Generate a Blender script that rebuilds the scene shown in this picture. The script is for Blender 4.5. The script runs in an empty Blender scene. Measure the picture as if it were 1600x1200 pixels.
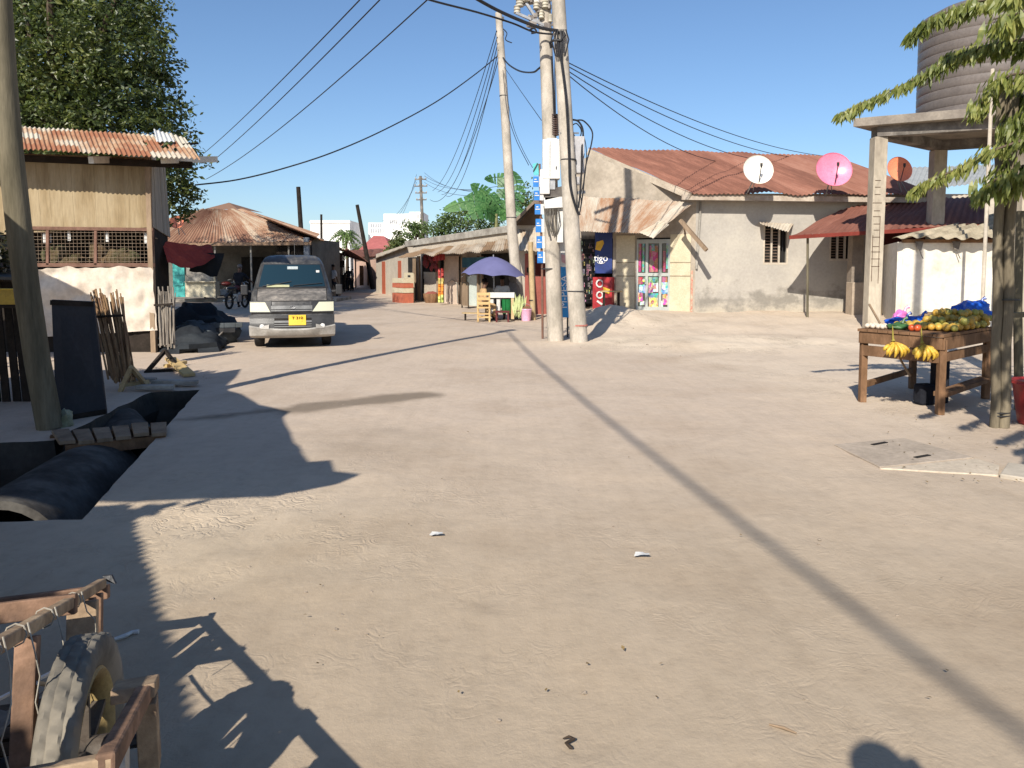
import bpy, bmesh, math, random
from mathutils import Vector, Matrix, noise, geometry
random.seed(7)
R = math.radians
V = Vector
scene = bpy.context.scene
COL = scene.collection
# ------------------------------------------------------------------ camera, sky, sun, exposure
CH = 1.55; PITCH = R(4.0); CY = 420+1200*math.tan(PITCH)       # the horizon lies 180 px above the middle of the picture
cd = bpy.data.cameras.new('camera'); cam = bpy.data.objects.new('camera', cd); COL.objects.link(cam)
cd.sensor_width = 36; cd.lens = 36*1200/1600.; cd.clip_start = .05; cd.clip_end = 3000; cd.shift_y = -(600-CY)/1600.
cam.location = (0, 0, CH); cam.rotation_euler = (R(90)-PITCH, 0, 0)
scene.camera = cam
scene.render.resolution_x = 1024; scene.render.resolution_y = 768
SUN_AZ = R(19.5); SUN_EL = math.atan(.70)
wd = bpy.data.worlds.new('World'); scene.world = wd; wd.use_nodes = True
nt = wd.node_tree; nt.nodes.clear()
wo = nt.nodes.new('ShaderNodeOutputWorld'); bg = nt.nodes.new('ShaderNodeBackground'); sk = nt.nodes.new('ShaderNodeTexSky')
sk.sky_type = 'NISHITA'; sk.sun_disc = False; sk.sun_elevation = SUN_EL; sk.sun_rotation = math.pi+SUN_AZ
sk.air_density = 1.0; sk.dust_density = 0.6; sk.ozone_density = 5.5
bg.inputs['Strength'].default_value = .102
nt.links.new(sk.outputs[0], bg.inputs[0]); nt.links.new(bg.outputs[0], wo.inputs[0])
sl = bpy.data.lights.new('sun', 'SUN'); sl.energy = 5.0; sl.angle = R(.53); sl.color = (1, .93, .82)
so = bpy.data.objects.new('sun', sl); COL.objects.link(so)
SD = V((math.sin(SUN_AZ)*math.cos(SUN_EL), math.cos(SUN_AZ)*math.cos(SUN_EL), -math.sin(SUN_EL)))
so.rotation_euler = SD.to_track_quat('-Z', 'Y').to_euler(); so.location = (-5, -10, 20)
SHX, SHY = math.sin(SUN_AZ)/.70, math.cos(SUN_AZ)/.70       # shadow shift per metre of height
vs = scene.view_settings; vs.view_transform = 'Standard'; vs.look = 'None'; vs.exposure = 0.42; vs.gamma = 1
# ------------------------------------------------------------------ helpers
cp, sp = math.cos(PITCH), math.sin(PITCH)
def ray(px, py):
    x = (px-800)/1200.; u = (CY-py)/1200.
    return V((x, cp+u*sp, -sp+u*cp))
def G(px, py, z=0.):
    r = ray(px, py); return V((0, 0, CH)) + r*((z-CH)/r.z)
def W(px, py, Y):
    r = ray(px, py); return V((0, 0, CH)) + r*(Y/r.y)
def PL(px, py, A, B, off=0.):
    d = (V(B)-V(A)).to_2d().normalized(); n = V((d.y, -d.x))
    if n.dot(V((0, -1))) < 0: n = -n
    a = V(A).to_2d()+n*off; r = ray(px, py)
    t = a.dot(n)/r.to_2d().dot(n)
    return V((0, 0, CH))+r*t
class MB:
    def __init__(s): s.v = []; s.f = []; s.uv = []
    def add(s, vs, fs, uv=None):
        b = len(s.v); s.v += [V(p) for p in vs]; s.f += [tuple(b+i for i in f) for f in fs]
        s.uv += uv if uv else [(0, 0)]*len(vs); return s
    def box(s, c, d, yaw=0., rot=None):
        M = rot.to_3x3() if rot is not None else Matrix.Rotation(yaw, 3, 'Z')
        c = V(c); hx, hy, hz = d[0]/2, d[1]/2, d[2]/2
        P = [c+M@V((x, y, z)) for z in (-hz, hz) for x, y in ((-hx, -hy), (hx, -hy), (hx, hy), (-hx, hy))]
        return s.add(P, [(3, 2, 1, 0), (4, 5, 6, 7), (0, 1, 5, 4), (1, 2, 6, 5), (2, 3, 7, 6), (3, 0, 4, 7)])
    def beam(s, p0, p1, w, h, up=(0, 0, 1)):
        p0 = V(p0); p1 = V(p1); d = (p1-p0).normalized(); up = V(up)
        x = d.cross(up)
        if x.length < 1e-3: x = d.cross(V((1, 0, 0)))
        x.normalize(); z = x.cross(d)
        P = [p+x*a*w/2+z*b*h/2 for p in (p0, p1) for a, b in ((-1, -1), (1, -1), (1, 1), (-1, 1))]
        return s.add(P, [(3, 2, 1, 0), (4, 5, 6, 7), (0, 1, 5, 4), (1, 2, 6, 5), (2, 3, 7, 6), (3, 0, 4, 7)])
    def tube(s, pts, rs, n=8, cap=True):
        pts = [V(p) for p in pts]
        if not isinstance(rs, (list, tuple)): rs = [rs]*len(pts)
        b = []; ref = None
        for i, p in enumerate(pts):
            d = (pts[min(i+1, len(pts)-1)]-pts[max(i-1, 0)]).normalized()
            if ref is None:
                ref = d.cross(V((0, 0, 1)))
                if ref.length < .05: ref = d.cross(V((0, 1, 0)))
            ref = (ref-d*ref.dot(d)).normalized(); o = d.cross(ref)
            b += [p+(ref*math.cos(2*math.pi*k/n)+o*math.sin(2*math.pi*k/n))*rs[i] for k in range(n)]
        F = [(i*n+k, i*n+(k+1) % n, (i+1)*n+(k+1) % n, (i+1)*n+k) for i in range(len(pts)-1) for k in range(n)]
        if cap: F += [tuple(range(n-1, -1, -1)), tuple((len(pts)-1)*n+k for k in range(n))]
        return s.add(b, F)
    def poly(s, P): return s.add(P, [tuple(range(len(P)))])
    def prism(s, P, t):
        P = [V(p) for p in P]; t = V(t); n = len(P)
        F = [tuple(range(n)), tuple(range(2*n-1, n-1, -1))]+[(i, n+i, n+(i+1) % n, (i+1) % n) for i in range(n)]
        return s.add(P+[p+t for p in P], F)
    def wall(s, a, b, z0, z1, t=.1, z0b=None, z1b=None):
        """vertical slab from a to b, front face on the line, thickness away from the camera"""
        a = V((a[0], a[1])); b = V((b[0], b[1])); d = (b-a).normalized(); n = V((-d.y, d.x))
        if n.y < 0: n = -n
        n *= t; z0b = z0 if z0b is None else z0b; z1b = z1 if z1b is None else z1b
        P = [(a.x, a.y, z0), (b.x, b.y, z0b), (b.x, b.y, z1b), (a.x, a.y, z1)]
        return s.prism(P, (n.x, n.y, 0))
    def sheet(s, p00, p10, p11, p01, nu, nv, fn=None, corr=0, amp=.01):
        p00, p10, p11, p01 = map(V, (p00, p10, p11, p01))
        N = (p10-p00).cross(p01-p00).normalized(); Lu = (p10-p00).length; Lv = (p01-p00).length
        P = []; U = []
        for j in range(nv+1):
            v = j/nv
            for i in range(nu+1):
                u = i/nu; p = p00*(1-u)*(1-v)+p10*u*(1-v)+p11*u*v+p01*(1-u)*v
                if corr: p = p+N*amp*math.sin(2*math.pi*corr*u)
                if fn: p = p+fn(u, v, p)
                P.append(p); U.append((u*Lu, v*Lv))
        F = [(j*(nu+1)+i, j*(nu+1)+i+1, (j+1)*(nu+1)+i+1, (j+1)*(nu+1)+i) for j in range(nv) for i in range(nu)]
        return s.add(P, F, U)
    def corr(s, p00, p10, p11, p01, pitch=.09, amp=.014, nv=6, sag=.015):
        L = max((V(p10)-V(p00)).length, (V(p11)-V(p01)).length); n = max(3, int(L/pitch))
        sd = random.random()*50
        def fn(u, v, p): return V((0, 0, sag*noise.noise(V((u*L*.9, v*3, sd)))*2))
        return s.sheet(p00, p10, p11, p01, n*6, nv, fn, n, amp)
    def lathe(s, c, prof, n=20, sx=1, sy=1, axis=None):
        c = V(c); M = axis.to_3x3() if axis is not None else Matrix.Identity(3)
        P = [c+M@V((r*sx*math.cos(2*math.pi*k/n), r*sy*math.sin(2*math.pi*k/n), z)) for r, z in prof for k in range(n)]
        F = [(i*n+k, i*n+(k+1) % n, (i+1)*n+(k+1) % n, (i+1)*n+k) for i in range(len(prof)-1) for k in range(n)]
        F += [tuple(range(n-1, -1, -1)), tuple((len(prof)-1)*n+k for k in range(n))]
        return s.add(P, F)
    def blob(s, c, r, nu=16, nv=10, amp=.15, sc=2., flat=None):
        c = V(c); sd = random.random()*90; P = []
        r = V(r) if not isinstance(r, (int, float)) else V((r, r, r))
        for j in range(nv+1):
            t = math.pi*j/nv
            for k in range(nu):
                d = V((math.sin(t)*math.cos(2*math.pi*k/nu), math.sin(t)*math.sin(2*math.pi*k/nu), math.cos(t)))
                q = 1+amp*noise.noise(d*sc+V((sd, 0, 0)))*2
                p = V((d.x*r.x, d.y*r.y, d.z*r.z))*q
                if flat is not None: p.z = max(p.z, flat)
                P.append(c+p)
        F = [(j*nu+k, (j+1)*nu+k, (j+1)*nu+(k+1) % nu, j*nu+(k+1) % nu) for j in range(nv) for k in range(nu)]
        return s.add(P, F)
    def build(s, name, mat, parent=None, smooth=False, bevel=0., local=False, sub=0):
        me = bpy.data.meshes.new(name)
        off = V((0, 0, 0)); q = parent
        if not local:
            while q is not None: off += q.location; q = q.parent
        me.from_pydata([p-off for p in s.v], [], s.f)
        if any(u != (0, 0) for u in s.uv):
            ul = me.uv_layers.new(name='UVMap')
            for l in me.loops: ul.data[l.index].uv = s.uv[l.vertex_index]
        me.validate(); me.update()
        bm = bmesh.new(); bm.from_mesh(me); bmesh.ops.remove_doubles(bm, verts=bm.verts, dist=1e-5)
        bmesh.ops.recalc_face_normals(bm, faces=bm.faces); bm.to_mesh(me); bm.free()
        if isinstance(mat, (list, tuple)):
            for m in mat: me.materials.append(m)
        else: me.materials.append(mat)
        if smooth:
            me.polygons.foreach_set('use_smooth', [True]*len(me.polygons))
            me.set_sharp_from_angle(angle=R(45))
        o = bpy.data.objects.new(name, me); COL.objects.link(o)
        if parent is not None: o.parent = parent
        if bevel:
            b = o.modifiers.new('bevel', 'BEVEL'); b.width = bevel; b.segments = 2; b.limit_method = 'ANGLE'
        return o
def tag(o, label=None, cat=None, group=None, kind=None):
    if label: o['label'] = label
    if cat: o['category'] = cat
    if group: o['group'] = group
    if kind: o['kind'] = kind
    return o
def thing(name, label, cat, loc=(0, 0, 0), rz=0., group=None):
    o = bpy.data.objects.new(name, None); COL.objects.link(o); o.location = loc; o.rotation_euler.z = rz
    o.empty_display_size = .2
    return tag(o, label, cat, group)
def dup(root, loc, rz=None, label=None, scale=None):
    r = root.copy(); COL.objects.link(r); r.location = loc
    if rz is not None: r.rotation_euler.z = rz
    if scale: r.scale = (scale,)*3 if isinstance(scale, (int, float)) else scale
    if label: r['label'] = label
    for ch in list(root.children):
        c = ch.copy(); COL.objects.link(c); c.parent = r
        for g in list(ch.children):
            d = g.copy(); COL.objects.link(d); d.parent = c
    return r
# ------------------------------------------------------------------ materials
_m = {}
def ramp(nt, fac, stops):
    r = nt.nodes.new('ShaderNodeValToRGB'); e = r.color_ramp.elements
    while len(e) < len(stops): e.new(.5)
    for i, (p, c) in enumerate(stops): e[i].position = p; e[i].color = (*c, 1) if len(c) == 3 else c
    nt.links.new(fac, r.inputs[0]); return r.outputs[0]
def nmix(nt, fac, a, b, mode='MIX'):
    m = nt.nodes.new('ShaderNodeMix'); m.data_type = 'RGBA'; m.blend_type = mode
    if isinstance(fac, (int, float)): m.inputs[0].default_value = fac
    else: nt.links.new(fac, m.inputs[0])
    for k, x in ((6, a), (7, b)):
        if isinstance(x, tuple): m.inputs[k].default_value = (*x, 1)
        else: nt.links.new(x, m.inputs[k])
    return m.outputs[2]
def math_(nt, op, a, b=None, c=None):
    m = nt.nodes.new('ShaderNodeMath'); m.operation = op
    for k, x in enumerate((a, b, c)):
        if x is None: continue
        if isinstance(x, (int, float)): m.inputs[k].default_value = x
        else: nt.links.new(x, m.inputs[k])
    return m.outputs[0]
def tex(nt, kind, scale, stretch=(1, 1, 1), coord='Object', detail=5, rough=.6, rot=(0, 0, 0)):
    tc = nt.nodes.new('ShaderNodeTexCoord'); mp = nt.nodes.new('ShaderNodeMapping')
    mp.inputs['Scale'].default_value = stretch; mp.inputs['Rotation'].default_value = rot
    nt.links.new(tc.outputs[coord], mp.inputs[0])
    t = nt.nodes.new(kind); nt.links.new(mp.outputs[0], t.inputs['Vector']); t.inputs['Scale'].default_value = scale
    if kind == 'ShaderNodeTexNoise': t.inputs['Detail'].default_value = detail; t.inputs['Roughness'].default_value = rough
    return t
def newmat(name):
    m = bpy.data.materials.new(name); m.use_nodes = True
    return m, m.node_tree, m.node_tree.nodes['Principled BSDF']
def bump(nt, bs, h, st=.3, dist=.02):
    b = nt.nodes.new('ShaderNodeBump'); b.inputs['Strength'].default_value = st; b.inputs['Distance'].default_value = dist
    nt.links.new(h, b.inputs['Height']); nt.links.new(b.outputs[0], bs.inputs['Normal'])
def M(name, c1, c2=None, scale=3., rough=.8, st=(1, 1, 1), bp=.25, metal=0., c3=None, lo=.35, hi=.65, fine=True):
    if name in _m: return _m[name]
    m, nt, bs = newmat(name); _m[name] = m
    bs.inputs['Roughness'].default_value = rough; bs.inputs['Metallic'].default_value = metal
    if rough >= .55: bs.inputs['Specular IOR Level'].default_value = .5-.45*min(1, (rough-.55)/.25+.35)
    c2 = c2 or tuple(x*.78 for x in c1)
    t = tex(nt, 'ShaderNodeTexNoise', scale, st)
    stops = [(lo, c2), (hi, c1)] if c3 is None else [(lo, c3), ((lo+hi)/2, c2), (hi, c1)]
    col = ramp(nt, t.outputs[0], stops)
    if fine:
        t2 = tex(nt, 'ShaderNodeTexNoise', scale*9, st, detail=3)
        col = nmix(nt, .35, col, ramp(nt, t2.outputs[0], [(.3, (.62, .62, .62)), (.7, (1.3, 1.3, 1.3))]), 'MULTIPLY')
        if bp: bump(nt, bs, t2.outputs[0], bp, .01)
    elif bp: bump(nt, bs, t.outputs[0], bp, .01)
    nt.links.new(col, bs.inputs['Base Color'])
    return m
def rustmat(name, a, b, c, wpan=.8, lpan=2.4, bias=.5, ruf=.75, pv=.22):
    """corrugated iron, uv in metres: sheets differ, rust spreads in streaks down the slope"""
    if name in _m: return _m[name]
    m, nt, bs = newmat(name); _m[name] = m
    bs.inputs['Specular IOR Level'].default_value = .2; bs.inputs['Roughness'].default_value = ruf; bs.inputs['Metallic'].default_value = .0
    t1 = tex(nt, 'ShaderNodeTexNoise', 1.1, (2.2, .45, 1), 'UV', 6, .65)
    t2 = tex(nt, 'ShaderNodeTexNoise', 6, (2.5, .6, 1), 'UV', 5, .7)
    br = tex(nt, 'ShaderNodeTexBrick', 1., (1, 1, 1), 'UV')
    br.offset = .37; br.inputs['Color1'].default_value = (0, 0, 0, 1); br.inputs['Color2'].default_value = (1, 1, 1, 1)
    br.inputs['Mortar'].default_value = (.5, .5, .5, 1); br.inputs['Mortar Size'].default_value = .004
    br.inputs['Brick Width'].default_value = wpan; br.inputs['Row Height'].default_value = lpan; br.inputs['Bias'].default_value = 0
    s = math_(nt, 'ADD', math_(nt, 'MULTIPLY', t1.outputs[0], .75), math_(nt, 'MULTIPLY', t2.outputs[0], .25))
    s = math_(nt, 'ADD', s, math_(nt, 'MULTIPLY', math_(nt, 'SUBTRACT', br.outputs[0], .5), pv))
    col = ramp(nt, s, [(bias-.14, a), (bias, b), (bias+.16, c)])
    seam = math_(nt, 'MULTIPLY', br.outputs['Fac'], .5)
    col = nmix(nt, seam, col, (.08, .05, .04))
    nt.links.new(col, bs.inputs['Base Color']); bump(nt, bs, t2.outputs[0], .15, .01)
    return m
def pmat(name, base, k=.45, sc=16):
    if name in _m: return _m[name]
    m, nt, bs = newmat(name); _m[name] = m; v = tex(nt, 'ShaderNodeTexVoronoi', sc, (1, 1, .7)); n = tex(nt, 'ShaderNodeTexNoise', 30, detail=2)
    c = nmix(nt, k, base, v.outputs['Color']); c = nmix(nt, .6, c, ramp(nt, n.outputs[0], [(.35, (.55, .55, .55)), (.65, (1.2, 1.2, 1.2))]), 'MULTIPLY')
    nt.links.new(c, bs.inputs['Base Color']); bs.inputs['Roughness'].default_value = .45; return m
def leafmat(name, a, b, c, scale=.7, tr=.3):
    if name in _m: return _m[name]
    m, nt, bs = newmat(name); _m[name] = m
    t = tex(nt, 'ShaderNodeTexNoise', scale, detail=2); t2 = tex(nt, 'ShaderNodeTexNoise', scale*14, detail=1)
    s = math_(nt, 'ADD', math_(nt, 'MULTIPLY', t.outputs[0], .45), math_(nt, 'MULTIPLY', t2.outputs[0], .55))
    col = ramp(nt, s, [(.38, a), (.5, b), (.62, c)]); nt.links.new(col, bs.inputs['Base Color'])
    bs.inputs['Roughness'].default_value = .45
    tl = nt.nodes.new('ShaderNodeBsdfTranslucent'); nt.links.new(nmix(nt, .5, col, (.25, .35, .04)), tl.inputs[0])
    mx = nt.nodes.new('ShaderNodeMixShader'); mx.inputs[0].default_value = tr
    out = nt.nodes['Material Output']; nt.links.new(bs.outputs[0], mx.inputs[1]); nt.links.new(tl.outputs[0], mx.inputs[2]); nt.links.new(mx.outputs[0], out.inputs[0])
    return m
wood = M('weathered wood', (.30, .22, .15), (.19, .135, .09), 3, .85, (1, 1, .25), .35)
wood_brown = M('brown wood', (.26, .15, .085), (.14, .08, .045), 4, .8, (1, 1, .5), .35)
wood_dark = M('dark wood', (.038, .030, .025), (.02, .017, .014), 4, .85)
wood_pale = M('pale wood', (.46, .35, .20), (.34, .25, .14), 5, .8)
wood_grey = M('grey pole wood', (.185, .16, .11), (.10, .088, .06), 2.5, .9, (3, 3, .35), .4)
concrete = M('concrete', (.40, .375, .33), (.30, .28, .245), 2, .9, c3=(.22, .2, .175))
concrete_pole = M('pole concrete', (.50, .45, .385), (.42, .375, .315), 3, .85, (1, 1, .5), .2, c3=(.31, .28, .235))
concrete_dark = M('stained concrete', (.24, .215, .19), (.15, .135, .12), 2.5, .9, c3=(.1, .09, .08))
plaster = M('cream plaster', (.50, .44, .36), (.42, .37, .30), 1.2, .9)
plaster_w = M('white plaster', (.62, .585, .51), (.55, .51, .44), 1.5, .9)
cream = M('cream paint', (.56, .49, .35), (.49, .42, .29), 3, .6)
shade_dark = M('shade interior', (.035, .032, .03), (.02, .019, .018), 3, .9)  # near-black for openings, recesses and gaps: their shade put into the colour
steel = M('galvanised steel', (.42, .42, .42), (.3, .3, .3), 8, .45, metal=.6)
blackc = M('black cable', (.02, .02, .024), (.012, .012, .014), 8, .55, bp=0)
white_p = M('white paint', (.66, .65, .62), (.56, .55, .52), 6, .45, bp=.08)
blue_p = M('blue paint', (.02, .19, .55), (.02, .15, .45), 6, .4, bp=.05)
dark_m = M('black metal', (.03, .03, .032), (.018, .018, .02), 6, .5)
red_p = M('red paint', (.48, .04, .035), (.36, .03, .028), 6, .5, bp=.1)
yellow_p = M('yellow paint', (.72, .46, .03), (.6, .37, .03), 6, .5, bp=.1)
rubber = M('dusty rubber', (.045, .042, .04), (.025, .024, .023), 12, .85)
glass_d = M('dark glass', (.02, .035, .045), (.015, .025, .03), 1, .06, bp=0, fine=False)
skin = M('skin', (.12, .06, .035), (.10, .05, .03), 5, .55, bp=0)
hairm = M('hair', (.012, .01, .009), None, 9, .8)
rust_l = rustmat('rusty iron', (.20, .085, .04), (.36, .19, .10), (.46, .39, .30), .8, 1.3, .47)
rust_h = rustmat('brown rusty iron', (.20, .095, .055), (.30, .155, .095), (.42, .31, .22), .8, 1.6, .46)
rust_red = rustmat('red brown painted iron', (.17, .075, .052), (.25, .112, .077), (.31, .155, .11), .9, 30, .5)
rust_p = rustmat('pale worn iron', (.30, .17, .09), (.50, .44, .35), (.60, .56, .48), .8, 4, .42)
maroon_r = rustmat('maroon iron', (.17, .07, .05), (.23, .10, .072), (.29, .145, .105), .9, 30, .5)
# ------------------------------------------------------------------ ground
def bumpf(x, y, cx, cy, rx, ry, h, p=2):
    d = ((x-cx)/rx)**2+((y-cy)/ry)**2
    return h*math.exp(-d**(p/2))
def sm(a, b, x): t = max(0, min(1, (x-a)/(b-a))); return t*t*(3-2*t)
MO = W(952, 500, 20.6)
def zg(x, y):
    z = .27*sm(16.5, 22, y)*sm(.6, 2.6, x-(.0))
    z += bumpf(x, y, 2.75, 20.7, .95, 1.3, .33)+bumpf(x, y, 2.1, 18.9, .5, 1.0, .12)
    z += bumpf(x, y, 3.3, 15.6, 2.2, 1.0, .10)+bumpf(x, y, 5.0, 16.6, 2.0, .7, .07)
    z += .03*sm(11, 15, y)*sm(1, 3, x)*noise.noise(V((x*.8, y*.8, 3)))*2
    if z > .03: z += .05*noise.noise(V((x*3, y*3, 1)))*min(1, z*4)
    return z
def ditch_pts():
    return [G(-260, 826), G(128, 812), G(312, 609), G(236, 613), G(178, 640), G(84, 688), G(-260, 705)]
DP0 = [V((p.x, p.y)) for p in ditch_pts()]; DP = []
for i, a in enumerate(DP0):
    b = DP0[(i+1) % len(DP0)]; k = max(1, int((b-a).length/.16)); nr = V((b.y-a.y, a.x-b.x)).normalized(); am = .012 if i == 1 else .05
    for j in range(k):
        p = a.lerp(b, j/k); DP.append(p+nr*am*(noise.noise(V((p.x*3, p.y*3, 4)))+.5*noise.noise(V((p.x*9, p.y*9, 4)))) if j else p)
def inpoly(x, y, P):
    c = False; n = len(P)
    for i in range(n):
        a, b = P[i], P[i-1]
        if (a.y > y) != (b.y > y) and x < (b.x-a.x)*(y-a.y)/(b.y-a.y)+a.x: c = not c
    return c
def seg_d(x, y, a, b):
    ab = b-a; t = max(0, min(1, ((x-a.x)*ab.x+(y-a.y)*ab.y)/ab.length_squared))
    return math.hypot(x-a.x-ab.x*t, y-a.y-ab.y*t)
def pdist(x, y, P): return min(seg_d(x, y, P[i], P[i-1]) for i in range(len(P)))
pts = []
def grid(x0, x1, y0, y1, s, j=.25, hole=None):
    nx = int((x1-x0)/s); ny = int((y1-y0)/s)
    for a in range(nx+1):
        for b in range(ny+1):
            x = x0+a*s+(random.random()-.5)*s*j; y = y0+b*s+(random.random()-.5)*s*j
            if hole and hole(x, y): continue
            pts.append((x, y))
nearr = lambda x, y: -7.5 < x < 7.5 and 1.0 < y < 12
grid(-7.5, 7.5, 1.0, 12, .11)
midr = lambda x, y: -16 < x < 18 and -4 < y < 30
grid(-16, 18, -4, 30, .34, hole=lambda x, y: nearr(x, y))
far = lambda x, y: -60 < x < 60 and -20 < y < 110
grid(-60, 60, -20, 110, 3., hole=midr)
grid(-1500, 1500, -400, 2600, 100., hole=far)
pts = [p for p in pts if not (-9 < p[0] < 0 and 3 < p[1] < 12 and pdist(p[0], p[1], DP) < .05)]
n0 = len(pts); pts += [tuple(p) for p in DP]
edges = [(n0+i, n0+(i+1) % len(DP)) for i in range(len(DP))]
vo, eo, fo, *_ = geometry.delaunay_2d_cdt([V(p) for p in pts], edges, [], 0, 1e-6)
gv = []
for p in vo:
    x, y = p; z = zg(x, y)
    if nearr(x, y):
        k = min(1, pdist(x, y, DP)*3) if -8 < x < 0 else 1
        # tyre ruts running up the road, scuffed sand and footprints on the left
        rut = 0
        for xc, w in ((-.50, .10), (.05, .08), (-1.15, .1), (.95, .09)):
            xx = x-xc+y*.10+.06*math.sin(y*.9+xc*5)
            rut -= .006*math.exp(-(xx/w)**2)*(.6+.4*math.sin(y*55))*sm(7, 4, y)
        scuff = .020*noise.noise(V((x*3.4, y*3.4, 0)))*(.35+sm(-.2, -1.4, x-(-.4))*sm(7.5, 5, y))
        z += k*(rut+scuff+.006*noise.noise(V((x*7, y*7, 5))))
    gv.append((x, y, z))
fk = []
for f in fo:
    cx = sum(vo[i][0] for i in f)/len(f); cy = sum(vo[i][1] for i in f)/len(f)
    if not inpoly(cx, cy, DP): fk.append(tuple(f))
me = bpy.data.meshes.new('ground'); me.from_pydata(gv, [], fk)
att = me.attributes.new('tone', 'FLOAT', 'POINT'); at2 = me.attributes.new('damp', 'FLOAT', 'POINT'); at3 = me.attributes.new('near_tone', 'FLOAT', 'POINT')
road_r = [G(905, 540), G(1000, 560), G(1160, 622), G(1310, 690), G(1600, 770), G(1900, 1000)]
for i, (x, y, z) in enumerate(gv):
    # 0 packed road dust, 1 loose pale sand
    t = bumpf(x, y, 3.6, 15.7, 3.0, 1.2, 1.1, 3)+bumpf(x, y, 2.7, 20.5, 1.5, 2, .7)
    t += .45*sm(0, 2.0, x-(.9+max(0, 17-y)*.20))*sm(5, 9, y)
    t += .55*bumpf(x, y, -1.9, 4.6, 1.1, 1.1, 1)
    att.data[i].value = max(0, min(1, t))
    dm = 0
    A = G(285, 656); B = G(655, 618)
    d = seg_d(x, y, A.to_2d(), B.to_2d())+.10*noise.noise(V((x*2.5, y*2.5, 9)))
    ln = (V((x, y))-A.to_2d()).dot((B-A).to_2d().normalized())/(B-A).to_2d().length
    dm = max(dm, sm(.36, .16, d+(.16 if x < -2.5 else 0))*(1.))
    q = G(595, 690); dm = max(dm, .33*bumpf(x, y, q.x, q.y, .7, .8, 1, 3)*(.7+noise.noise(V((x*3, y*3, 2)))))
    q = G(755, 945); dm = max(dm, .5*bumpf(x, y, q.x, q.y, .07, .05, 1, 3))
    at2.data[i].value = max(0, min(1, dm))
    at3.data[i].value = sm(8.5, 2.4, y+.9*noise.noise(V((x*.5, y*.5, 6))))*sm(-14, -6, x) if -15 < x < 15 and y > 0 else 0  # browner near ground: part soil colour, part vignette painted in, fading with distance
m, nt, bs = newmat('dusty ground'); bs.inputs['Roughness'].default_value = .95
bs.inputs['Specular IOR Level'].default_value = .15
a1 = nt.nodes.new('ShaderNodeAttribute'); a1.attribute_name = 'tone'; a2 = nt.nodes.new('ShaderNodeAttribute'); a2.attribute_name = 'damp'
n1 = tex(nt, 'ShaderNodeTexNoise', .5, detail=7, rough=.6); n2 = tex(nt, 'ShaderNodeTexNoise', 9, detail=8, rough=.72)
n3 = tex(nt, 'ShaderNodeTexNoise', 2.2, (1, .45, 1), detail=6, rough=.65); n4 = tex(nt, 'ShaderNodeTexVoronoi', 26)
base = nmix(nt, a1.outputs['Fac'], (.485, .395, .31), (.63, .53, .41))
base = nmix(nt, .9, base, ramp(nt, n1.outputs[0], [(.32, (.86, .83, .80)), (.5, (1, 1, 1)), (.68, (1.08, 1.06, 1.03))]), 'MULTIPLY')
base = nmix(nt, .9, base, ramp(nt, n3.outputs[0], [(.3, (.93, .925, .92)), (.5, (1, 1, 1)), (.7, (1.04, 1.04, 1.04))]), 'MULTIPLY')
base = nmix(nt, .8, base, ramp(nt, n2.outputs[0], [(.3, (.87, .865, .86)), (.5, (1, 1, 1)), (.72, (1.07, 1.07, 1.07))]), 'MULTIPLY')
a3 = nt.nodes.new('ShaderNodeAttribute'); a3.attribute_name = 'near_tone'; base = nmix(nt, a3.outputs['Fac'], base, nmix(nt, 1., base, (.83, .82, .76), 'MULTIPLY'))
peb = ramp(nt, n4.outputs[0], [(.045, (1, 1, 1)), (.075, (0, 0, 0))])
sel = ramp(nt, tex(nt, 'ShaderNodeTexNoise', 3.1, detail=2).outputs[0], [(.55, (0, 0, 0)), (.63, (1, 1, 1))])
base = nmix(nt, math_(nt, 'MULTIPLY', math_(nt, 'MULTIPLY', peb, sel), .55), base, (.16, .13, .10))
base = nmix(nt, math_(nt, 'MULTIPLY', a2.outputs['Fac'], .92), base, (.20, .16, .12))
nt.links.new(base, bs.inputs['Base Color'])
hh = math_(nt, 'ADD', math_(nt, 'MULTIPLY', n2.outputs[0], .5), math_(nt, 'MULTIPLY', n3.outputs[0], .8))
rg = tex(nt, 'ShaderNodeTexNoise', 7.5, (1, 1, 1), detail=2, rough=.5); rg.inputs['Distortion'].default_value = 1.6
ridge = math_(nt, 'SUBTRACT', 1.0, math_(nt, 'MULTIPLY', math_(nt, 'ABSOLUTE', math_(nt, 'SUBTRACT', rg.outputs[0], .5)), 9.0))
ridge = math_(nt, 'MULTIPLY', math_(nt, 'MAXIMUM', ridge, 0.0), ramp(nt, tex(nt, 'ShaderNodeTexNoise', 1.3, detail=3).outputs[0], [(.46, (0, 0, 0)), (.62, (1, 1, 1))]))
ridge = math_(nt, 'MULTIPLY', ridge, math_(nt, 'ADD', a1.outputs['Fac'], .12))
trk = tex(nt, 'ShaderNodeTexNoise', 1., (9, .35, 1), detail=3, rough=.55, rot=(0, 0, R(-6)))
base = nmix(nt, 1., base, ramp(nt, trk.outputs[0], [(.38, (.98, .978, .975)), (.5, (1, 1, 1)), (.62, (1.012, 1.012, 1.012))]), 'MULTIPLY')
base = nmix(nt, math_(nt, 'MULTIPLY', ridge, .30), base, (.22, .175, .13)); nt.links.new(base, bs.inputs['Base Color'])
hh = math_(nt, 'ADD', hh, math_(nt, 'ADD', math_(nt, 'MULTIPLY', ridge, -.9), math_(nt, 'MULTIPLY', trk.outputs[0], .12)))
bump(nt, bs, hh, .42, .035)
me.materials.append(m); me.polygons.foreach_set('use_smooth', [True]*len(me.polygons)); me.update()
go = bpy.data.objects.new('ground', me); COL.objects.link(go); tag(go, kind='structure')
ground_mat = m
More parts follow.
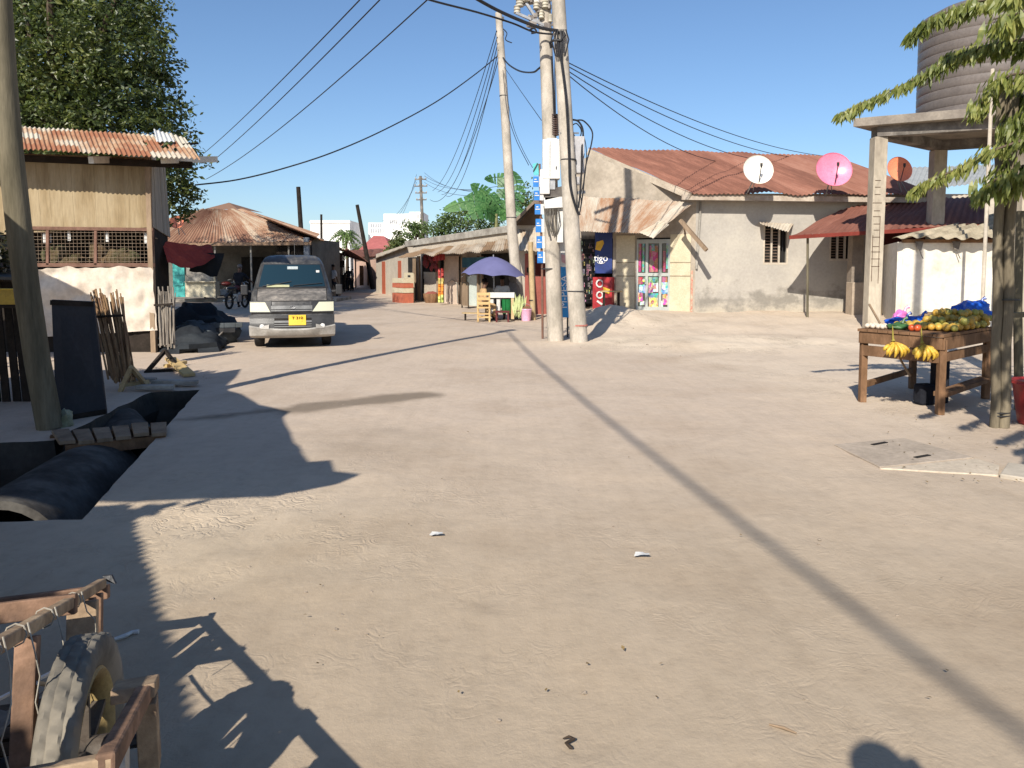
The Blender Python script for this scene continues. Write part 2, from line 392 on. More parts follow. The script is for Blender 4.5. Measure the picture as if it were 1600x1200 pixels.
# ditch walls and bed
db = MB(); n = len(DP)
for i in range(n):
    a, b = DP[i], DP[(i+1) % n]
    db.sheet((a.x, a.y, zg(a.x, a.y)), (b.x, b.y, 0), (b.x, b.y, -.95), (a.x, a.y, -.95), 2, 4,
             lambda u, v, p: V((0, 0, 0)) if v == 0 else V((noise.noise(p*2), noise.noise(p*2+V((9, 0, 0))), 0))*.10)
db.poly([(p.x, p.y, -.93) for p in DP])
o = db.build('drain_ditch', M('wet drain concrete', (.075, .07, .062), (.04, .038, .034), 2, .8)); tag(o, kind='structure')
# concrete pipes lying in the ditch
def pipe(p0, p1, r, label):
    p0 = V(p0); p1 = V(p1); d = (p1-p0)
    t = thing('drain_pipe', label, 'drain pipe', p0.lerp(p1, .5), group='concrete pipes lying in the drain')
    mb = MB(); n = 28; N = 6
    ax = d.normalized(); x = ax.cross(V((0, 0, 1))).normalized(); z = x.cross(ax)
    for rr in (r, r-.06):
        P = [p0+d*(i/N)+(x*math.cos(2*math.pi*k/n)+z*math.sin(2*math.pi*k/n))*rr for i in range(N+1) for k in range(n)]
        mb.add(P, [(i*n+k, i*n+(k+1) % n, (i+1)*n+(k+1) % n, (i+1)*n+k) for i in range(N) for k in range(n)])
    for i, pp in enumerate((p0, p1)):
        P = [pp+(x*math.cos(2*math.pi*k/n)+z*math.sin(2*math.pi*k/n))*rr for rr in (r, r-.06) for k in range(n)]
        mb.add(P, [(k, (k+1) % n, n+(k+1) % n, n+k) for k in range(n)])
    mb.build('barrel', M('wet pipe concrete', (.12, .112, .10), (.065, .06, .055), 2.5, .85, c3=(.035, .033, .03)), t, smooth=True)
pipe(V((-3.42, 4.98, -.40)), V((-3.78, 6.9, -.42)), .42, 'large grey concrete pipe half sunk in the near end of the open drain')
pipe(V((-4.75, 9.0, -.34)), V((-4.0, 7.95, -.40)), .33, 'smaller grey concrete pipe in the drain beyond the plank footbridge')
# plank footbridge
t = thing('plank_bridge', 'short footbridge of dusty grey planks laid across the open drain', 'footbridge', G(165, 675))
pa = G(78, 672, .06); pb = G(262, 658, .06); pc = G(262, 674, .06); pdn = G(90, 690, .06)
for i in range(6):
    u0 = i/6+.012; u1 = (i+1)/6-.012
    mb = MB(); zz = V((0, 0, random.uniform(-.012, .012)))
    q = [pa.lerp(pb, u0)+zz, pa.lerp(pb, u1)+zz, pdn.lerp(pc, u1)+zz, pdn.lerp(pc, u0)+zz]
    mb.prism(q, (0, 0, -.035)); mb.build('plank', wood, t, bevel=.004)
mb = MB(); mb.beam(pdn+V((.03, .06, -.09)), pc+V((-.05, .06, -.09)), .08, .1); mb.beam(pa+V((.03, -.05, -.09)), pb+V((-.05, -.05, -.09)), .08, .1)
mb.build('joist', wood_brown, t)
# broken slab pieces at the far lip of the drain
for i, (px, py, ln, yw) in enumerate(((228, 600, .34, .5), (262, 603, .4, -.3), (292, 604, .35, .2), (245, 611, .5, .1))):
    p = G(px, py); mb = MB(); mb.prism([p+V((-ln/2, -.06, .03)), p+V((ln/2, -.09, .035)), p+V((ln/2-.05, .08, .03)), p+V((-ln/2+.04, .07, .03))], (0, 0, .05))
    tag(mb.build('broken_slab', concrete, bevel=.008), ['short broken concrete piece at the left of the drain end', 'broken concrete piece tilted in the middle of the drain end', 'right hand broken concrete piece at the drain corner', 'long broken concrete strip lying nearest the dark water'][i], 'rubble', 'broken concrete at the end of the drain')
# drain cover and slab on the right
t = thing('drain_cover', 'flat grey concrete drain cover with two lifting slots', 'drain cover', G(1410, 708))
q = [G(1303, 694, .014), G(1375, 729, .014), G(1522, 714, .014), G(1412, 684, .014)]
MB().prism(q, (0, 0, -.06)).build('slab', M('cover concrete', (.42, .35, .28), (.33, .275, .22), 2.5, .9), t, bevel=.006)
for (px, py) in ((1374, 693), (1441, 713)):
    a = G(px-11, py+2, .016); b = G(px+11, py-2, .016)
    MB().beam(a, b, .035, .008).build('slot', shade_dark, t)
q = [G(1375, 731, .010), G(1560, 742, .012), G(1562, 727, .012), G(1524, 716, .010)]
tag(MB().prism(q, (0, 0, -.06)).build('pavement_slab', M('pale concrete', (.54, .46, .36), (.43, .365, .285), 3, .9), bevel=.006), 'pale worn concrete strip along the near edge of the drain cover', 'slab')
q = [G(1562, 740, .03), G(1720, 765, .03), G(1720, 740, .03), G(1575, 722, .03)]
tag(MB().prism(q, (0, 0, -.2)).build('concrete_step', plaster, bevel=.01), 'low pale concrete step at the right edge beside the drain cover', 'step')
# small litter
lit = [((1003, 868), .045, white_p, 'white scrap of paper on the open road right of centre'), ((682, 836), .04, white_p, 'pale scrap on the road left of centre')]
for (px, py), s, mt, lb in lit:
    p = G(px, py, .012); mb = MB()
    mb.sheet(p+V((-s, -.015, .004)), p+V((s, -.01, .012)), p+V((s*.8, .03, .004)), p+V((-s*.7, .02, .014)), 5, 3, lambda u, v, p: V((0, 0, .006*noise.noise(p*60))))
    tag(mb.build('paper_scrap', mt, smooth=True), lb, 'litter')
p = G(890, 1163, .01)
mb = MB(); mb.tube([p+V((-.02, .03, 0)), p+V((.0, .035, .004)), p+V((.015, .02, .006)), p+V((-.012, 0, .004)), p+V((.0, -.02, .003)), p+V((.008, -.022, .0))], [.002, .005, .006, .005, .006, .002], 7)
tag(mb.build('rag_scrap', M('dark scrap', (.06, .045, .035)), smooth=True), 'dark curled scrap of cloth on the sand near the bottom edge', 'litter')
p = G(1225, 1140, .006); mb = MB(); mb.tube([p+V((-.04, .03, 0)), p+V((0, .004, .004)), p+V((.035, -.02, 0))], [.003, .006, .003], 6)
tag(mb.build('fallen_twig', wood, smooth=True), 'short dry twig lying on the open road in the foreground', 'twig')
stones = M('stones', (.36, .30, .24), (.24, .2, .16), 5, .9)
proto = None
k = 0
rs = random.Random(5); mb = MB()
for k in range(150):
    if k < 90: g = G(rs.uniform(1380, 1600), rs.uniform(600, 760))
    elif k < 125: g = G(rs.uniform(150, 330), rs.uniform(560, 606))
    else: g = G(rs.uniform(250, 1500), rs.uniform(620, 1150))
    s = rs.uniform(.012, .03); a = rs.uniform(0, 6.28); d = V((math.cos(a), math.sin(a), rs.uniform(0, .4))); q = V((-d.y, d.x, 0))*.3; g = V((g.x, g.y, .018))
    mb.add([g, g+d*s*.5+q*s, g+d*s, g+d*s*.5-q*s+V((0, 0, .004))], [(0, 1, 2, 3)])
tag(mb.build('leaf_litter', M('dry leaves', (.24, .17, .08), (.12, .085, .045), 5, .9)), kind='stuff', label='dry fallen leaves scattered on the dusty ground', cat='leaves')
for i in range(44):
    if i < 16: px, py = rs.uniform(240, 640), rs.uniform(790, 1000)
    elif i < 30: px, py = rs.uniform(880, 1250), rs.uniform(500, 560)
    else: px, py = rs.uniform(500, 1500), rs.uniform(620, 1150)
    g = G(px, py)
    if i == 0: mb = MB()
    s = rs.uniform(.003, .009)*(1 if py > 600 else 2.2)
    mb.blob((g.x, g.y, zg(g.x, g.y)+s*.3), (s*1.3, s, s*.7), 7, 5, .3)
tag(mb.build('gravel', stones), kind='stuff', label='scattered small stones on the dusty road', cat='stones')
# ------------------------------------------------------------------ leaf helper
def leafcloud(mb, c, r, n, size, rng, shell=.55, droop=.3, zmin=-9):
    for _ in range(n):
        while True:
            d = V((rng.uniform(-1, 1), rng.uniform(-1, 1), rng.uniform(-1, 1)))
            if .05 < d.length < 1: break
        k = shell+(1-shell)*rng.random(); d = d.normalized()*k
        q = 1+.35*noise.noise(d*2.3+c*.37)
        p = c+V((d.x*r[0], d.y*r[1], d.z*r[2]))*q
        if p.z < zmin: continue
        leaf(mb, p, d, size*rng.uniform(.6, 1.25), rng, droop)
def leaf(mb, p, d, s, rng, droop=.3):
    a = V((rng.gauss(0, 1), rng.gauss(0, 1), rng.gauss(0, .7)-droop)); a.normalize()
    n = (d.normalized()*.9+V((rng.gauss(0, .6), rng.gauss(0, .6), rng.gauss(0, .6)+.3))).normalized()
    b = a.cross(n)
    if b.length < .1: b = a.cross(V((0, 0, 1)))
    b.normalize(); n = b.cross(a)
    w = s*.24
    mb.add([p, p+a*s*.45+b*w+n*s*.06, p+a*s, p+a*s*.45-b*w+n*s*.06], [(0, 1, 2, 3)])
green_d = leafmat('mango leaves', (.022, .034, .012), (.062, .088, .024), (.15, .165, .042), .5, .2)
green_m = leafmat('bush leaves', (.04, .075, .02), (.09, .14, .04), (.15, .21, .07), .8, .25)
green_y = leafmat('hanging leaves', (.095, .125, .028), (.20, .225, .055), (.32, .32, .09), 1.5, .35)
green_b = leafmat('banana leaf green', (.03, .10, .03), (.06, .17, .05), (.12, .25, .08), .8, .3)
bark = M('bark', (.13, .10, .075), (.07, .055, .04), 4, .95, (1, 1, .3), .5)
# ------------------------------------------------------------------ mango tree behind the wooden house
rng = random.Random(3)
mt = thing('mango_tree', 'big dark green leafy tree rising behind the two-storey wooden stall', 'tree', (-12.6, 21.5, 0))
tb = MB(); base = V((-12.6, 21.5, 0))
tb.tube([base, base+V((.1, 0, 1.6)), base+V((0, .1, 3.2)), base+V((.1, 0, 5))], [.48, .38, .34, .28], 12)
tips = []
for i in range(16):
    a = i*2.4; r = rng.uniform(2.2, 4.6); z = rng.uniform(4.2, 10.5); s = base+V((0, 0, rng.uniform(2.6, 4.8)))
    e = base+V((math.cos(a)*r, math.sin(a)*r*.8, z)); mdl = s.lerp(e, .5)+V((0, 0, .5))
    tb.tube([s, mdl, e], [.16, .1, .03], 6); tips.append(e)
tb.build('trunk', bark, mt, smooth=True)
mb = MB(); lobes = []
# crown lobes: (px, py, Y, radius m)
for (px, py, Y, r) in [(20, 60, 22, 2.3), (110, 40, 20.5, 2.2), (175, 70, 21, 1.7), (60, 150, 20, 1.9), (150, 150, 20.2, 1.8), (190, 180, 20.5, 1.5),
                       (215, 130, 21, 1.0), (235, 90, 21, .62), (225, 45, 21.5, .55), (235, 230, 20.5, 1.2), (275, 262, 21, .85), (270, 290, 21, .7), (262, 320, 21, .55), (230, 275, 20.5, .9),
                       (90, -30, 22, 2.2), (170, -10, 22, 1.5), (30, -60, 23, 2.6), (-60, 60, 22, 3.), (-60, 170, 21, 2.5), (20, 230, 21, 2.), (110, 240, 20.8, 1.6), (-130, 20, 23, 3), (-120, 130, 23, 3), (-20, 10, 20.6, 1.8),
                       (0, 130, 20, 1.6), (95, 95, 19.6, 1.5), (150, 210, 20, 1.3), (40, 20, 24, 3), (100, 120, 24, 3), (250, 200, 21.4, .8), (208, 15, 22, .8)]:
    c = W(px, py, Y); lobes.append((c, r))
    # each lobe is a cluster of small leaf clumps
    nn = int(26*r*r)+10
    for k in range(nn):
        d = V((rng.gauss(0, 1), rng.gauss(0, 1), rng.gauss(0, 1))).normalized()
        q = c+d*r*rng.uniform(.72, 1.12); cr = rng.uniform(.22, .46)*min(1, .5+r*.3)
        leafcloud(mb, q, (cr*1.15, cr*1.15, cr*.8), 24, .155, rng, .3)
    leafcloud(mb, c, (r*.8, r*.8, r*.75), int(80*r*r), .24, rng, .5)
mb.build('crown', green_d, mt)
# ------------------------------------------------------------------ two-storey wooden stall
Yh = 14.2
wh = thing('wooden_stall', 'two-storey stall of pale boards with wire mesh below and a patchy rusty iron roof', 'stall', W(150, 560, Yh).xy.to_3d())
def wpt(px, py, Y=Yh): return W(px, py, Y)
boards = M('pale panel boards', (.33, .262, .165), (.27, .205, .12), .9, .85, (3, 3, .5), .1, c3=(.20, .145, .085), lo=.3, hi=.55)
def stripwall(mb, P00, P10, P11, P01, n, gap=.006, th=.025, wob=.006, rng=rng):
    """vertical boards between two edges"""
    P00, P10, P11, P01 = map(V, (P00, P10, P11, P01)); L = (P10-P00).length; nrm = (P10-P00).cross(P01-P00).normalized()
    for i in range(n):
        a = i/n+gap/L/2; b = (i+1)/n-gap/L/2; o = nrm*rng.uniform(-wob, wob)
        q = [P00.lerp(P10, a)+o, P00.lerp(P10, b)+o, P01.lerp(P11, b)+o, P01.lerp(P11, a)+o]
        mb.prism(q, nrm*-th)
# upper panels, front: hardboard sheets with scribed vertical joints
mb = MB()
stripwall(mb, wpt(-60, 368), wpt(52, 365), wpt(42, 245), wpt(-70, 240), 6, .002, .025, .001)
stripwall(mb, wpt(48, 363), wpt(238, 355), wpt(236, 246), wpt(36, 240), 11, .002, .025, .001)
mb.build('front_panel', boards, wh)
mb = MB(); c0 = wpt(240, 355); c1 = wpt(236, 246)
stripwall(mb, c0, W(266, 371, 15.6), W(258, 262, 15.6), c1, 7)
mb.build('side_panel', M('grey side boards', (.36, .33, .28), (.25, .23, .2), 1.2, .85, (5, 5, .4)), wh)
# inner dark room behind mesh, with clutter seen through it
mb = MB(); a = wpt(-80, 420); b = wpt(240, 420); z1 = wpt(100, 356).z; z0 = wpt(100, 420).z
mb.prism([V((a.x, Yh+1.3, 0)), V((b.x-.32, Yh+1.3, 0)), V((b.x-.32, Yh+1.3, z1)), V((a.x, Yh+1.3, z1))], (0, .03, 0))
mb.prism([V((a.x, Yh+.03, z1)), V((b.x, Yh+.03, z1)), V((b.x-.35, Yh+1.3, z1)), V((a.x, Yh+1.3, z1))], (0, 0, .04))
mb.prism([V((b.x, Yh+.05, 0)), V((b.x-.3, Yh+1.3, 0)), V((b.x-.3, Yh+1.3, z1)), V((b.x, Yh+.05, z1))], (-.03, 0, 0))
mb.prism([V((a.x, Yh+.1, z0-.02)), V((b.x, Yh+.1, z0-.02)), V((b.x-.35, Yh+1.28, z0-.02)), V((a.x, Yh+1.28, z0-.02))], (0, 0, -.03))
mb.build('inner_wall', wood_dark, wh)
# wire mesh
mb = MB(); x0 = wpt(54, 400).x; x1 = wpt(238, 400).x; zt = wpt(150, 358).z; zb = wpt(150, 414).z
n = 30
for i in range(n+1):
    x = x0+(x1-x0)*i/n; j = rng.uniform(-.008, .008)
    mb.tube([(x+j, Yh, zb), (x-j, Yh+rng.uniform(-.01, .01), zt)], .0032, 4)
for i in range(11):
    z = zb+(zt-zb)*i/10; mb.tube([(x0, Yh, z+rng.uniform(-.008, .008)), ((x0+x1)/2, Yh-.012, z+rng.uniform(-.01, .01)), (x1, Yh, z)], .0032, 4)
mb.build('wire_mesh', M('rusty wire', (.34, .27, .2), (.2, .14, .1), 9, .8), wh)
mb = MB(); mb.beam((x0-.05, Yh, zb), (x1+.04, Yh, zb), .05, .07); mb.beam((x0-.05, Yh-.01, zt+.02), (x1+.04, Yh-.01, zt-.01), .05, .06)
for px in (50, 75, 150, 238): mb.beam(wpt(px, 414), wpt(px, 358), .05, .05, (0, 1, 0))
mb.build('mesh_frame', M('old red frame', (.21, .12, .09), (.12, .07, .05), 5, .85), wh)
# things hung behind the mesh
mb = MB()
for i in range(9):
    x = rng.uniform(x0+.1, x1-.1); mb.blob((x, Yh+rng.uniform(.2, .7), z0+rng.uniform(.1, .35)), (rng.uniform(.12, .3), .15, rng.uniform(.12, .22)), 9, 6, .3)
mb.build('stored_goods', M('stored goods', (.16, .10, .06), (.05, .06, .03), 2, .85), wh)
mb = MB()
for px, py in ((70, 372), (78, 372), (108, 368), (168, 370), (228, 372), (232, 382)):
    p = W(px, py, Yh+.08); mb.box(p, (.05, .03, rng.uniform(.1, .2)), yaw=rng.uniform(-.4, .4))
mb.build('hung_scrap', white_p, wh)
# lower white sheeting with folds, tied along the mesh frame
def tarpf(u, v, p):
    return V((0, -.16*abs(noise.noise(V((u*5+v, v*2.2, 1))))-.05*noise.noise(V((u*17, v*5+u*4, 4))), .0 if 0 < v < 1 else 0)) + V((0, 0, (.07*noise.noise(V((u*9, 0, 7)))*(1 if v > .95 else 0))))
mb = MB(); mb.sheet(wpt(40, 528, Yh-.02), wpt(246, 516, Yh-.02), wpt(240, 417, Yh-.02), wpt(56, 419, Yh-.02), 60, 24, tarpf)
mb.build('white_sheeting', M('white tarpaulin', (.64, .57, .48), (.52, .44, .36), 1.1, .7, bp=.15), wh, smooth=True)
mb = MB(); mb.wall((wpt(0, 500).x, Yh+.06), (wpt(246, 500).x, Yh+.06), 0, wpt(0, 505).z, .03); mb.build('skirting', wood_dark, wh)
# posts and roof beams
mb = MB()
for px in (241, 258):
    Y = Yh if px == 241 else Yh+1.5
    g = W(px, 545, Y); mb.beam((g.x, Y, 0), (g.x, Y, 3.7), .09, .09, (0, 1, 0))
mb.build('post', wood, wh)
mb = MB()
ev0 = W(-80, 226, Yh-.85); ev1 = W(313, 249, Yh-.85)
for px, py in ((145, 262), (258, 270)): mb.beam(W(px-3, 250, Yh-.62), W(px-3, 250, Yh-.62)+V((0, 2.4, .35)), .09, .12)
mb.build('rafter', plaster_w, wh)
mb = MB(); mb.beam(W(-70, 243, Yh-.05), W(300, 258, Yh-.05), .06, .12); mb.build('wall_plate', wood_dark, wh)
rt0 = W(-80, 190, Yh+2.1); rt1 = W(288, 214, Yh+2.1)
mb = MB(); L = (ev1-ev0).length
def holes(u, v, p):
    d = 0
    if abs(u-.93) < .05 and v > .4: d = .10*max(0, 1-abs(u-.93)/.05)*(v-.3)
    return V((0, 0, d+.02*noise.noise(V((u*9, v*4, 2)))))
N = int(L/.085); mb.sheet(ev0, ev1, rt1, rt0, N*6, 8, holes, N, .016)
# torn gaps: drop faces
keep = []; uvn = (N*6+1)
for fi, f in enumerate(mb.f):
    j = fi//(N*6); i = fi % (N*6); u = i/(N*6)
    if (.885 < u < .925 and j == 4) or (.87 < u < .90 and j == 3) or (.80 < u < .818 and j == 4) or (.915 < u < .93 and j == 2) or (.885 < u < .892 and j == 1): continue
    keep.append(f)
mb.f = keep
rf = mb.build('roof', rustmat('stall roof iron', (.30, .13, .07), (.40, .25, .15), (.50, .45, .36), .62, .85, .49, pv=.5), wh)
q0 = rt1.lerp(rt0, .06); q1 = rt1.lerp(rt0, .13)
mb = MB(); up = V((0, 0, .10)); m0 = ev1.lerp(ev0, .075).lerp(q0, .55); m1 = ev1.lerp(ev0, .16).lerp(q1, .5)
mb.corr(m1+up*.5, m0+up*.6, q0+up*.4, q1+up*1.2, .085, .012)
mb.build('loose_sheet', white_p, rf)
mb = MB(); mb.beam(W(286, 226, Yh+1), W(309, 224, Yh+1.4), .05, .04); mb.build('ridge_stick', wood_dark, rf)
# ------------------------------------------------------------------ leaning pole on the left
pb_ = G(76, 670); PT = V((pb_.x-.30, pb_.y-.05, 9.2)); SHt = G(800, 515)
PT = V((SHt.x-SHX*9.2, SHt.y-SHY*9.2, 9.2))
po = thing('utility_pole', 'thick leaning wooden pole standing beside the drain at the left edge', 'utility pole', (pb_.x, pb_.y, 0), group='utility poles')
mb = MB(); P = []
for i in range(15):
    t = i/14; q = V((pb_.x, pb_.y, 0)).lerp(PT, t); P.append(q+V((-.27*math.sin(min(1, t*1.15)*math.pi)**.8, .02*math.cos(t*7), 0)))
mb.tube(P, [.118-.03*(i/14)**.8 for i in range(15)], 14); mb.v = [p+(p-P[0]).normalized()*.012*noise.noise(V((p.x*14, p.y*14, p.z*1.2))) for p in mb.v]
mb.build('shaft', wood_grey, po, smooth=True)
mb = MB(); mb.box(PT+V((0, 0, -.25)), (.5, .12, .1), yaw=.5); mb.box(PT+V((0, 0, -.55)), (.14, .34, .12)); mb.build('bracket', steel, po)
polebase_l = pb_
mb = MB(); rb = random.Random(8)
for i in range(9):
    g = G(rb.uniform(95, 130), rb.uniform(622, 668), 0); mb.blob((g.x, g.y, .06), (rb.uniform(.06, .12), .08, rb.uniform(.05, .12)), 8, 6, .3)
tag(mb.build('rubble_heap', M('mossy rubble', (.34, .34, .25), (.2, .21, .13), 9, .9), smooth=True), 'small heap of pale rubble at the foot of the leaning left pole', 'rubble')
# dark board
A_ = G(88, 660); B_ = G(166, 647)
bd = thing('dark_board', 'tall black board propped upright between the leaning pole and the stick bundle', 'board', A_)
tl = W(80, 468, A_.y+.15); tr = W(146, 471, B_.y+.15)
mb = MB(); mb.prism([A_, B_, tr, tl], (0, .03, 0)); mb.build('panel', M('black board', (.022, .024, .03), (.014, .015, .02), 3, .6), bd, bevel=.004)
mb = MB(); mb.beam(A_+V((0, -.012, .03)), B_+V((0, -.012, .03)), .02, .05); mb.beam(tl+V((0, -.012, -.03)), tr+V((0, -.012, -.03)), .02, .05); mb.build('batten', wood_dark, bd)
# made-up dark wall standing in for shade left of the pole, yellow box on its shelf
sh = thing('shade_wall', 'invented dark board wall filling the deep shade behind the leaning pole', 'shack', W(0, 600, 8.9).xy.to_3d())
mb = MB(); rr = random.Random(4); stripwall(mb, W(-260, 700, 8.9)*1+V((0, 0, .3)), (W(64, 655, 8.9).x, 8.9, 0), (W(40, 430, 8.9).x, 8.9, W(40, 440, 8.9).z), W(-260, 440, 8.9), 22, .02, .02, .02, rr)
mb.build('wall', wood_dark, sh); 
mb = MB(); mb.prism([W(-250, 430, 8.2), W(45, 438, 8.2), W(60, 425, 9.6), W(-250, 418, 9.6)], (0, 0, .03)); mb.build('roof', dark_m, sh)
mb = MB(); mb.beam(W(-100, 478, 8.3), W(45, 478, 8.3), .3, .03); mb.build('shelf', wood_dark, sh)
bx = thing('yellow_box', 'small yellow box on the shelf at the left edge beside the leaning pole', 'box', W(12, 476, 7.9))
c = W(10, 464, 7.9); mb = MB(); mb.box(c, (.30, .2, .15), yaw=.1); mb.build('carton', M('yellow box', (.55, .36, .06), (.4, .26, .05), 8, .6), bx, bevel=.004)
mb = MB(); mb.box(c+V((0, -.0, .08)), (.31, .21, .012), yaw=.1); mb.build('lid', yellow_p, bx)
mb = MB(); mb.prism([V((-9.4, 12.1, 3.0)), V((-8.6, 11.4, 3.0)), V((-8.9, 9.4, 3.0)), V((-12, 9.4, 3.0)), V((-12, 12.1, 3.0))], (0, 0, .04)); mb.build('shadow_canopy', dark_m, sh)  # unseen canopy added so its edge throws a diagonal shadow on the sheeting
for q in ((-8.95, 9.5), (-8.75, 11.3)): MB().beam((q[0], q[1], 0), (q[0], q[1], 3.), .08, .08, (0, 1, 0)).build('post', wood_dark, sh)
# dark shrub over the dark wall
t = thing('dark_shrub', 'dark reddish shrub at the left edge above the dark wall', 'shrub', W(10, 430, 8.9))
mb = MB(); leafcloud(mb, W(0, 402, 8.9), (.32, .35, .24), 420, .10, rng, .2); leafcloud(mb, W(-40, 400, 9.2), (.5, .4, .4), 420, .10, rng, .2)
mb.build('foliage', leafmat('dark shrub leaves', (.012, .010, .006), (.03, .03, .012), (.07, .04, .03), 2, .1), t)
mb = MB(); mb.tube([W(5, 470, 9.0), W(2, 430, 8.95), W(0, 405, 8.9)], [.03, .025, .01], 6); mb.build('stem', bark, t)
# stick bundles on stands
def sticks(label, foot, top, spread_b, spread_t, n, mt, stand, sy):
    t = thing('stick_bundle', label, 'stick bundle', (foot.x, foot.y, 0), group='bundles of sticks by the stall')
    rr = random.Random(n); mb = MB()
    for i in range(n):
        u = (i+.5)/n-.5; a = foot+V((u*spread_b, rr.uniform(-.09, .09), rr.uniform(-.05, .06))); b = top+V((u*spread_t, rr.uniform(-.09, .09), rr.uniform(-.08, .09)))
        m_ = a.lerp(b, .5)+V((rr.uniform(-.015, .015), 0, 0)); r = rr.uniform(.010, .017); mb.tube([a, m_, b], [r, r, r*.75], 6)
    mb.build('sticks', mt, t, smooth=True)
    mb = MB(); c = foot.lerp(top, .75); mb.beam(c+V((-spread_t*.52, -.1, 0)), c+V((spread_t*.52, -.1, .02)), .02, .03); mb.build('binding', wood_dark, t)
    mb = MB()
    for (p, q) in stand: mb.beam(p, q, .05, .05, (0, 1, 0))
    mb.build('stand', wood_pale if sy else wood_dark, t)
f1 = W(192, 588, 9.7); f1.z = .14; t1 = W(167, 462, 9.9)
F = lambda px, py, z=0.: G(px, py, z)
a1 = G(188, 612); a2 = G(232, 606); a3 = W(205, 574, 9.6)
sticks('slanting bundle of brown sticks leaning on a yellow trestle before the white sheeting', f1, t1, .30, .40, 36, M('brown sticks', (.30, .20, .11), (.17, .10, .06), 8, .85, (1, 1, .3)), [(a1, a3), (a2, a3), (G(208, 598), a3), (a1+V((0, 0, .08)), a2+V((0, 0, .08)))], 1)
f2 = W(262, 562, 12.6); f2.z = .28; t2 = W(259, 455, 12.7)
b1 = G(228, 583); b2 = G(283, 580); b3 = W(258, 548, 12.1)
sticks('grey bundle of thin sticks on a dark stand at the wooden stall corner', f2, t2, .22, .30, 20, M('grey sticks', (.34, .30, .25), (.2, .17, .14), 8, .85, (1, 1, .3)), [(b1, b3), (b2, b3), (b1+V((0, 0, .02)), b2+V((0, 0, .02)))], 0)
g = G(270, 572, .03); mb = MB(); mb.beam(G(266, 560, .12), G(296, 586, .03), .16, .04)
mb.beam(G(258, 572, .05), G(290, 566, .05), .06, .05)
tag(mb.build('offcut_timber', M('yellow timber', (.56, .40, .18), (.42, .3, .15), 5, .8)), 'pale yellow timber offcuts lying beside the grey stick bundle', 'timber')
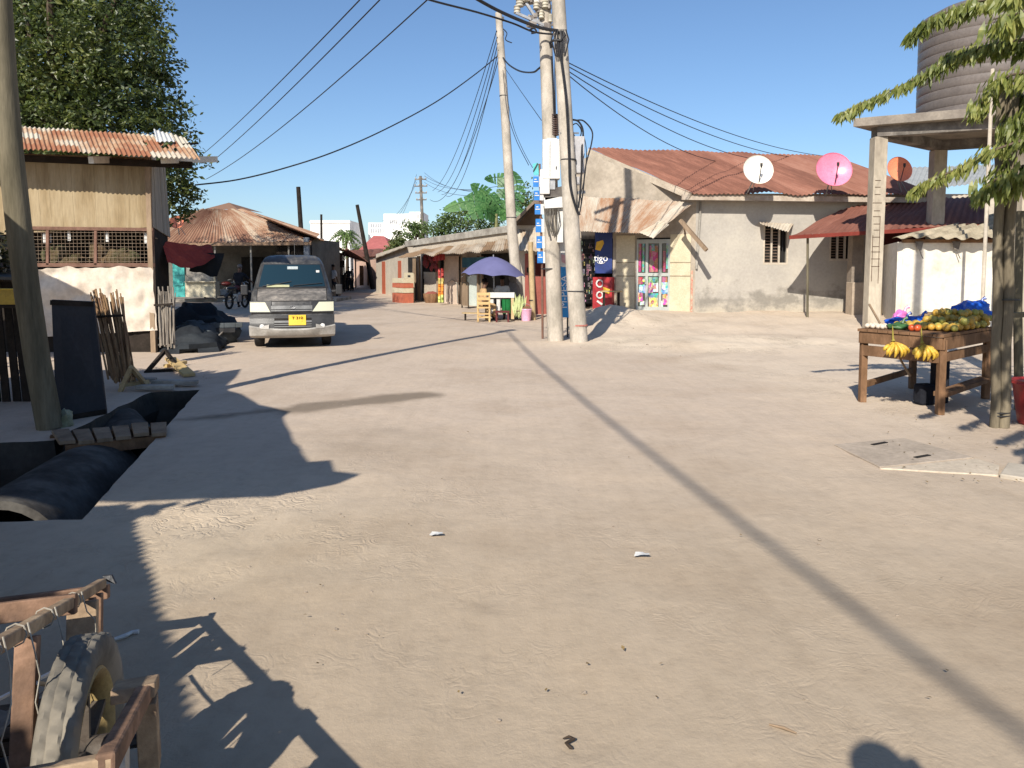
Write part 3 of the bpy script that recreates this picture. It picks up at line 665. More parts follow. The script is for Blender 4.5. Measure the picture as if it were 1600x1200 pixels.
# ------------------------------------------------------------------ people
def skinned(name, J, E, mat, parent, root, sub=1):
    names = list(J); idx = {k: i for i, k in enumerate(names)}
    me = bpy.data.meshes.new(name); me.from_pydata([J[k][:3] for k in names], [(idx[a], idx[b]) for a, b in E], [])
    me.materials.append(mat); o = bpy.data.objects.new(name, me); COL.objects.link(o); o.parent = parent
    md = o.modifiers.new('skin', 'SKIN'); md.use_smooth_shade = True
    if not me.skin_vertices: return o
    for k, i in idx.items():
        r = J[k][3]; r = r if isinstance(r, tuple) else (r, r)
        me.skin_vertices[0].data[i].radius = r; me.skin_vertices[0].data[i].use_root = (k == root)
    s = o.modifiers.new('sub', 'SUBSURF'); s.levels = sub; s.render_levels = sub
    return o
def person(label, loc, yaw, pose='stand', shirt=None, trousers=None, H=1.7, group=None, arms=None, cap=None, skirt=False, hands=True):
    """local frame: faces -y, z up, unit metres for a 1.7 m body"""
    t = thing('person', label, 'person', loc, yaw, group); k = H/1.7; t.scale = (k, k, k)
    if pose in ('stand', 'walk'):
        hz = .92; s = .17 if pose == 'walk' else .03
        L = {'hip': (0, 0, hz, (.13, .10)), 'bel': (0, 0, hz+.17, (.12, .09)), 'che': (0, .0, hz+.38, (.15, .10)), 'nb': (0, 0, hz+.52, (.07, .06)), 'nk': (0, -.01, hz+.58, .052), 'hd0': (0, -.02, hz+.66, (.07, .082)), 'hd1': (0, -.015, hz+.74, (.072, .088)),
             'hlL': (-.10, 0, hz-.08, .085), 'knL': (-.11, -.03-s*.6, .48, .056), 'anL': (-.11, -s, .09, .038), 'toL': (-.12, -s-.15, .035, .032),
             'hlR': (.10, 0, hz-.08, .085), 'knR': (.11, -.03+s*.3, .48, .056), 'anR': (.11, s+.02, .09, .038), 'toR': (.12, s-.12, .035, .032)}
        sh = hz+.47
    else:
        hz = .50 if pose == 'sit' else .80
        f = .02 if pose == 'sit' else .0
        kz = .48 if pose == 'sit' else .55
        w = .10 if pose == 'sit' else .22
        L = {'hip': (0, 0, hz, (.14, .11)), 'bel': (0, -.03, hz+.17, (.12, .10)), 'che': (0, -.07, hz+.37, (.15, .11)), 'nb': (0, -.09, hz+.51, (.07, .06)), 'nk': (0, -.11, hz+.57, .052), 'hd0': (0, -.14, hz+.65, (.07, .082)), 'hd1': (0, -.14, hz+.73, (.072, .088)),
             'hlL': (-.10, -.06, hz-.01, .088), 'knL': (-w, -.42, kz, .06), 'anL': (-w-.02, -.40, .10, .04), 'toL': (-w-.02, -.54, .04, .034),
             'hlR': (.10, -.06, hz-.01, .088), 'knR': (w, -.42, kz, .06), 'anR': (w+.02, -.40, .10, .04), 'toR': (w+.02, -.54, .04, .034)}
        sh = hz+.46
    y0 = L['che'][1]
    arms = arms or {'L': ((-.24, .02, -.28), (-.23, -.10, -.50)), 'R': ((.24, .02, -.28), (.23, -.10, -.50))}
    for sd, q in (('L', -1), ('R', 1)):
        e, h = arms[sd]
        L['sh'+sd] = (q*.165, y0, sh, .052); L['el'+sd] = (e[0], y0+e[1], sh+e[2], .038); L['wr'+sd] = (h[0], y0+h[1], sh+h[2], .026)
        wv = V(L['wr'+sd][:3]); d = (wv-V(L['el'+sd][:3])).normalized(); sx = d.cross(V((0, 1, 0)))
        sx = sx.normalized() if sx.length > .1 else V((1, 0, 0))
        pm = wv+d*.055; L['pa'+sd] = (*pm, (.030, .018))
        if hands:
            for i in range(4):
                o = sx*((i-1.5)*.018); a = pm+o*1.1+d*.035; b = a+d*(.040-.006*abs(i-1.2))+V((0, -.012, -.004))
                L[f'f{i}a{sd}'] = (*a, .009); L[f'f{i}b{sd}'] = (*b, .007)
            a = wv+d*.03-sx*q*.028; L['th'+sd] = (*(a+d*.03-sx*q*.012), .009)
    E = [('hip', 'bel'), ('bel', 'che'), ('che', 'nb'), ('nb', 'nk'), ('nk', 'hd0'), ('hd0', 'hd1')]
    for sd in 'LR':
        E += [('hip', 'hl'+sd), ('hl'+sd, 'kn'+sd), ('kn'+sd, 'an'+sd), ('an'+sd, 'to'+sd), ('che', 'sh'+sd), ('sh'+sd, 'el'+sd), ('el'+sd, 'wr'+sd), ('wr'+sd, 'pa'+sd)]
        if hands: E += [e for i in range(4) for e in (('pa'+sd, f'f{i}a{sd}'), (f'f{i}a{sd}', f'f{i}b{sd}'))]+[('wr'+sd, 'th'+sd)]
    hd = V(L['hd1'][:3])
    L['nose'] = (hd.x, hd.y-.095, hd.z-.035, .012); E.append(('hd0', 'nose'))
    body = skinned('body', L, E, skin, t, 'hip')
    def sub(keys, g):
        J = {}
        for kk in keys:
            v = L[kk]; r = v[3] if isinstance(v[3], tuple) else (v[3], v[3]); J[kk] = (v[0], v[1], v[2], (r[0]+g, r[1]+g))
        return J
    if shirt:
        ks = ['hip', 'bel', 'che', 'nb', 'shL', 'elL', 'shR', 'elR']; J = sub(ks, .018)
        skinned('shirt', J, [('hip', 'bel'), ('bel', 'che'), ('che', 'nb'), ('che', 'shL'), ('shL', 'elL'), ('che', 'shR'), ('shR', 'elR')], shirt, t, 'hip')
    if trousers:
        ks = ['bel', 'hip', 'hlL', 'knL', 'anL', 'hlR', 'knR', 'anR']; J = sub(ks, .016)
        J['bel'] = (*(V(L['hip'][:3])+V((0, 0, .07))), (.135, .11)); J['anL'] = (*L['anL'][:3], .05); J['anR'] = (*L['anR'][:3], .05)
        skinned('trousers', J, [('hip', 'bel'), ('hip', 'hlL'), ('hlL', 'knL'), ('knL', 'anL'), ('hip', 'hlR'), ('hlR', 'knR'), ('knR', 'anR')], trousers, t, 'hip')
    for sd in 'LR':
        a = V(L['an'+sd][:3]); b = V(L['to'+sd][:3]); mb = MB(); mb.blob(a.lerp(b, .55)*V((1, 1, 0)).to_3d() if False else V((a.lerp(b, .5).x, a.lerp(b, .5).y, .035)), (.045, .12, .035), 10, 6, .05)
        mb.build('shoe', dark_m, t, smooth=True, local=True)
    mb = MB(); c = hd+V((0, .012, .035)); mb.lathe(c+V((0, .005, -.03)), [(.076, -.02), (.086, .01), (.084, .05), (.06, .085), (.02, .098)], 14, 1, 1.08)
    mb.build('cap' if cap else 'hair', cap or hairm, t, smooth=True, local=True)
    return t
cl_white = M('pale cloth', (.50, .47, .44), (.4, .37, .35), 6, .85); cl_dark = M('dark cloth', (.025, .027, .035), (.016, .017, .022), 6, .9)
cl_navy = M('navy cloth', (.02, .03, .075), None, 6, .9); cl_or = M('orange cloth', (.46, .13, .06), (.34, .09, .04), 6, .85); cl_tan = M('tan cloth', (.50, .34, .18), (.4, .26, .13), 5, .85)
cl_grey = M('grey cloth', (.2, .19, .19), (.14, .13, .13), 6, .85)
def gp(px, py): g = G(px, py); g.z = zg(g.x, g.y); return g
person('person in a pale loose shirt and dark trousers walking by the dark shops', gp(521, 466), R(150), 'walk', cl_white, cl_dark, 1.72)
person('person in black standing by the far dark shops, nearer the wall', gp(545, 455), R(10), 'stand', cl_dark, cl_dark, 1.66)
person('person in a white top and dark trousers among the far dark shops', gp(551, 454), R(-60), 'stand', white_p, cl_dark, 1.5)
person('person in an orange shirt and dark trousers seen from behind near the brick crates', gp(606, 452), R(185), 'stand', cl_or, cl_dark, 1.62)
# ------------------------------------------------------------------ motorcycle
def torus(mb, c, R_, r, ax='x', n=24, m=8, rot=None):
    P = []; c = V(c)
    for i in range(n):
        a = 2*math.pi*i/n
        for j in range(m):
            b = 2*math.pi*j/m; q = R_+r*math.cos(b); p = V((r*math.sin(b), q*math.cos(a), q*math.sin(a)))
            P.append(c+(rot@p if rot is not None else p))
    mb.add(P, [(i*m+j, i*m+(j+1) % m, ((i+1) % n)*m+(j+1) % m, ((i+1) % n)*m+j) for i in range(n) for j in range(m)])
def motorcycle(label, loc, yaw):
    t = thing('motorcycle', label, 'motorcycle', loc, yaw, 'motorcycles outside the rusty roofed shop')
    for y in (-.62, .62):
        mb = MB(); torus(mb, (0, y, .30), .26, .045); w = mb.build('wheel', rubber, t, smooth=True, local=True)
        mb = MB(); mb.lathe((0, y, .3), [(.05, -.05), (.05, .05)], 12, axis=Matrix.Rotation(R(90), 3, 'Y').to_4x4())
        for k in range(8):
            a = k*math.pi/4; mb.tube([(0, y, .3), (0, y+.23*math.cos(a), .3+.23*math.sin(a))], .005, 4)
        mb.build('spokes', steel, w, local=True)
    mb = MB(); mb.blob((0, -.12, .82), (.13, .26, .11), 12, 8, .05); mb.build('fuel_tank', M('dark red tank', (.12, .02, .02), (.08, .015, .015), 6, .4), t, True, local=True)
    mb = MB(); mb.blob((0, .38, .80), (.12, .36, .055), 12, 8, .03); mb.build('seat', dark_m, t, True, local=True)
    mb = MB(); mb.box((0, 0, .42), (.22, .32, .3)); mb.lathe((0, -.16, .55), [(.07, -.1), (.08, 0), (.05, .1)], 10); mb.build('engine', steel, t, True, local=True, bevel=.02)
    mb = MB(); mb.tube([(0, -.4, .9), (0, -.05, .62), (0, .3, .35), (0, .62, .3)], .022, 6); mb.tube([(0, .3, .72), (0, .62, .62)], .02, 6)
    for x in (-.07, .07): mb.tube([(x, -.62, .3), (x, -.46, .72), (x, -.38, .98)], .02, 6); mb.tube([(x*1.3, .62, .3), (x*1.3, .45, .75)], .02, 6)
    mb.build('frame', dark_m, t, True, local=True)
    mb = MB(); mb.tube([(-.36, -.22, 1.0), (-.2, -.36, 1.04), (0, -.4, 1.0), (.2, -.36, 1.04), (.36, -.22, 1.0)], .014, 6); mb.build('handlebar', steel, t, True, local=True)
    mb = MB(); mb.blob((0, -.5, .92), (.09, .07, .09), 12, 8, 0); mb.build('headlight', white_p, t, True, local=True)
    for y, a in ((-.62, 0), (.62, 0)):
        mb = MB(); n = 8
        for i in range(n):
            a0 = R(35+i*14); a1_ = R(35+(i+1)*14); mb.beam((0, y+.33*math.cos(a0), .3+.33*math.sin(a0)), (0, y+.33*math.cos(a1_), .3+.33*math.sin(a1_)), .11, .012)
        mb.build('mudguard', dark_m, t, True, local=True)
    mb = MB(); mb.tube([(.13, -.1, .3), (.14, .3, .26), (.15, .75, .34)], [.02, .035, .04], 8); mb.build('exhaust', steel, t, True, local=True)
    return t
g1 = gp(371, 482); m1 = motorcycle('motorcycle with a rider in black, seen from the front left of the van', g1, R(172))
person('person in black clothes and a pale cap sitting on the motorcycle', g1+V((.03, .1, .02)), R(172), 'ride', cl_dark, cl_dark, 1.78, cap=cl_grey, arms={'L': ((-.30, -.18, -.20), (-.33, -.30, -.28)), 'R': ((.30, -.18, -.20), (.33, -.30, -.28))})
g2 = G(350, 470); m2 = dup(m1, g2, R(115), 'parked motorcycle standing in the shade beside the cream counter')
# ------------------------------------------------------------------ tarp covered heaps in shade
tarp_g = M('grey tarpaulin', (.105, .12, .13), (.06, .07, .078), 1.4, .7); tarp_d = M('dark tarpaulin', (.035, .04, .045), (.02, .022, .026), 1.5, .7)
for (px, py, Y, rx, ry, rz, mt, lb) in ((300, 540, 14.7, .62, .7, .36, tarp_d, 'nearest low heap of scrap under dark sheeting by the grey stick bundle'),
                                        (318, 520, 16.0, .62, .9, .38, tarp_g, 'middle heap under a grey tarpaulin left of the van'),
                                        (300, 495, 18.2, .9, 1.2, .62, tarp_d, 'tallest dark covered heap behind the grey tarpaulin heap')):
    g = W(px, py, Y); t = thing('covered_heap', lb, 'heap', (g.x, Y, 0), group='covered scrap heaps left of the van')
    mb = MB(); mb.blob((g.x, Y, .0), (rx, ry, rz*1.1), 26, 16, .22, 2.6, flat=-.02); mb.build('cover', mt, t, smooth=True)
    mb = MB(); rr = random.Random(int(px+py))
    for k in range(5):
        a = rr.uniform(-1, 1)*rx*.8; mb.beam((g.x+a, Y-ry*.7, rz*rr.uniform(.3, .7)), (g.x+a+rr.uniform(-.2, .3), Y+ry*.2, rz*rr.uniform(.8, 1.1)), .03, .02)
    mb.build('scrap_boards', concrete_dark, t)
g = G(345, 520); ty = thing('old_tyre', 'dark car tyre lying flat beside the covered heaps left of the van', 'tyre', (g.x, g.y, 0))
mb = MB(); torus(mb, (g.x, g.y, .12), .30, .12, rot=Matrix.Rotation(R(90), 3, 'Y')); mb.build('tread', rubber, ty, smooth=True)
g = G(325, 500); t = thing('grey_bumper', 'long curved grey car bumper lying on the heap left of the van', 'bumper', (g.x, g.y, 0))
mb = MB(); c = W(330, 508, 15.9); P = [c+V((x, -.12+.5*x*x, 0)) for x in (-.62, -.5, -.3, 0, .3, .5, .62)]
for a, b in zip(P, P[1:]): mb.beam(a, b, .05, .10)
mb.build('bar', tarp_g, t, bevel=.01); mb = MB()
for a, b in zip(P[1:-1], P[2:-1]): mb.beam(a+V((0, -.03, -.10)), b+V((0, -.03, -.10)), .03, .09)
mb.build('grille', dark_m, t)
# ------------------------------------------------------------------ rusty hip-roof shop at left back
YB = 37.0
h2 = thing('hip_roof_shop', 'low shop with a wide rusty brown hip roof and deep dark veranda behind the van', 'shop', W(375, 465, YB).xy.to_3d())
E0 = W(240, 380, YB-1.4); E1 = W(486, 378, YB-1.4); Rl = W(318, 327, YB+3.2); Rr = W(372, 327, YB+3.2); E2 = W(500, 366, YB+6); E3 = W(200, 360, YB+6)
mb = MB(); midl = E0.lerp(Rl, .42)+V((0, 0, -.06)); midr = E1.lerp(Rr, .42)+V((0, 0, -.06))
mb.corr(E0, E1, Rr, Rl, .16, .025, 10, .04)
mb.build('roof', rustmat('hip roof iron', (.22, .11, .07), (.31, .18, .115), (.44, .36, .27), .85, 2.4, .475), h2)
mb = MB(); mb.corr(E1, E2, Rr+V((.1, .3, .05)), Rr, .16, .025, 4); mb.corr(E3, E0, Rl, Rl+V((-.1, .3, .05)), .16, .025, 4)
mb.poly([Rl, Rr, (Rl+Rr)/2+V((.1, .9, .42))]); mb.poly([Rr, Rr+V((.5, 2.5, 0)), (Rl+Rr)/2+V((.1, .9, .42))]); mb.poly([Rl, (Rl+Rr)/2+V((.1, .9, .42)), Rl+V((-.5, 2.5, 0))])
mb.build('hip_side', rust_h, h2)
mb = MB(); mb.beam(E0+V((0, .03, -.07)), E1+V((0, .03, -.07)), .05, .14); mb.build('fascia', M('fascia timber', (.36, .24, .16), (.26, .17, .11), 3, .8), h2)
bz = 0.; xa = W(262, 465, YB).x; xb = W(486, 465, YB).x
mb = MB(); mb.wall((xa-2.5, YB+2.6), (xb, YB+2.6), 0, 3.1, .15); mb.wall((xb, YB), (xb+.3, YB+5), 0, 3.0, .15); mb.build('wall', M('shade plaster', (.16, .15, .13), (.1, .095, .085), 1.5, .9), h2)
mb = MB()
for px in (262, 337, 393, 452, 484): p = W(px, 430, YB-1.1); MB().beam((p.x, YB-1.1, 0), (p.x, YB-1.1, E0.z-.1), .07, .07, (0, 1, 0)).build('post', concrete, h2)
p = W(395, 440, YB+2.5); MB().box((p.x, p.y, 1.1), (1.1, .06, 2.1)).build('doorway', shade_dark, h2); p = W(440, 440, YB+2.5); MB().box((p.x, p.y, 1.5), (1.3, .06, 1.0)).build('window', shade_dark, h2)
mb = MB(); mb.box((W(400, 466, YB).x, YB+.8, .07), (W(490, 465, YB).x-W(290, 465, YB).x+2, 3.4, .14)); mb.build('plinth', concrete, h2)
# cream counter and turquoise door
t = thing('cream_counter', 'cream painted kiosk front with a grey upper panel beside the turquoise door', 'kiosk', W(314, 465, YB-1.6).xy.to_3d())
Yc = YB-1.6
def bxw(mb, x0, x1, y0, y1, Y, t, off=0.):
    a = W(x0, y1, Y); b = W(x1, y1, Y); top = W(x0, y0, Y).z; bot = max(a.z, 0) if a.z > -.3 else 0
    mb.wall((a.x, Y-off), (b.x, Y-off), bot, top, t)
mb = MB(); bxw(mb, 290, 337, 440, 464, Yc, .5); mb.build('counter', M('cream board', (.60, .54, .40), (.5, .45, .33), 2, .8), t)
mb = MB(); bxw(mb, 290, 334, 412, 439, Yc, .1, -.1); mb.build('upper_panel', concrete, t)
mb = MB(); bxw(mb, 334, 337, 410, 466, Yc, .12, .01); mb.beam(W(289, 440, Yc-.06), W(338, 440, Yc-.06), .2, .05); mb.build('frame', cream, t)
t = thing('turquoise_door', 'turquoise painted door and cabinet at the left end of the cream counter', 'door', W(281, 465, Yc).xy.to_3d())
teal = M('turquoise paint', (.06, .42, .38), (.04, .33, .30), 4, .5)
mb = MB(); bxw(mb, 271, 289, 412, 464, Yc, .08); mb.build('door_leaf', teal, t)
mb = MB(); bxw(mb, 273, 287, 441, 446, Yc, .04, .05); bxw(mb, 273, 287, 428, 430, Yc, .03, .04); mb.build('shelf_rail', teal, t)
# red cloth awning at the stall corner
t = thing('red_awning', 'sagging dark red cloth awning tied out from the wooden stall corner', 'awning', W(290, 400, 15.5))
mb = MB(); a = W(252, 375, 15.2); b = W(330, 383, 17.2); c = W(336, 402, 16.4); d = W(262, 410, 14.6)
mb.sheet(d, c, b, a, 24, 14, lambda u, v, p: V((0, 0, -.16*math.sin(math.pi*u)*(1-v*.8)+.03*noise.noise(V((u*6, v*6, 0))))))
mb.build('cloth', M('dark red cloth', (.42, .075, .05), (.30, .05, .04), 2, .85), t, smooth=True)
mb = MB(); q = W(332, 402, 16.5)
mb.sheet(q+V((-.35, 0, .1)), q+V((.22, .1, .08)), q+V((.05, .1, -.42)), q+V((-.5, 0, -.28)), 8, 8, lambda u, v, p: V((0, .05*noise.noise(p*6), .05*noise.noise(p*5))))
mb.build('torn_flap', tarp_d, t, smooth=True)
mb = MB(); mb.tube([a, W(243, 372, 14.3)], .01, 5); mb.tube([b, W(340, 378, 18)], .01, 5); mb.build('rope', wood, t)
# orange dish left
def dish(label, c, r, face, mt, foot, struts=True):
    t = thing('satellite_dish', label, 'satellite dish', foot, group='satellite dishes on the roofs')
    f = V(face).normalized(); q = f.to_track_quat('Z', 'Y').to_matrix()
    mb = MB(); prof = [(r*s, .32*r*s*s-.1*r) for s in (.02, .2, .4, .6, .8, .93, 1.0)]+[(r*1.0, .22*r+.02)]+[(r*s, .32*r*s*s-.1*r-.012) for s in (.93, .6, .02)]
    n = 32; P = [V(c)+q@V((a*math.cos(2*math.pi*k/n), a*math.sin(2*math.pi*k/n), z)) for a, z in prof for k in range(n)]
    mb.add(P, [(i*n+k, i*n+(k+1) % n, (i+1)*n+(k+1) % n, (i+1)*n+k) for i in range(len(prof)-1) for k in range(n)])
    mb.build('reflector', mt, t, smooth=True)
    mb = MB(); dn = (q@V((0, -1, 0))); dn = dn if dn.z < 0 else -dn
    fp = V(c)+f*r*.85; mb.tube([V(c)+dn*r*.9+f*.15*r, fp], .014, 6); mb.lathe(fp, [(.02, -.05), (.035, 0), (.035, .07)], 10); mb.build('feed_arm', dark_m, t, smooth=True)
    mb = MB(); mb.tube([V(c)-f*.1*r, V(c)-f*.3*r+V((0, 0, -.1)), V(foot)], .022, 6); mb.tube([V(c)-f*.25*r, V(foot)+V((.22, .1, 0))], .014, 6); mb.build('mast', steel, t, smooth=True)
    return t
or_m = M('orange enamel', (.85, .30, .16), (.78, .25, .13), 3, .35, bp=0); pk_m = M('pink enamel', (.85, .25, .38), (.78, .21, .33), 3, .3, bp=0); wh_m = M('cream enamel', (.80, .76, .68), (.72, .68, .60), 3, .35, bp=.05)
c = W(277, 348, 33); dish('small orange satellite dish at the left end of the rusty hip roof', c, .30, (.2, -1, .45), or_m, c+V((-.1, .4, -.5)))
# ------------------------------------------------------------------ dark shop row behind the van, receding
A2 = (W(487, 466, 36).x, 36.0); B2 = (W(556, 449, 62).x, 62.0)
t = thing('dark_shop_row', 'row of dark shaded open shops with leaning iron roofs right of the van', 'shop row', (A2[0], A2[1], 0))
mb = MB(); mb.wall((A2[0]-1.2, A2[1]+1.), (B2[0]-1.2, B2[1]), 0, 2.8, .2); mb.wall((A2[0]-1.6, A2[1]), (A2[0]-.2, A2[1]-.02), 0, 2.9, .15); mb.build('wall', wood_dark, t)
mb = MB(); e0 = PL(493, 369, A2, B2); e1 = PL(556, 396, A2, B2)
mb.corr(V((A2[0]+.25, A2[1], 3.0)), V((B2[0]+.25, B2[1], 2.6)), V((B2[0]-2.6, B2[1], 3.4)), V((A2[0]-2.6, A2[1], 4.1)), .2, .03, 3); mb.build('roof', rust_l, t)
mb = MB()
for k in range(9):
    u = k/8; x = A2[0]+(B2[0]-A2[0])*u; y = A2[1]+(B2[1]-A2[1])*u; MB().beam((x, y, 0), (x, y, 2.95-.35*u), .09, .09, (0, 1, 0)).build('post', wood_dark, t)
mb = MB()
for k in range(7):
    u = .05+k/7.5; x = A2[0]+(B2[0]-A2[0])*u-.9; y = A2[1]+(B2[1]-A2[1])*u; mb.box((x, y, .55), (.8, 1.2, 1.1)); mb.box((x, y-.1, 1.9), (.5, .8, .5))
mb.build('shelving', shade_dark, t)
mb = MB(); mb.corr(V((A2[0]+.1, A2[1]+12, 2.2)), V((B2[0]+1.3, B2[1]-1, 2.0)), V((B2[0]-1, B2[1]-1, 2.7)), V((A2[0]-.9, A2[1]+12, 2.8)), .2, .03, 3); mb.build('awning', maroon_r, t)
mb = MB(); mb.wall((A2[0]-.25, A2[1]-.3), (A2[0]-.02, A2[1]-.3), 0, 3.0, .2); mb.build('corner_pillar', M('blue grey pillar', (.2, .22, .25), (.15, .17, .19), 2, .8), t)
# ------------------------------------------------------------------ far buildings
wall_far = M('far white wall', (.80, .79, .76), (.76, .75, .72), .05, .9, bp=0)
t = thing('white_block', 'plain white building block far behind the leaning pole', 'building', W(510, 400, 165).xy.to_3d())
mb = MB(); a = W(486, 400, 165); b = W(547, 400, 165); mb.box(((a.x+b.x)/2, 172, 6.0), (b.x-a.x, 14, 12.0+W(510, 345, 165).z-12)); mb.build('wall', wall_far, t)
mb = MB(); zt = W(510, 345, 165).z
mb.box(((a.x+b.x)/2, 164.9, zt-.3), (b.x-a.x+.3, .3, .5)); mb.build('parapet', wall_far, t)
t = thing('white_hospital', 'stepped white multi-storey building with rows of small windows in the far distance', 'building', W(620, 400, 180).xy.to_3d())
mb = MB(); wn = MB()
for (x0, x1, yt, Y) in ((576, 602, 348, 182), (600, 661, 334, 180), (640, 661, 331, 179.5)):
    a = W(x0, 400, Y); b = W(x1, 400, Y); z = W(600, yt, Y).z; mb.box(((a.x+b.x)/2, Y+6, z/2), (b.x-a.x, 12, z))
mb.build('wall', wall_far, t)
for (x0, x1, ys, n) in ((578, 600, (352, 360), 6), (608, 620, (346,), 4), (627, 633, (345,), 2), (651, 658, (337,), 2)):
    for yy in ys:
        for i in range(n):
            px = x0+(x1-x0)*(i+.5)/n; p = W(px, yy, 180 if x0 > 600 else 182)
            if x0 == 651: p = W(px, yy, 179.5)
            o = MB().box(p+V((0, -.04, 0)), ((x1-x0)/n/1200*180*.55, .3, .8)).build('window', M('far window', (.45, .47, .5), None, 1, .6, bp=0), t)
t = thing('red_roof_house', 'house with a faded pinkish red hip roof in front of the far white building', 'house', W(585, 430, 88).xy.to_3d())
mb = MB(); e = [W(548, 402, 84), W(618, 398, 84), W(640, 392, 95), W(560, 392, 95)]; rdg = [W(584, 368, 90), W(600, 369, 90)]
mb.poly([e[0], e[1], rdg[1], rdg[0]]); mb.poly([e[1], e[2], rdg[1]]); mb.poly([e[0], rdg[0], e[3]]); mb.poly([e[2], e[3], rdg[0], rdg[1]])
mb.build('roof', M('pink red roof', (.42, .14, .13), (.34, .11, .10), .4, .7), t)
mb = MB(); mb.wall((e[0].x+.3, 84.4), (e[1].x-.3, 84.4), 0, e[0].z, 8); mb.build('wall', plaster, t)
t = thing('pink_house', 'small pinkish walled house with a rusty lean-to roof at the end of the street', 'house', W(575, 448, 64).xy.to_3d())
mb = MB(); mb.wall((W(553, 448, 66).x, 66), (W(590, 448, 60).x, 60), 0, W(570, 400, 63).z, 5); mb.build('wall', M('pink plaster', (.52, .36, .28), (.42, .29, .23), 1, .9), t)
mb = MB(); mb.corr(W(550, 402, 65), W(592, 400, 59), W(600, 388, 66), W(545, 391, 72), .25, .03, 3); mb.build('roof', rust_red, t)
for px in (562, 574): mb = MB(); bxw(mb, px, px+6, 415, 446, 62.0, .1, .0); mb.build('door', wood_brown, t)
# ------------------------------------------------------------------ palms and background trees
def palm(label, px, py, Y, r, h, nf, seed, cat='palm'):
    rr = random.Random(seed); c = W(px, py, Y); t = thing('palm_tree', label, cat, (c.x, c.y, 0))
    mb = MB(); mb.tube([(c.x, c.y, 0), (c.x+.15, c.y, c.z*.5), c], [.2, .16, .13], 8); mb.build('trunk', bark, t, smooth=True)
    mb = MB()
    for i in range(nf):
        a = rr.uniform(0, 6.28); el = rr.uniform(-.3, 1.2); d = V((math.cos(a)*math.cos(el), math.sin(a)*math.cos(el), math.sin(el)))
        prev = c
        for s in range(1, 9):
            u = s/8; p = c+d*r*u+V((0, 0, -r*.75*u*u)); q = d.cross(V((0, 0, 1))).normalized(); w = r*.22*(1-u*.6)
            mb.add([prev, prev+q*w+V((0, 0, -w*.5)), p+q*w*.9+V((0, 0, -w*.6)), p], [(0, 1, 2)]); mb.add([prev, prev-q*w+V((0, 0, -w*.5)), p-q*w*.9+V((0, 0, -w*.6)), p], [(0, 1, 2)]); prev = p
    mb.build('fronds', green_m, t)
palm('bushy palm in front of the plain white block beyond the dark shops', 540, 366, 95, 2.3, 5, 46, 1)
palm('thin pale palm just right of the bushy palm', 560, 388, 90, 2.0, 4, 12, 2)
def bush(label, blobs, Y, mt, name='leafy_tree', cat='tree', size=.17, dens=420, seed=1):
    rr = random.Random(seed); c0 = W(blobs[0][0], blobs[0][1], Y); t = thing(name, label, cat, (c0.x, c0.y, 0)); mb = MB(); tb = MB()
    tb.tube([(c0.x, c0.y, 0), (c0.x, c0.y, c0.z)], [.15, .05], 7)
    for (px, py, r) in blobs:
        c = W(px, py, Y+rr.uniform(-.5, .5)); tb.tube([(c0.x, c0.y, c0.z*.4), c], [.07, .02], 5)
        for k in range(6): leafcloud(mb, c+V((rr.gauss(0, .4)*r, rr.gauss(0, .4)*r, rr.gauss(0, .35)*r)), (r*.6, r*.6, r*.5), int(dens*r*r/6)+6, size, rr, .3)
    mb.build('crown', mt, t); tb.build('trunk', bark, t)
bush('small dark cypress-like tree beside the red roofed house', [(620, 378, 1.0), (619, 388, .9)], 80, green_d, size=.4, seed=4)
bush('second small dark tree just right of the cypress-like tree', [(627, 382, .8), (627, 390, .8)], 78, green_d, size=.4, seed=5)
bush('round olive bush rising over the left end of the flat shop roof', [(650, 354, .75), (640, 362, .6), (662, 356, .7), (655, 365, .6)], 43, green_m, size=.2, seed=6)
bush('low green shrubbery between the olive bush and the banana plant', [(690, 352, .9), (715, 350, 1.0), (735, 345, .9), (705, 358, .8), (675, 357, .6), (755, 345, .9), (775, 342, .8), (725, 340, .8)], 37, green_m, size=.17, dens=520, seed=7)
bush('grey green tree behind the gabled roof left of the pole cluster', [(815, 308, .8), (825, 318, .7), (806, 320, .7)], 38, green_m, size=.2, seed=8)
# banana plant
Yb = 33.5; c = W(775, 345, Yb); t = thing('banana_plant', 'banana plant with broad arching green leaves above the flat shop roof', 'banana plant', (c.x, c.y, 0))
mb = MB(); mb.tube([(c.x, c.y, 0), (c.x, c.y, 2.4), c+V((0, 0, .3))], [.16, .13, .08], 10); mb.build('stem', M('banana stem', (.24, .26, .12), (.16, .15, .07), 4, .7), t, smooth=True)
mb = MB()
def bleaf(pts_, w):
    P = [W(px, py, Yb+dy) for px, py, dy in pts_]
    n = 14; prev = None
    def at(u):
        u *= len(P)-1; i = min(int(u), len(P)-2); f = u-i
        p0 = P[max(i-1, 0)]; p1 = P[i]; p2 = P[i+1]; p3 = P[min(i+2, len(P)-1)]
        return .5*((2*p1)+(p2-p0)*f+(2*p0-5*p1+4*p2-p3)*f*f+(3*p1-p0-3*p2+p3)*f**3)
    for k in range(n):
        a = at(k/n); b = at((k+1)/n); d = (b-a).normalized(); s = d.cross(V((0, -1, .35))).normalized(); up = V((0, -.35, 0))
        wa = w*math.sin(math.pi*min(1, .12+.88*(k/n)))**.6; wb = w*math.sin(math.pi*min(1, .12+.88*((k+1)/n)))**.6 if k < n-1 else .02
        g_ = .0 if rng.random() > .3 else .06
        for q in (1, -1):
            mb.add([a, b-d*g_, b-d*g_+s*q*wb+V((0, .18*wb, -.25*wb)), a+s*q*wa+V((0, .18*wa, -.25*wa))], [(0, 1, 2, 3)])
    mb.tube([at(k/8) for k in range(9)], .02, 5)
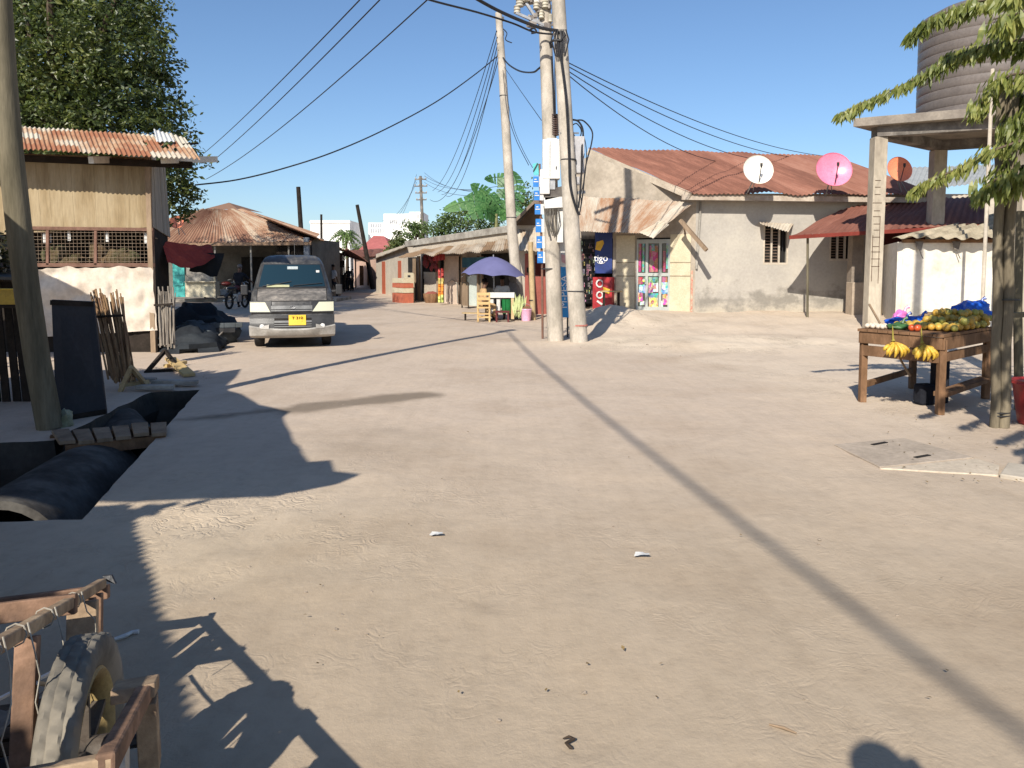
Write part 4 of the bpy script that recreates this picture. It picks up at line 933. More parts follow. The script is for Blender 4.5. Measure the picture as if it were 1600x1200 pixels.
bleaf([(778, 335, 0), (772, 318, -.1), (755, 298, -.2), (735, 288, -.4)], .42)
bleaf([(780, 335, 0), (785, 305, .1), (790, 280, .2), (772, 277, .3), (757, 280, .1)], .34)
bleaf([(782, 335, 0), (800, 315, 0), (808, 290, .1), (800, 266, .2)], .42)
bleaf([(776, 338, 0), (760, 318, -.4), (730, 314, -.6), (692, 328, -.8)], .40)
bleaf([(778, 338, 0), (768, 325, .4), (745, 320, .5), (712, 318, .6)], .36)
bleaf([(780, 338, 0), (792, 330, -.3), (806, 328, -.5), (818, 335, -.6)], .30)
bleaf([(776, 340, 0), (762, 330, -.6), (745, 330, -.9), (725, 342, -1)], .34)
bleaf([(778, 335, 0), (765, 310, .3), (748, 303, .5), (728, 308, .6)], .30)
mb.build('leaves', green_b, t)
# ------------------------------------------------------------------ van
van = thing('minivan', 'dusty dark grey high-roof minivan with a worn bonnet and silver bumper facing the camera', 'van', G(460, 537), 0)
VL = 4.7; vc = G(458, 545); van.location = (vc.x, vc.y, 0); van.rotation_euler.z = R(15.2); van.scale = (.93,)*3
def lerpt(T, z):
    if z <= T[0][0]: return T[0][1:]
    for a, b in zip(T, T[1:]):
        if z <= b[0]: f = (z-a[0])/(b[0]-a[0]); return tuple(a[i]+(b[i]-a[i])*f for i in range(1, len(a)))
    return T[-1][1:]
VT = [(.22, .10, .74), (.28, .02, .80), (.42, -.02, .845), (.56, .0, .85), (.60, .03, .85), (.74, .05, .85), (.98, .10, .845), (1.10, .20, .835), (1.20, .40, .82), (1.24, .52, .805), (1.5, .74, .745), (1.76, .98, .675), (1.84, 1.10, .64), (1.92, 1.30, .585), (1.965, 1.6, .50), (1.985, 2.0, .36)]
def vring(z, n=14):
    yf, w = lerpt(VT, z); yr = VL-(.05 if z < 1 else .05+(z-1)*.22); P = []
    rc = .20 if z < 1.25 else .16
    bow = .13
    def fy(x): return yf+bow*(abs(x)/w)**2.4
    for i in range(n+1):
        x = -w*.93+2*w*.93*i/n; P.append((x, fy(x), z))
    P += [(w*.985, fy(w*.95)+.07, z), (w, fy(w)+.20, z)]
    for k in range(1, 8): P.append((w, yf+.33+(yr-yf-.55)*k/8, z))
    P += [(w, yr-.15, z), (w*.95, yr-.03, z)]
    for i in range(1, 6): P.append((w*.9-1.8*w*i/6, yr, z))
    P += [(-w*.95, yr-.03, z), (-w, yr-.15, z)]
    for k in range(7, 0, -1): P.append((-w, yf+.33+(yr-yf-.55)*k/8, z))
    P += [(-w, fy(w)+.20, z), (-w*.985, fy(w*.95)+.07, z)]
    return [V(p) for p in P]
zs = [.22, .28, .35, .42, .50, .56, .60, .66, .74, .82, .90, .98, 1.04, 1.10, 1.15, 1.20, 1.24, 1.32, 1.42, 1.5, 1.6, 1.7, 1.76, 1.80, 1.84, 1.88, 1.92, 1.945, 1.965, 1.985]
rings = [vring(z) for z in zs]; n = len(rings[0])
mb = MB(); mb.add([p for r in rings for p in r], [(i*n+k, i*n+(k+1) % n, (i+1)*n+(k+1) % n, (i+1)*n+k) for i in range(len(rings)-1) for k in range(n)]+[tuple((len(rings)-1)*n+k for k in range(n))])
vm, nt, bs = newmat('dusty grey van paint'); bs.inputs['Roughness'].default_value = .38
t1 = tex(nt, 'ShaderNodeTexNoise', 1.6, detail=7, rough=.7); t2 = tex(nt, 'ShaderNodeTexNoise', 7, (1, .5, 1), detail=6, rough=.7)
colr = ramp(nt, math_(nt, 'ADD', math_(nt, 'MULTIPLY', t1.outputs[0], .5), math_(nt, 'MULTIPLY', t2.outputs[0], .5)), [(.40, (.028, .028, .029)), (.52, (.065, .063, .062)), (.64, (.15, .142, .13))])
nt.links.new(colr, bs.inputs['Base Color']); nt.links.new(ramp(nt, t2.outputs[0], [(.35, (.3, .3, .3)), (.65, (.7, .7, .7))]), bs.inputs['Roughness']); bump(nt, bs, t1.outputs[0], .15, .03)
mb.build('body', vm, van, smooth=True, local=True)
def vsurf(x, z, off=.0):
    """front surface point at lateral x, height z, pushed out by off"""
    def f(x, z): yf, w = lerpt(VT, z); return V((x, yf+.13*(abs(x)/w)**2.4, z))
    p = f(x, z); du = f(x+.01, z)-p; dv = f(x, z+.01)-p; n_ = du.cross(dv).normalized()
    if n_.y > 0: n_ = -n_
    return p+n_*off
def patch(mb, x0, x1, z0, z1, off, nu=14, nv=8, xf=None, th=.012, shear=0):
    P = []
    for j in range(nv+1):
        z = z0+(z1-z0)*j/nv; a, b = (xf(z) if xf else (x0, x1))
        for i in range(nu+1):
            x = a+(b-a)*i/nu; P.append(vsurf(x, z, off))
    F = [(j*(nu+1)+i, j*(nu+1)+i+1, (j+1)*(nu+1)+i+1, (j+1)*(nu+1)+i) for j in range(nv) for i in range(nu)]
    mb.add(P, F)
wsf = lambda z: (-lerpt(VT, z)[1]*.86, lerpt(VT, z)[1]*.86)
mb = MB(); patch(mb, 0, 0, 1.255, 1.765, .012, 20, 10, lambda z: (-lerpt(VT, z)[1]*.92, lerpt(VT, z)[1]*.92)); mb.build('windscreen_seal', dark_m, van, True, local=True)
mb = MB(); patch(mb, 0, 0, 1.275, 1.745, .018, 20, 10, wsf)
wg, nt, bs = newmat('windscreen glass'); bs.inputs['Base Color'].default_value = (.012, .03, .045, 1); bs.inputs['Roughness'].default_value = .07; bs.inputs['Specular IOR Level'].default_value = .25
nt.links.new(ramp(nt, tex(nt, 'ShaderNodeTexNoise', 3, detail=6).outputs[0], [(.3, (.03, .03, .03)), (.7, (.12, .12, .12))]), bs.inputs['Roughness'])
ws = mb.build('windscreen', wg, van, True, local=True)
mb = MB(); patch(mb, -.10, .12, 1.64, 1.70, .026, 4, 2); mb.build('mirror', M('pale grey', (.45, .5, .5), None, 3, .4), ws, True, local=True)
mb = MB(); patch(mb, .50, .57, 1.57, 1.62, .024, 3, 2); mb.build('sticker', white_p, ws, True, local=True)
mb = MB()
for a, b in ((-.6, -.02), (.02, .62)):
    P = [vsurf(a+(b-a)*i/6, 1.275+.10*(i/6)**1.2 if a < 0 else 1.285+.05*i/6, .035) for i in range(7)]; mb.tube(P, .009, 5)
mb.build('wiper', dark_m, van, local=True)
mb = MB(); patch(mb, -.52, -.06, 1.262, 1.31, .024, 8, 2); mb.build('dash_papers', M('pale dash', (.42, .42, .25), None, 4, .6), ws, True, local=True)
# bonnet panel, worn and dusty
mb = MB(); patch(mb, 0, 0, .995, 1.235, .010, 18, 8, lambda z: (-.70+.0*z, .70))
bon, nt, bs = newmat('worn bonnet'); t1 = tex(nt, 'ShaderNodeTexNoise', 2.2, (1, 2.6, 1), detail=8, rough=.75); t2 = tex(nt, 'ShaderNodeTexNoise', 14, detail=4)
nt.links.new(ramp(nt, math_(nt, 'ADD', math_(nt, 'MULTIPLY', t1.outputs[0], .8), math_(nt, 'MULTIPLY', t2.outputs[0], .2)), [(.36, (.05, .047, .045)), (.48, (.12, .11, .10)), (.56, (.20, .18, .16)), (.68, (.36, .32, .27))]), bs.inputs['Base Color'])
bs.inputs['Roughness'].default_value = .6; bump(nt, bs, t1.outputs[0], .3, .02)
mb.build('bonnet', bon, van, True, local=True)
mb = MB(); patch(mb, -.715, .715, .985, 1.245, .004, 18, 8); mb.build('bonnet_gap', shade_dark, van, True, local=True)
lamp_m, nt, bs = newmat('lamp lens'); bs.inputs['Base Color'].default_value = (.62, .60, .42, 1); bs.inputs['Roughness'].default_value = .12; bs.inputs['Coat Weight'].default_value = .6
nt.links.new(ramp(nt, tex(nt, 'ShaderNodeTexWave', 22).outputs[0], [(0, (.45, .44, .30)), (1, (.78, .77, .60))]), bs.inputs['Base Color'])
for sx in (-1, 1):
    mb = MB()
    xf = (lambda z: (-.835, -.44-.10*(z-.77)/.2)) if sx < 0 else (lambda z: (.40+.14*(z-.77)/.2, .835))
    patch(mb, 0, 0, .77, .965, .030, 10, 5, xf); hl = mb.build('headlight', lamp_m, van, True, local=True)
    mb = MB(); patch(mb, 0, 0, .755, .98, .022, 10, 5, (lambda z: (-.845, -.42)) if sx < 0 else (lambda z: (.38, .845))); mb.build('surround', dark_m, hl, True, local=True)
    mb = MB(); c = vsurf(sx*.60, .47, .03); mb.lathe(c, [(.045, 0), (.05, .02), (.03, .03)], 14, axis=Matrix.Rotation(R(90), 3, 'X').to_4x4()); mb.build('fog_lamp', white_p, van, True, local=True)
# grille bar with emblem
mb = MB(); patch(mb, -.42, .40, .82, .895, .030, 14, 3); patch(mb, -.42, .40, .78, .805, .026, 14, 2); gr = mb.build('grille_bar', M('grey trim', (.22, .22, .215), (.15, .15, .145), 5, .35), van, True, local=True)
mb = MB()
P = [vsurf(.0+.055*math.cos(a*math.pi/8), .858+.03*math.sin(a*math.pi/8), .042) for a in range(17)]; mb.tube(P, .006, 5)
P = [vsurf(.0+.022*math.cos(a*math.pi/8), .865+.022*math.sin(a*math.pi/8), .046) for a in range(17)]; mb.tube(P, .005, 5); mb.build('emblem', steel, gr, True, local=True)
mb = MB(); patch(mb, -.82, .82, .735, .765, .016, 20, 2); mb.build('panel_gap', shade_dark, van, True, local=True)
# bumper: dark upper with intake, silver lower
mb = MB(); patch(mb, -.845, .845, .42, .70, .034, 24, 6); bu = mb.build('bumper', M('dark bumper', (.05, .05, .05), (.03, .03, .03), 4, .45), van, True, local=True)
mb = MB()
for k in range(4): patch(mb, -.36, .38, .455+k*.045, .478+k*.045, .044, 12, 1)
mb.build('intake_slats', M('slat grey', (.16, .16, .16), None, 4, .5), bu, True, local=True)
mb = MB(); patch(mb, -.36, .38, .44, .64, .038, 12, 3); mb.build('intake', shade_dark, bu, True, local=True)
mb = MB()
for k in range(17):
    pass
P0 = [vsurf(-.85+1.7*i/24, .30, .045) for i in range(25)]; P1 = [vsurf(-.85+1.7*i/24, .41+.06*(abs(i-12)/12)**3, .060) for i in range(25)]; P2 = [vsurf(-.85+1.7*i/24, .23, .00) for i in range(25)]; P3 = [vsurf(-.85+1.7*i/24, .43+.07*(abs(i-12)/12)**3, .03) for i in range(25)]
mb.add(P2+P0+P1+P3, [(j*25+i, j*25+i+1, (j+1)*25+i+1, (j+1)*25+i) for j in range(3) for i in range(24)])
for sx in (-1, 1):
    mb.add([vsurf(sx*.46, .42, .065), vsurf(sx*.62, .42, .065), vsurf(sx*.54, .49, .06), vsurf(sx*.46, .51, .06)], [(0, 1, 2, 3)])
mb.build('lower_bumper', M('silver bumper', (.42, .40, .365), (.26, .245, .22), 3, .4), van, True, local=True)
# number plate
mb = MB(); patch(mb, -.075, .265, .49, .70, .062, 6, 2); npz = mb.build('number_plate', M('plate yellow', (.80, .50, .03), (.7, .42, .03), 8, .5, bp=0), van, local=True)
def text(body, size, mat, parent, loc, rot, name='lettering', ext=.002, align='CENTER', sx=1.):
    cu = bpy.data.curves.new(name, 'FONT'); cu.body = body; cu.size = size; cu.extrude = ext; cu.align_x = align; cu.align_y = 'CENTER'; cu.resolution_u = 3
    o = bpy.data.objects.new('tmp', cu); COL.objects.link(o); dg = bpy.context.evaluated_depsgraph_get()
    me = bpy.data.meshes.new_from_object(o.evaluated_get(dg)); bpy.data.objects.remove(o)
    me.materials.clear(); me.materials.append(mat); ob = bpy.data.objects.new(name, me); COL.objects.link(ob)
    if parent is not None: ob.parent = parent
    ob.location = loc; ob.rotation_euler = rot; ob.scale = (sx, 1, 1)
    return ob
ink = M('black ink', (.06, .03, .01), None, 5, .6, bp=0); wink = M('white lettering', (.85, .85, .85), None, 5, .6, bp=0)
pc_ = vsurf(.095, .60, .068)
text('T 310', .085, ink, npz, (pc_.x, pc_.y-.004, .645), (R(90), 0, 0), sx=1.1)
text('CWL', .085, ink, npz, (pc_.x+.03, pc_.y-.004, .55), (R(90), 0, 0), sx=1.1)
# wheels
for (x, y) in ((-.70, .78), (.70, .78), (-.70, 3.65), (.70, 3.65)):
    mb = MB(); ax = Matrix.Rotation(R(90), 3, 'Y').to_4x4()
    mb.lathe((x, y, .315), [(.16, -.09), (.27, -.10), (.305, -.085), (.315, -.05), (.315, .05), (.305, .085), (.27, .10), (.16, .09)], 28, axis=ax); w = mb.build('wheel', rubber, van, True, local=True)
    mb = MB(); mb.lathe((x, y, .315), [(.16, -.095), (.12, -.07), (.04, -.08), (.04, .08), (.12, .07), (.16, .095)], 20, axis=ax); mb.build('rim', steel, w, True, local=True)
mb = MB(); mb.box((0, 2.3, .30), (1.3, 3.9, .14)); mb.tube([(-.7, .78, .31), (.7, .78, .31)], .04, 8); mb.build('underbody', shade_dark, van, local=True)
# side windows, mirrors, pillars
def side(sx, y0, y1, z0, z1, off):
    P = []
    for z in (z0, (z0+z1)/2, z1):
        w = lerpt(VT, z)[1]
        for y in (y0(z) if callable(y0) else y0, y1): P.append((sx*(w+off), y, z))
    return P, [(0, 1, 3, 2), (2, 3, 5, 4)]
for sx in (-1, 1):
    for (y0, y1) in ((1.15, 1.95), (2.1, 3.2), (3.3, 4.35)):
        yy = (lambda z: .35+lerpt(VT, z)[0]+.05) if y0 < 1.2 else y0
        mb = MB(); mb.add(*side(sx, yy, y1, 1.22, 1.70, .006)); mb.build('side_window', glass_d, van, local=True)
    mb = MB(); c = V((sx*.98, .62, 1.22)); mb.box(c, (.14, .07, .22)); mb.build('wing_mirror', dark_m, van, local=True, bevel=.02)
    mb = MB(); mb.beam((sx*.80, .66, 1.18), (sx*.95, .63, 1.2), .03, .04); mb.build('mirror_arm', dark_m, van, local=True)
mb = MB(); mb.tube([(-.60, .75, 1.35), (-.62, .95, 1.6)], .004, 4); mb.tube([(.05, 1.75, 1.97), (.05, 1.9, 2.25)], .005, 5); mb.build('aerial', dark_m, van, local=True)
mb = MB()
for sx in (-1, 1):
    for y in (.78, 3.65):
        P = [(sx*.852, y+.40*math.cos(a*math.pi/12), .33+.37*math.sin(a*math.pi/12)) for a in range(13)]; mb.add(P+[(sx*.852, y, .25)], [(i, i+1, 13) for i in range(12)])
mb.build('wheel_arch', shade_dark, van, local=True)

# ------------------------------------------------------------------ left distant poles
def spole(label, p0, p1, r0, r1, mt, arms=None, grp='utility poles'):
    t = thing('utility_pole', label, 'utility pole', (p0.x, p0.y, p0.z), group=grp); mb = MB(); mb.tube([p0.lerp(p1, k/6) for k in range(7)], [r0+(r1-r0)*k/6 for k in range(7)], 12); mb.build('shaft', mt, t, smooth=True)
    if arms:
        mb = MB(); ins = MB()
        for (h, L) in arms:
            c = p0.lerp(p1, h); mb.beam(c+V((-L/2, 0, 0)), c+V((L/2, -.1, 0)), .08, .08)
            for q in (-.45, -.15, .15, .45): ins.lathe(c+V((q*L, 0, .05)), [(.03, 0), (.045, .05), (.02, .1)], 8)
        mb.build('cross_arm', mt, t); ins.build('insulator', plaster, t)
    return t
p = W(477, 460, 44); spole('dark wooden pole rising behind the right end of the rusty hip roof', V((p.x, 44, 0)), W(466, 292, 44), .16, .12, wood_dark)
p = W(503, 455, 62); spole('thin dark pole beside the plain white block', V((p.x, 62, 0)), W(502, 335, 62), .11, .09, wood_dark)
p = W(583, 452, 58); spole('dark pole leaning left in front of the red roofed house', V((p.x, 58, 0)), W(558, 320, 58), .19, .13, wood_dark)
p = W(664, 450, 60); spole('grey pole with stacked insulators behind the flat shop roof', V((p.x, 60, 0)), W(657, 275, 60), .16, .10, concrete_dark, [(.97, .9), (.91, 1.0), (.85, .9), (.79, .8)])
# ------------------------------------------------------------------ flat-roofed shop row
A3 = (G(628, 469).x, G(628, 469).y); B3 = (G(800, 485).x, G(800, 485).y)
fdir = (V(B3)-V(A3)).normalized(); fn_ = V((fdir.y, -fdir.x)); fn_ = fn_ if fn_.y < 0 else -fn_
def fr(mb, px0, px1, pyt, pyb, off=0., t=.05, A=None, B=None):
    """upright panel on the facade line, seen at these picture columns and rows"""
    A = A or A3; B = B or B3
    a = PL(px0, pyb, A, B, off); b = PL(px1, pyb, A, B, off); zt = (PL(px0, pyt, A, B, off).z+PL(px1, pyt, A, B, off).z)/2; zb = (a.z+b.z)/2
    if zb < .25: zb = 0
    mb.wall((a.x, a.y), (b.x, b.y), zb, zt, t)
    return V(((a.x+b.x)/2, (a.y+b.y)/2, zb))
t = thing('flat_roof_shops', 'long low cream shop row with a flat concrete roof slab and a sagging tin awning', 'shop row', (B3[0], B3[1], 0))
mb = MB(); a = V(A3)-fdir*0-fn_*.6; b = V((PL(830, 480, A3, B3).x, PL(830, 480, A3, B3).y))-fn_*.6
mb.wall((a.x, a.y), (b.x, b.y), 0, 2.95, 4.5, None, 3.25); mb.build('wall', plaster, t)
mb = MB(); P = [PL(632, 386, A3, B3, -.5), PL(832, 358, A3, B3, -.5)]; T = [PL(632, 377, A3, B3, -.5), PL(832, 346, A3, B3, -.5)]
dn = V((-fn_.x, -fn_.y, 0))*5; mb.prism([P[0], P[1], T[1], T[0]], dn); mb.build('roof_slab', concrete, t, bevel=.02)
mb = MB(); q0 = PL(655, 391, A3, B3, -.45); q1 = PL(832, 369, A3, B3, -.45); r0 = PL(622, 401, A3, B3, 1.0); r1 = PL(842, 388, A3, B3, 1.0)
mb.corr(r0, r1, q1, q0, .18, .02, 5, .06); mb.build('awning', rustmat('awning tin', (.26, .17, .10), (.37, .29, .21), (.46, .40, .32), .85, 3, .5, pv=.4), t)
shop_dark = shade_dark
for (x0, x1, yt, yb) in ((638, 652, 402, 468), (660, 682, 400, 472), (686, 694, 400, 474), (714, 722, 402, 477), (752, 800, 396, 485)): mb = MB(); fr(mb, x0, x1, yt, yb, -.55, .05); mb.build('opening', shop_dark, t)
mb = MB()
for (x0, x1, yt, yb) in ((652, 655, 400, 470), (682, 685, 400, 474), (645, 648, 404, 466), (720, 722, 402, 478), (722, 726, 402, 478), (745, 747, 400, 480), (751, 753, 400, 482)): mb = MB(); fr(mb, x0, x1, yt, yb, -.3, .08); mb.build('door_post', wood, t)
mb = MB(); fr(mb, 694, 714, 400, 475, -.45, .06); fr(mb, 696, 716, 400, 477, -.40, .05); mb.build('shutter', M('shutter pink cream', (.58, .47, .38), (.50, .40, .32), 1.5, .8), t)
mb = MB()
P = [PL(698, 472, A3, B3, -.32), PL(698, 442, A3, B3, -.32), PL(706, 436, A3, B3, -.32), PL(714, 442, A3, B3, -.32), PL(715, 474, A3, B3, -.32)]; mb.tube(P, .025, 5); mb.build('arch_moulding', concrete, t)
mb = MB(); fr(mb, 734, 750, 430, 480, -.42, .06); fr(mb, 726, 742, 432, 478, -.44, .06); mb.build('pale_shutter', M('pale blue shutter', (.52, .57, .52), (.45, .5, .46), 2, .7), t)
mb = MB(); fr(mb, 722, 760, 402, 418, -.2, .04); mb.build('blue_banner', M('blue banner', (.05, .14, .20), (.03, .08, .12), 2, .7), t)
mb = MB(); fr(mb, 663, 682, 436, 468, -.40, .3); fr(mb, 662, 680, 425, 436, -.4, .25); mb.build('pale_counter', plaster, t)
# small vertical boards with marks
t = thing('painted_wall_board', 'tall cream board with a column of small painted marks on the shop row', 'board', PL(639, 468, A3, B3))
mb = MB(); fr(mb, 632, 646, 426, 468, .25, .05); mb.build('panel', cream, t)
mb = MB()
for k in range(6): fr(mb, 637, 641, 430+k*6, 433+k*6, .262, .008)
mb.build('marks', dark_m, t)
t = thing('brick_crates', 'stack of red and white crates by the far end of the shop row', 'crate stack', PL(620, 466, A3, B3))
for k in range(4):
    mb = MB(); a = PL(613, 464-k*7.5, A3, B3, 1.2); b = PL(630, 464-k*7.5, A3, B3, 1.2); mb.wall((a.x, a.y), (b.x, b.y), a.z if k else 0, a.z+.21 if k else a.z+.2, .5)
    mb.build('crate', [M('brick red crate', (.46, .14, .08), (.36, .11, .07), 5, .7), cream][k % 2 if k else 0], t)
# hanging red and orange wares
t = thing('hanging_wares', 'column of red, yellow and orange packets hanging at a shop doorway', 'hanging goods', PL(690, 472, A3, B3))
cols_ = [M('red packets', (.50, .06, .05), (.3, .03, .03), 20, .5), M('yellow packets', (.58, .50, .16), (.4, .3, .1), 20, .5), M('orange packets', (.80, .28, .03), (.65, .2, .02), 20, .5), M('lime packets', (.60, .68, .2), (.45, .5, .12), 20, .5)]
rr = random.Random(2)
for (ci, y0, y1) in ((0, 420, 434), (1, 434, 446), (2, 444, 462), (3, 462, 471)):
    mb = MB()
    for k in range(14):
        p = PL(686.5 if k % 2 else 691, y0+(y1-y0)*(k//2+.5)/7, A3, B3, .35+rr.uniform(-.04, .04)); mb.box(p, (.10, .05, .11), yaw=rr.uniform(-.6, .6))
    mb.build('packets', cols_[ci], t)
mb = MB(); mb.tube([PL(688, 400, A3, B3, .35), PL(689, 472, A3, B3, .35)], .015, 5); mb.build('hanger', dark_m, t)
t = thing('hanging_meat', 'row of dark red goods hanging in an open shop front', 'hanging goods', PL(672, 410, A3, B3))
mb = MB()
for k in range(26): p = PL(rr.uniform(663, 684), rr.uniform(400, 420), A3, B3, .1); mb.blob(p, (.08, .08, .16), 6, 5, .2)
mb.build('goods', M('dark red goods', (.22, .03, .04), (.1, .02, .02), 6, .6), t); mb = MB(); mb.tube([PL(661, 399, A3, B3, .1), PL(686, 397, A3, B3, .1)], .02, 5); mb.build('rail', dark_m, t)
t = thing('shop_awning_cloth', 'small red cloth strip hanging under the tin awning of the shop row', 'cloth', PL(688, 402, A3, B3))
mb = MB(); a, b, c, d = PL(677, 408, A3, B3, .6), PL(695, 406, A3, B3, .6), PL(695, 396, A3, B3, .5), PL(677, 398, A3, B3, .5); mb.sheet(a, b, c, d, 10, 3, lambda u, v, p: V((0, .05*math.sin(u*20), 0))); mb.build('strip', red_p, t)
t = thing('brown_basket', 'dark brown basket on the ground before the shop row', 'basket', G(674, 473))
g = G(674, 473); mb = MB(); mb.lathe((g.x, g.y, 0), [(.28, 0), (.36, .25), (.38, .42), (.33, .42), (.3, .2)], 14); mb.build('bowl', wood_brown, t); mb = MB(); mb.blob((g.x, g.y, .4), (.3, .3, .12), 10, 6, .2); mb.build('contents', M('red brown load', (.3, .1, .08)), t)
t = thing('a_frame_board', 'narrow dark framed stand beside the pale shutter of the shop row', 'stand', PL(728, 480, A3, B3)); mb = MB()
for px in (722, 732): a = PL(px, 480, A3, B3, .8); mb.beam((a.x, a.y, 0), (a.x, a.y, 1.0), .05, .05, (0, 1, 0))
a = PL(722, 480, A3, B3, .8); b = PL(732, 480, A3, B3, .8); mb.beam((a.x, a.y, 1.0), (b.x, b.y, 1.0), .05, .05); mb.build('frame', wood_dark, t); mb = MB(); mb.wall((a.x, a.y-.03), (b.x, b.y-.03), .1, .9, .02); mb.build('panel', wood, t)
# small neighbour at far end with thin roof
t = thing('lean_to_house', 'small cream house with a thin sloping roof left of the flat-roofed shops', 'house', PL(612, 462, A3, B3))
A4 = (W(588, 450, 50).x, 50); B4 = (W(640, 465, 41).x, 41)
mb = MB(); mb.wall(A4, B4, 0, 2.5, 4, 0, 2.9); mb.build('wall', plaster, t)
mb = MB(); mb.corr(W(585, 405, 50)+V((0, -.4, 0)), W(634, 386, 41)+V((0, -.4, 0)), W(634, 383, 41)+V((0, 4, .2)), W(590, 402, 50)+V((0, 4, .2)), .25, .03, 3); mb.build('roof', rust_p, t)
mb = MB()
for px in (597, 622): a = PL(px, 460, A4, B4, .02); b = PL(px+5, 460, A4, B4, .02); mb.wall((a.x, a.y), (b.x, b.y), 0, 2, .03)
mb.build('door', M('faded red door', (.42, .12, .07)), t)
# ------------------------------------------------------------------ gabled house with red doors behind poles
A5 = (W(806, 488, 27.2).x, 27.2); B5 = (W(856, 492, 25.6).x, 25.6)
t = thing('red_door_house', 'house with faded red doors and cream pillars between the umbrella and the pole cluster', 'house', (A5[0], A5[1], 0))
mb = MB(); mb.wall(A5, B5, 0, PL(830, 345, A5, B5).z, 3.5); mb.build('wall', plaster, t)
mb = MB(); z0 = PL(835, 312, A5, B5, .6); z1 = PL(800, 347, A5, B5, .6); z2 = PL(880, 330, A5, B5, .6)
mb.prism([z1, z0, z0+V((.3, 3, .3)), z1+V((.3, 3, .3))], (0, 0, -.12)); mb.prism([z0, z2, z2+V((.3, 3, .3)), z0+V((.3, 3, .3))], (0, 0, -.12)); mb.build('roof', M('brown roof', (.28, .22, .17), (.18, .14, .11), 2, .9), t)
mb = MB(); g1_ = PL(806, 352, A5, B5, .02); g2_ = PL(856, 352, A5, B5, .02); mb.prism([g1_, g2_, z0+V((0, .5, -.15))], (0, .1, 0)); mb.build('gable', M('gable shade', (.12, .09, .07)), t)
mb = MB(); mb.corr(PL(800, 392, A5, B5, 1.), PL(862, 392, A5, B5, 1.), PL(862, 362, A5, B5, .05), PL(800, 358, A5, B5, .05), .2, .02, 3); mb.build('awning', rust_p, t)
fdoor = M('faded red door paint', (.36, .11, .085), (.29, .09, .07), 2, .7)
mb = MB(); fr(mb, 820, 832, 396, 488, .06, .05, A5, B5); mb.build('door', fdoor, t); mb = MB(); fr(mb, 836, 858, 432, 490, .06, .05, A5, B5); mb.build('half_door', fdoor, t)
mb = MB(); fr(mb, 836, 858, 398, 431, .04, .04, A5, B5); mb.build('opening', M('dark maroon', (.12, .025, .02)), t)
mb = MB(); fr(mb, 823, 829, 418, 426, .075, .02, A5, B5); mb.build('vent', shade_dark, t)
p = W(833, 490, 23.2); t = thing('bamboo_post', 'pale round wooden post in front of the faded red doors', 'post', (p.x, 23.2, 0)); mb = MB(); mb.tube([(p.x, 23.2, 0), W(831, 440, 23.2), W(829, 378, 23.2)], [.085, .085, .075], 10); mb.build('shaft', wood_pale, t, smooth=True); mb = MB(); mb.lathe(W(831, 470, 23.2), [(.09, 0), (.09, .03)], 10); mb.build('band', dark_m, t)
# white plastic drum and things at base
g = G(843, 487); t = thing('white_drum', 'small white plastic drum on the ground behind the pole cluster', 'drum', (g.x, g.y, 0)); mb = MB(); mb.lathe((g.x, g.y, .0), [(.15, 0), (.17, .05), (.17, .4), (.12, .46), (.05, .47)], 14); mb.build('barrel', white_p, t, smooth=True); mb = MB(); mb.lathe((g.x, g.y, .47), [(.06, 0), (.06, .04)], 10); mb.build('cap', blue_p, t)
# ------------------------------------------------------------------ umbrella stall
Yu = 23.3
uc = W(771, 432, Yu); t = thing('parasol', 'faded blue-violet parasol shading the small roadside table', 'umbrella', (uc.x, uc.y, 0))
um, nt, bs = newmat('violet umbrella cloth'); bs.inputs['Roughness'].default_value = .7
nt.links.new(ramp(nt, tex(nt, 'ShaderNodeTexNoise', 2).outputs[0], [(.3, (.095, .095, .20)), (.7, (.135, .135, .275))]), bs.inputs['Base Color'])
top = W(771, 401, Yu); ap = V((top.x, Yu, top.z)); Rr_ = 1.0; n = 8
mb = MB(); P = []; rim = []
ND = 64; NR = 8
for j in range(NR+1):
    u = j/NR
    for k in range(ND):
        a = 2*math.pi*k/ND; s = abs(math.sin(a*4)); r = Rr_*u*(1-.06*s*u); z = ap.z-.56*u**1.7-(.02-.05*s)*u*u-.05*math.cos(a)*u
        P.append((ap.x+r*math.cos(a), Yu+r*math.sin(a), z))
mb.add(P, [(j*ND+k, j*ND+(k+1) % ND, (j+1)*ND+(k+1) % ND, (j+1)*ND+k) for j in range(NR) for k in range(ND)])
mb.build('canopy', um, t, smooth=True)
mb = MB()
for k in range(8):
    a = math.pi*k/4; mb.tube([(ap.x, Yu, ap.z-.06), (ap.x+.5*math.cos(a), Yu+.5*math.sin(a), ap.z-.24), (ap.x+.97*math.cos(a), Yu+.97*math.sin(a), ap.z-.62)], .008, 4)
mb.build('rib', steel, t)
mb = MB(); mb.tube([(ap.x+.03, Yu, 0), ap+V((0, 0, .06))], .018, 8); mb.build('pole', steel, t)
t = thing('vendor_table', 'white topped wooden vendor table under the parasol with cloths hung below', 'table', W(782, 498, 23.0).xy.to_3d())
Yt = 23.0; zt = W(780, 457, Yt).z
xa_ = W(757, 460, Yt).x; xb_ = W(804, 460, Yt).x
mb = MB(); mb.box(((xa_+xb_)/2, Yt+.2, zt-.08), (xb_-xa_, .6, .16)); mb.build('top', white_p, t, bevel=.01)
for (x, y) in ((xa_+.06, Yt-.04), (xb_-.06, Yt-.04), (xa_+.06, Yt+.44), (xb_-.06, Yt+.44)): mb = MB(); mb.beam((x, y, 0), (x, y, zt-.17), .09, .09, (0, 1, 0)); mb.build('leg', M('yellow leg wood', (.56, .42, .24), (.46, .33, .18), 4, .8), t)
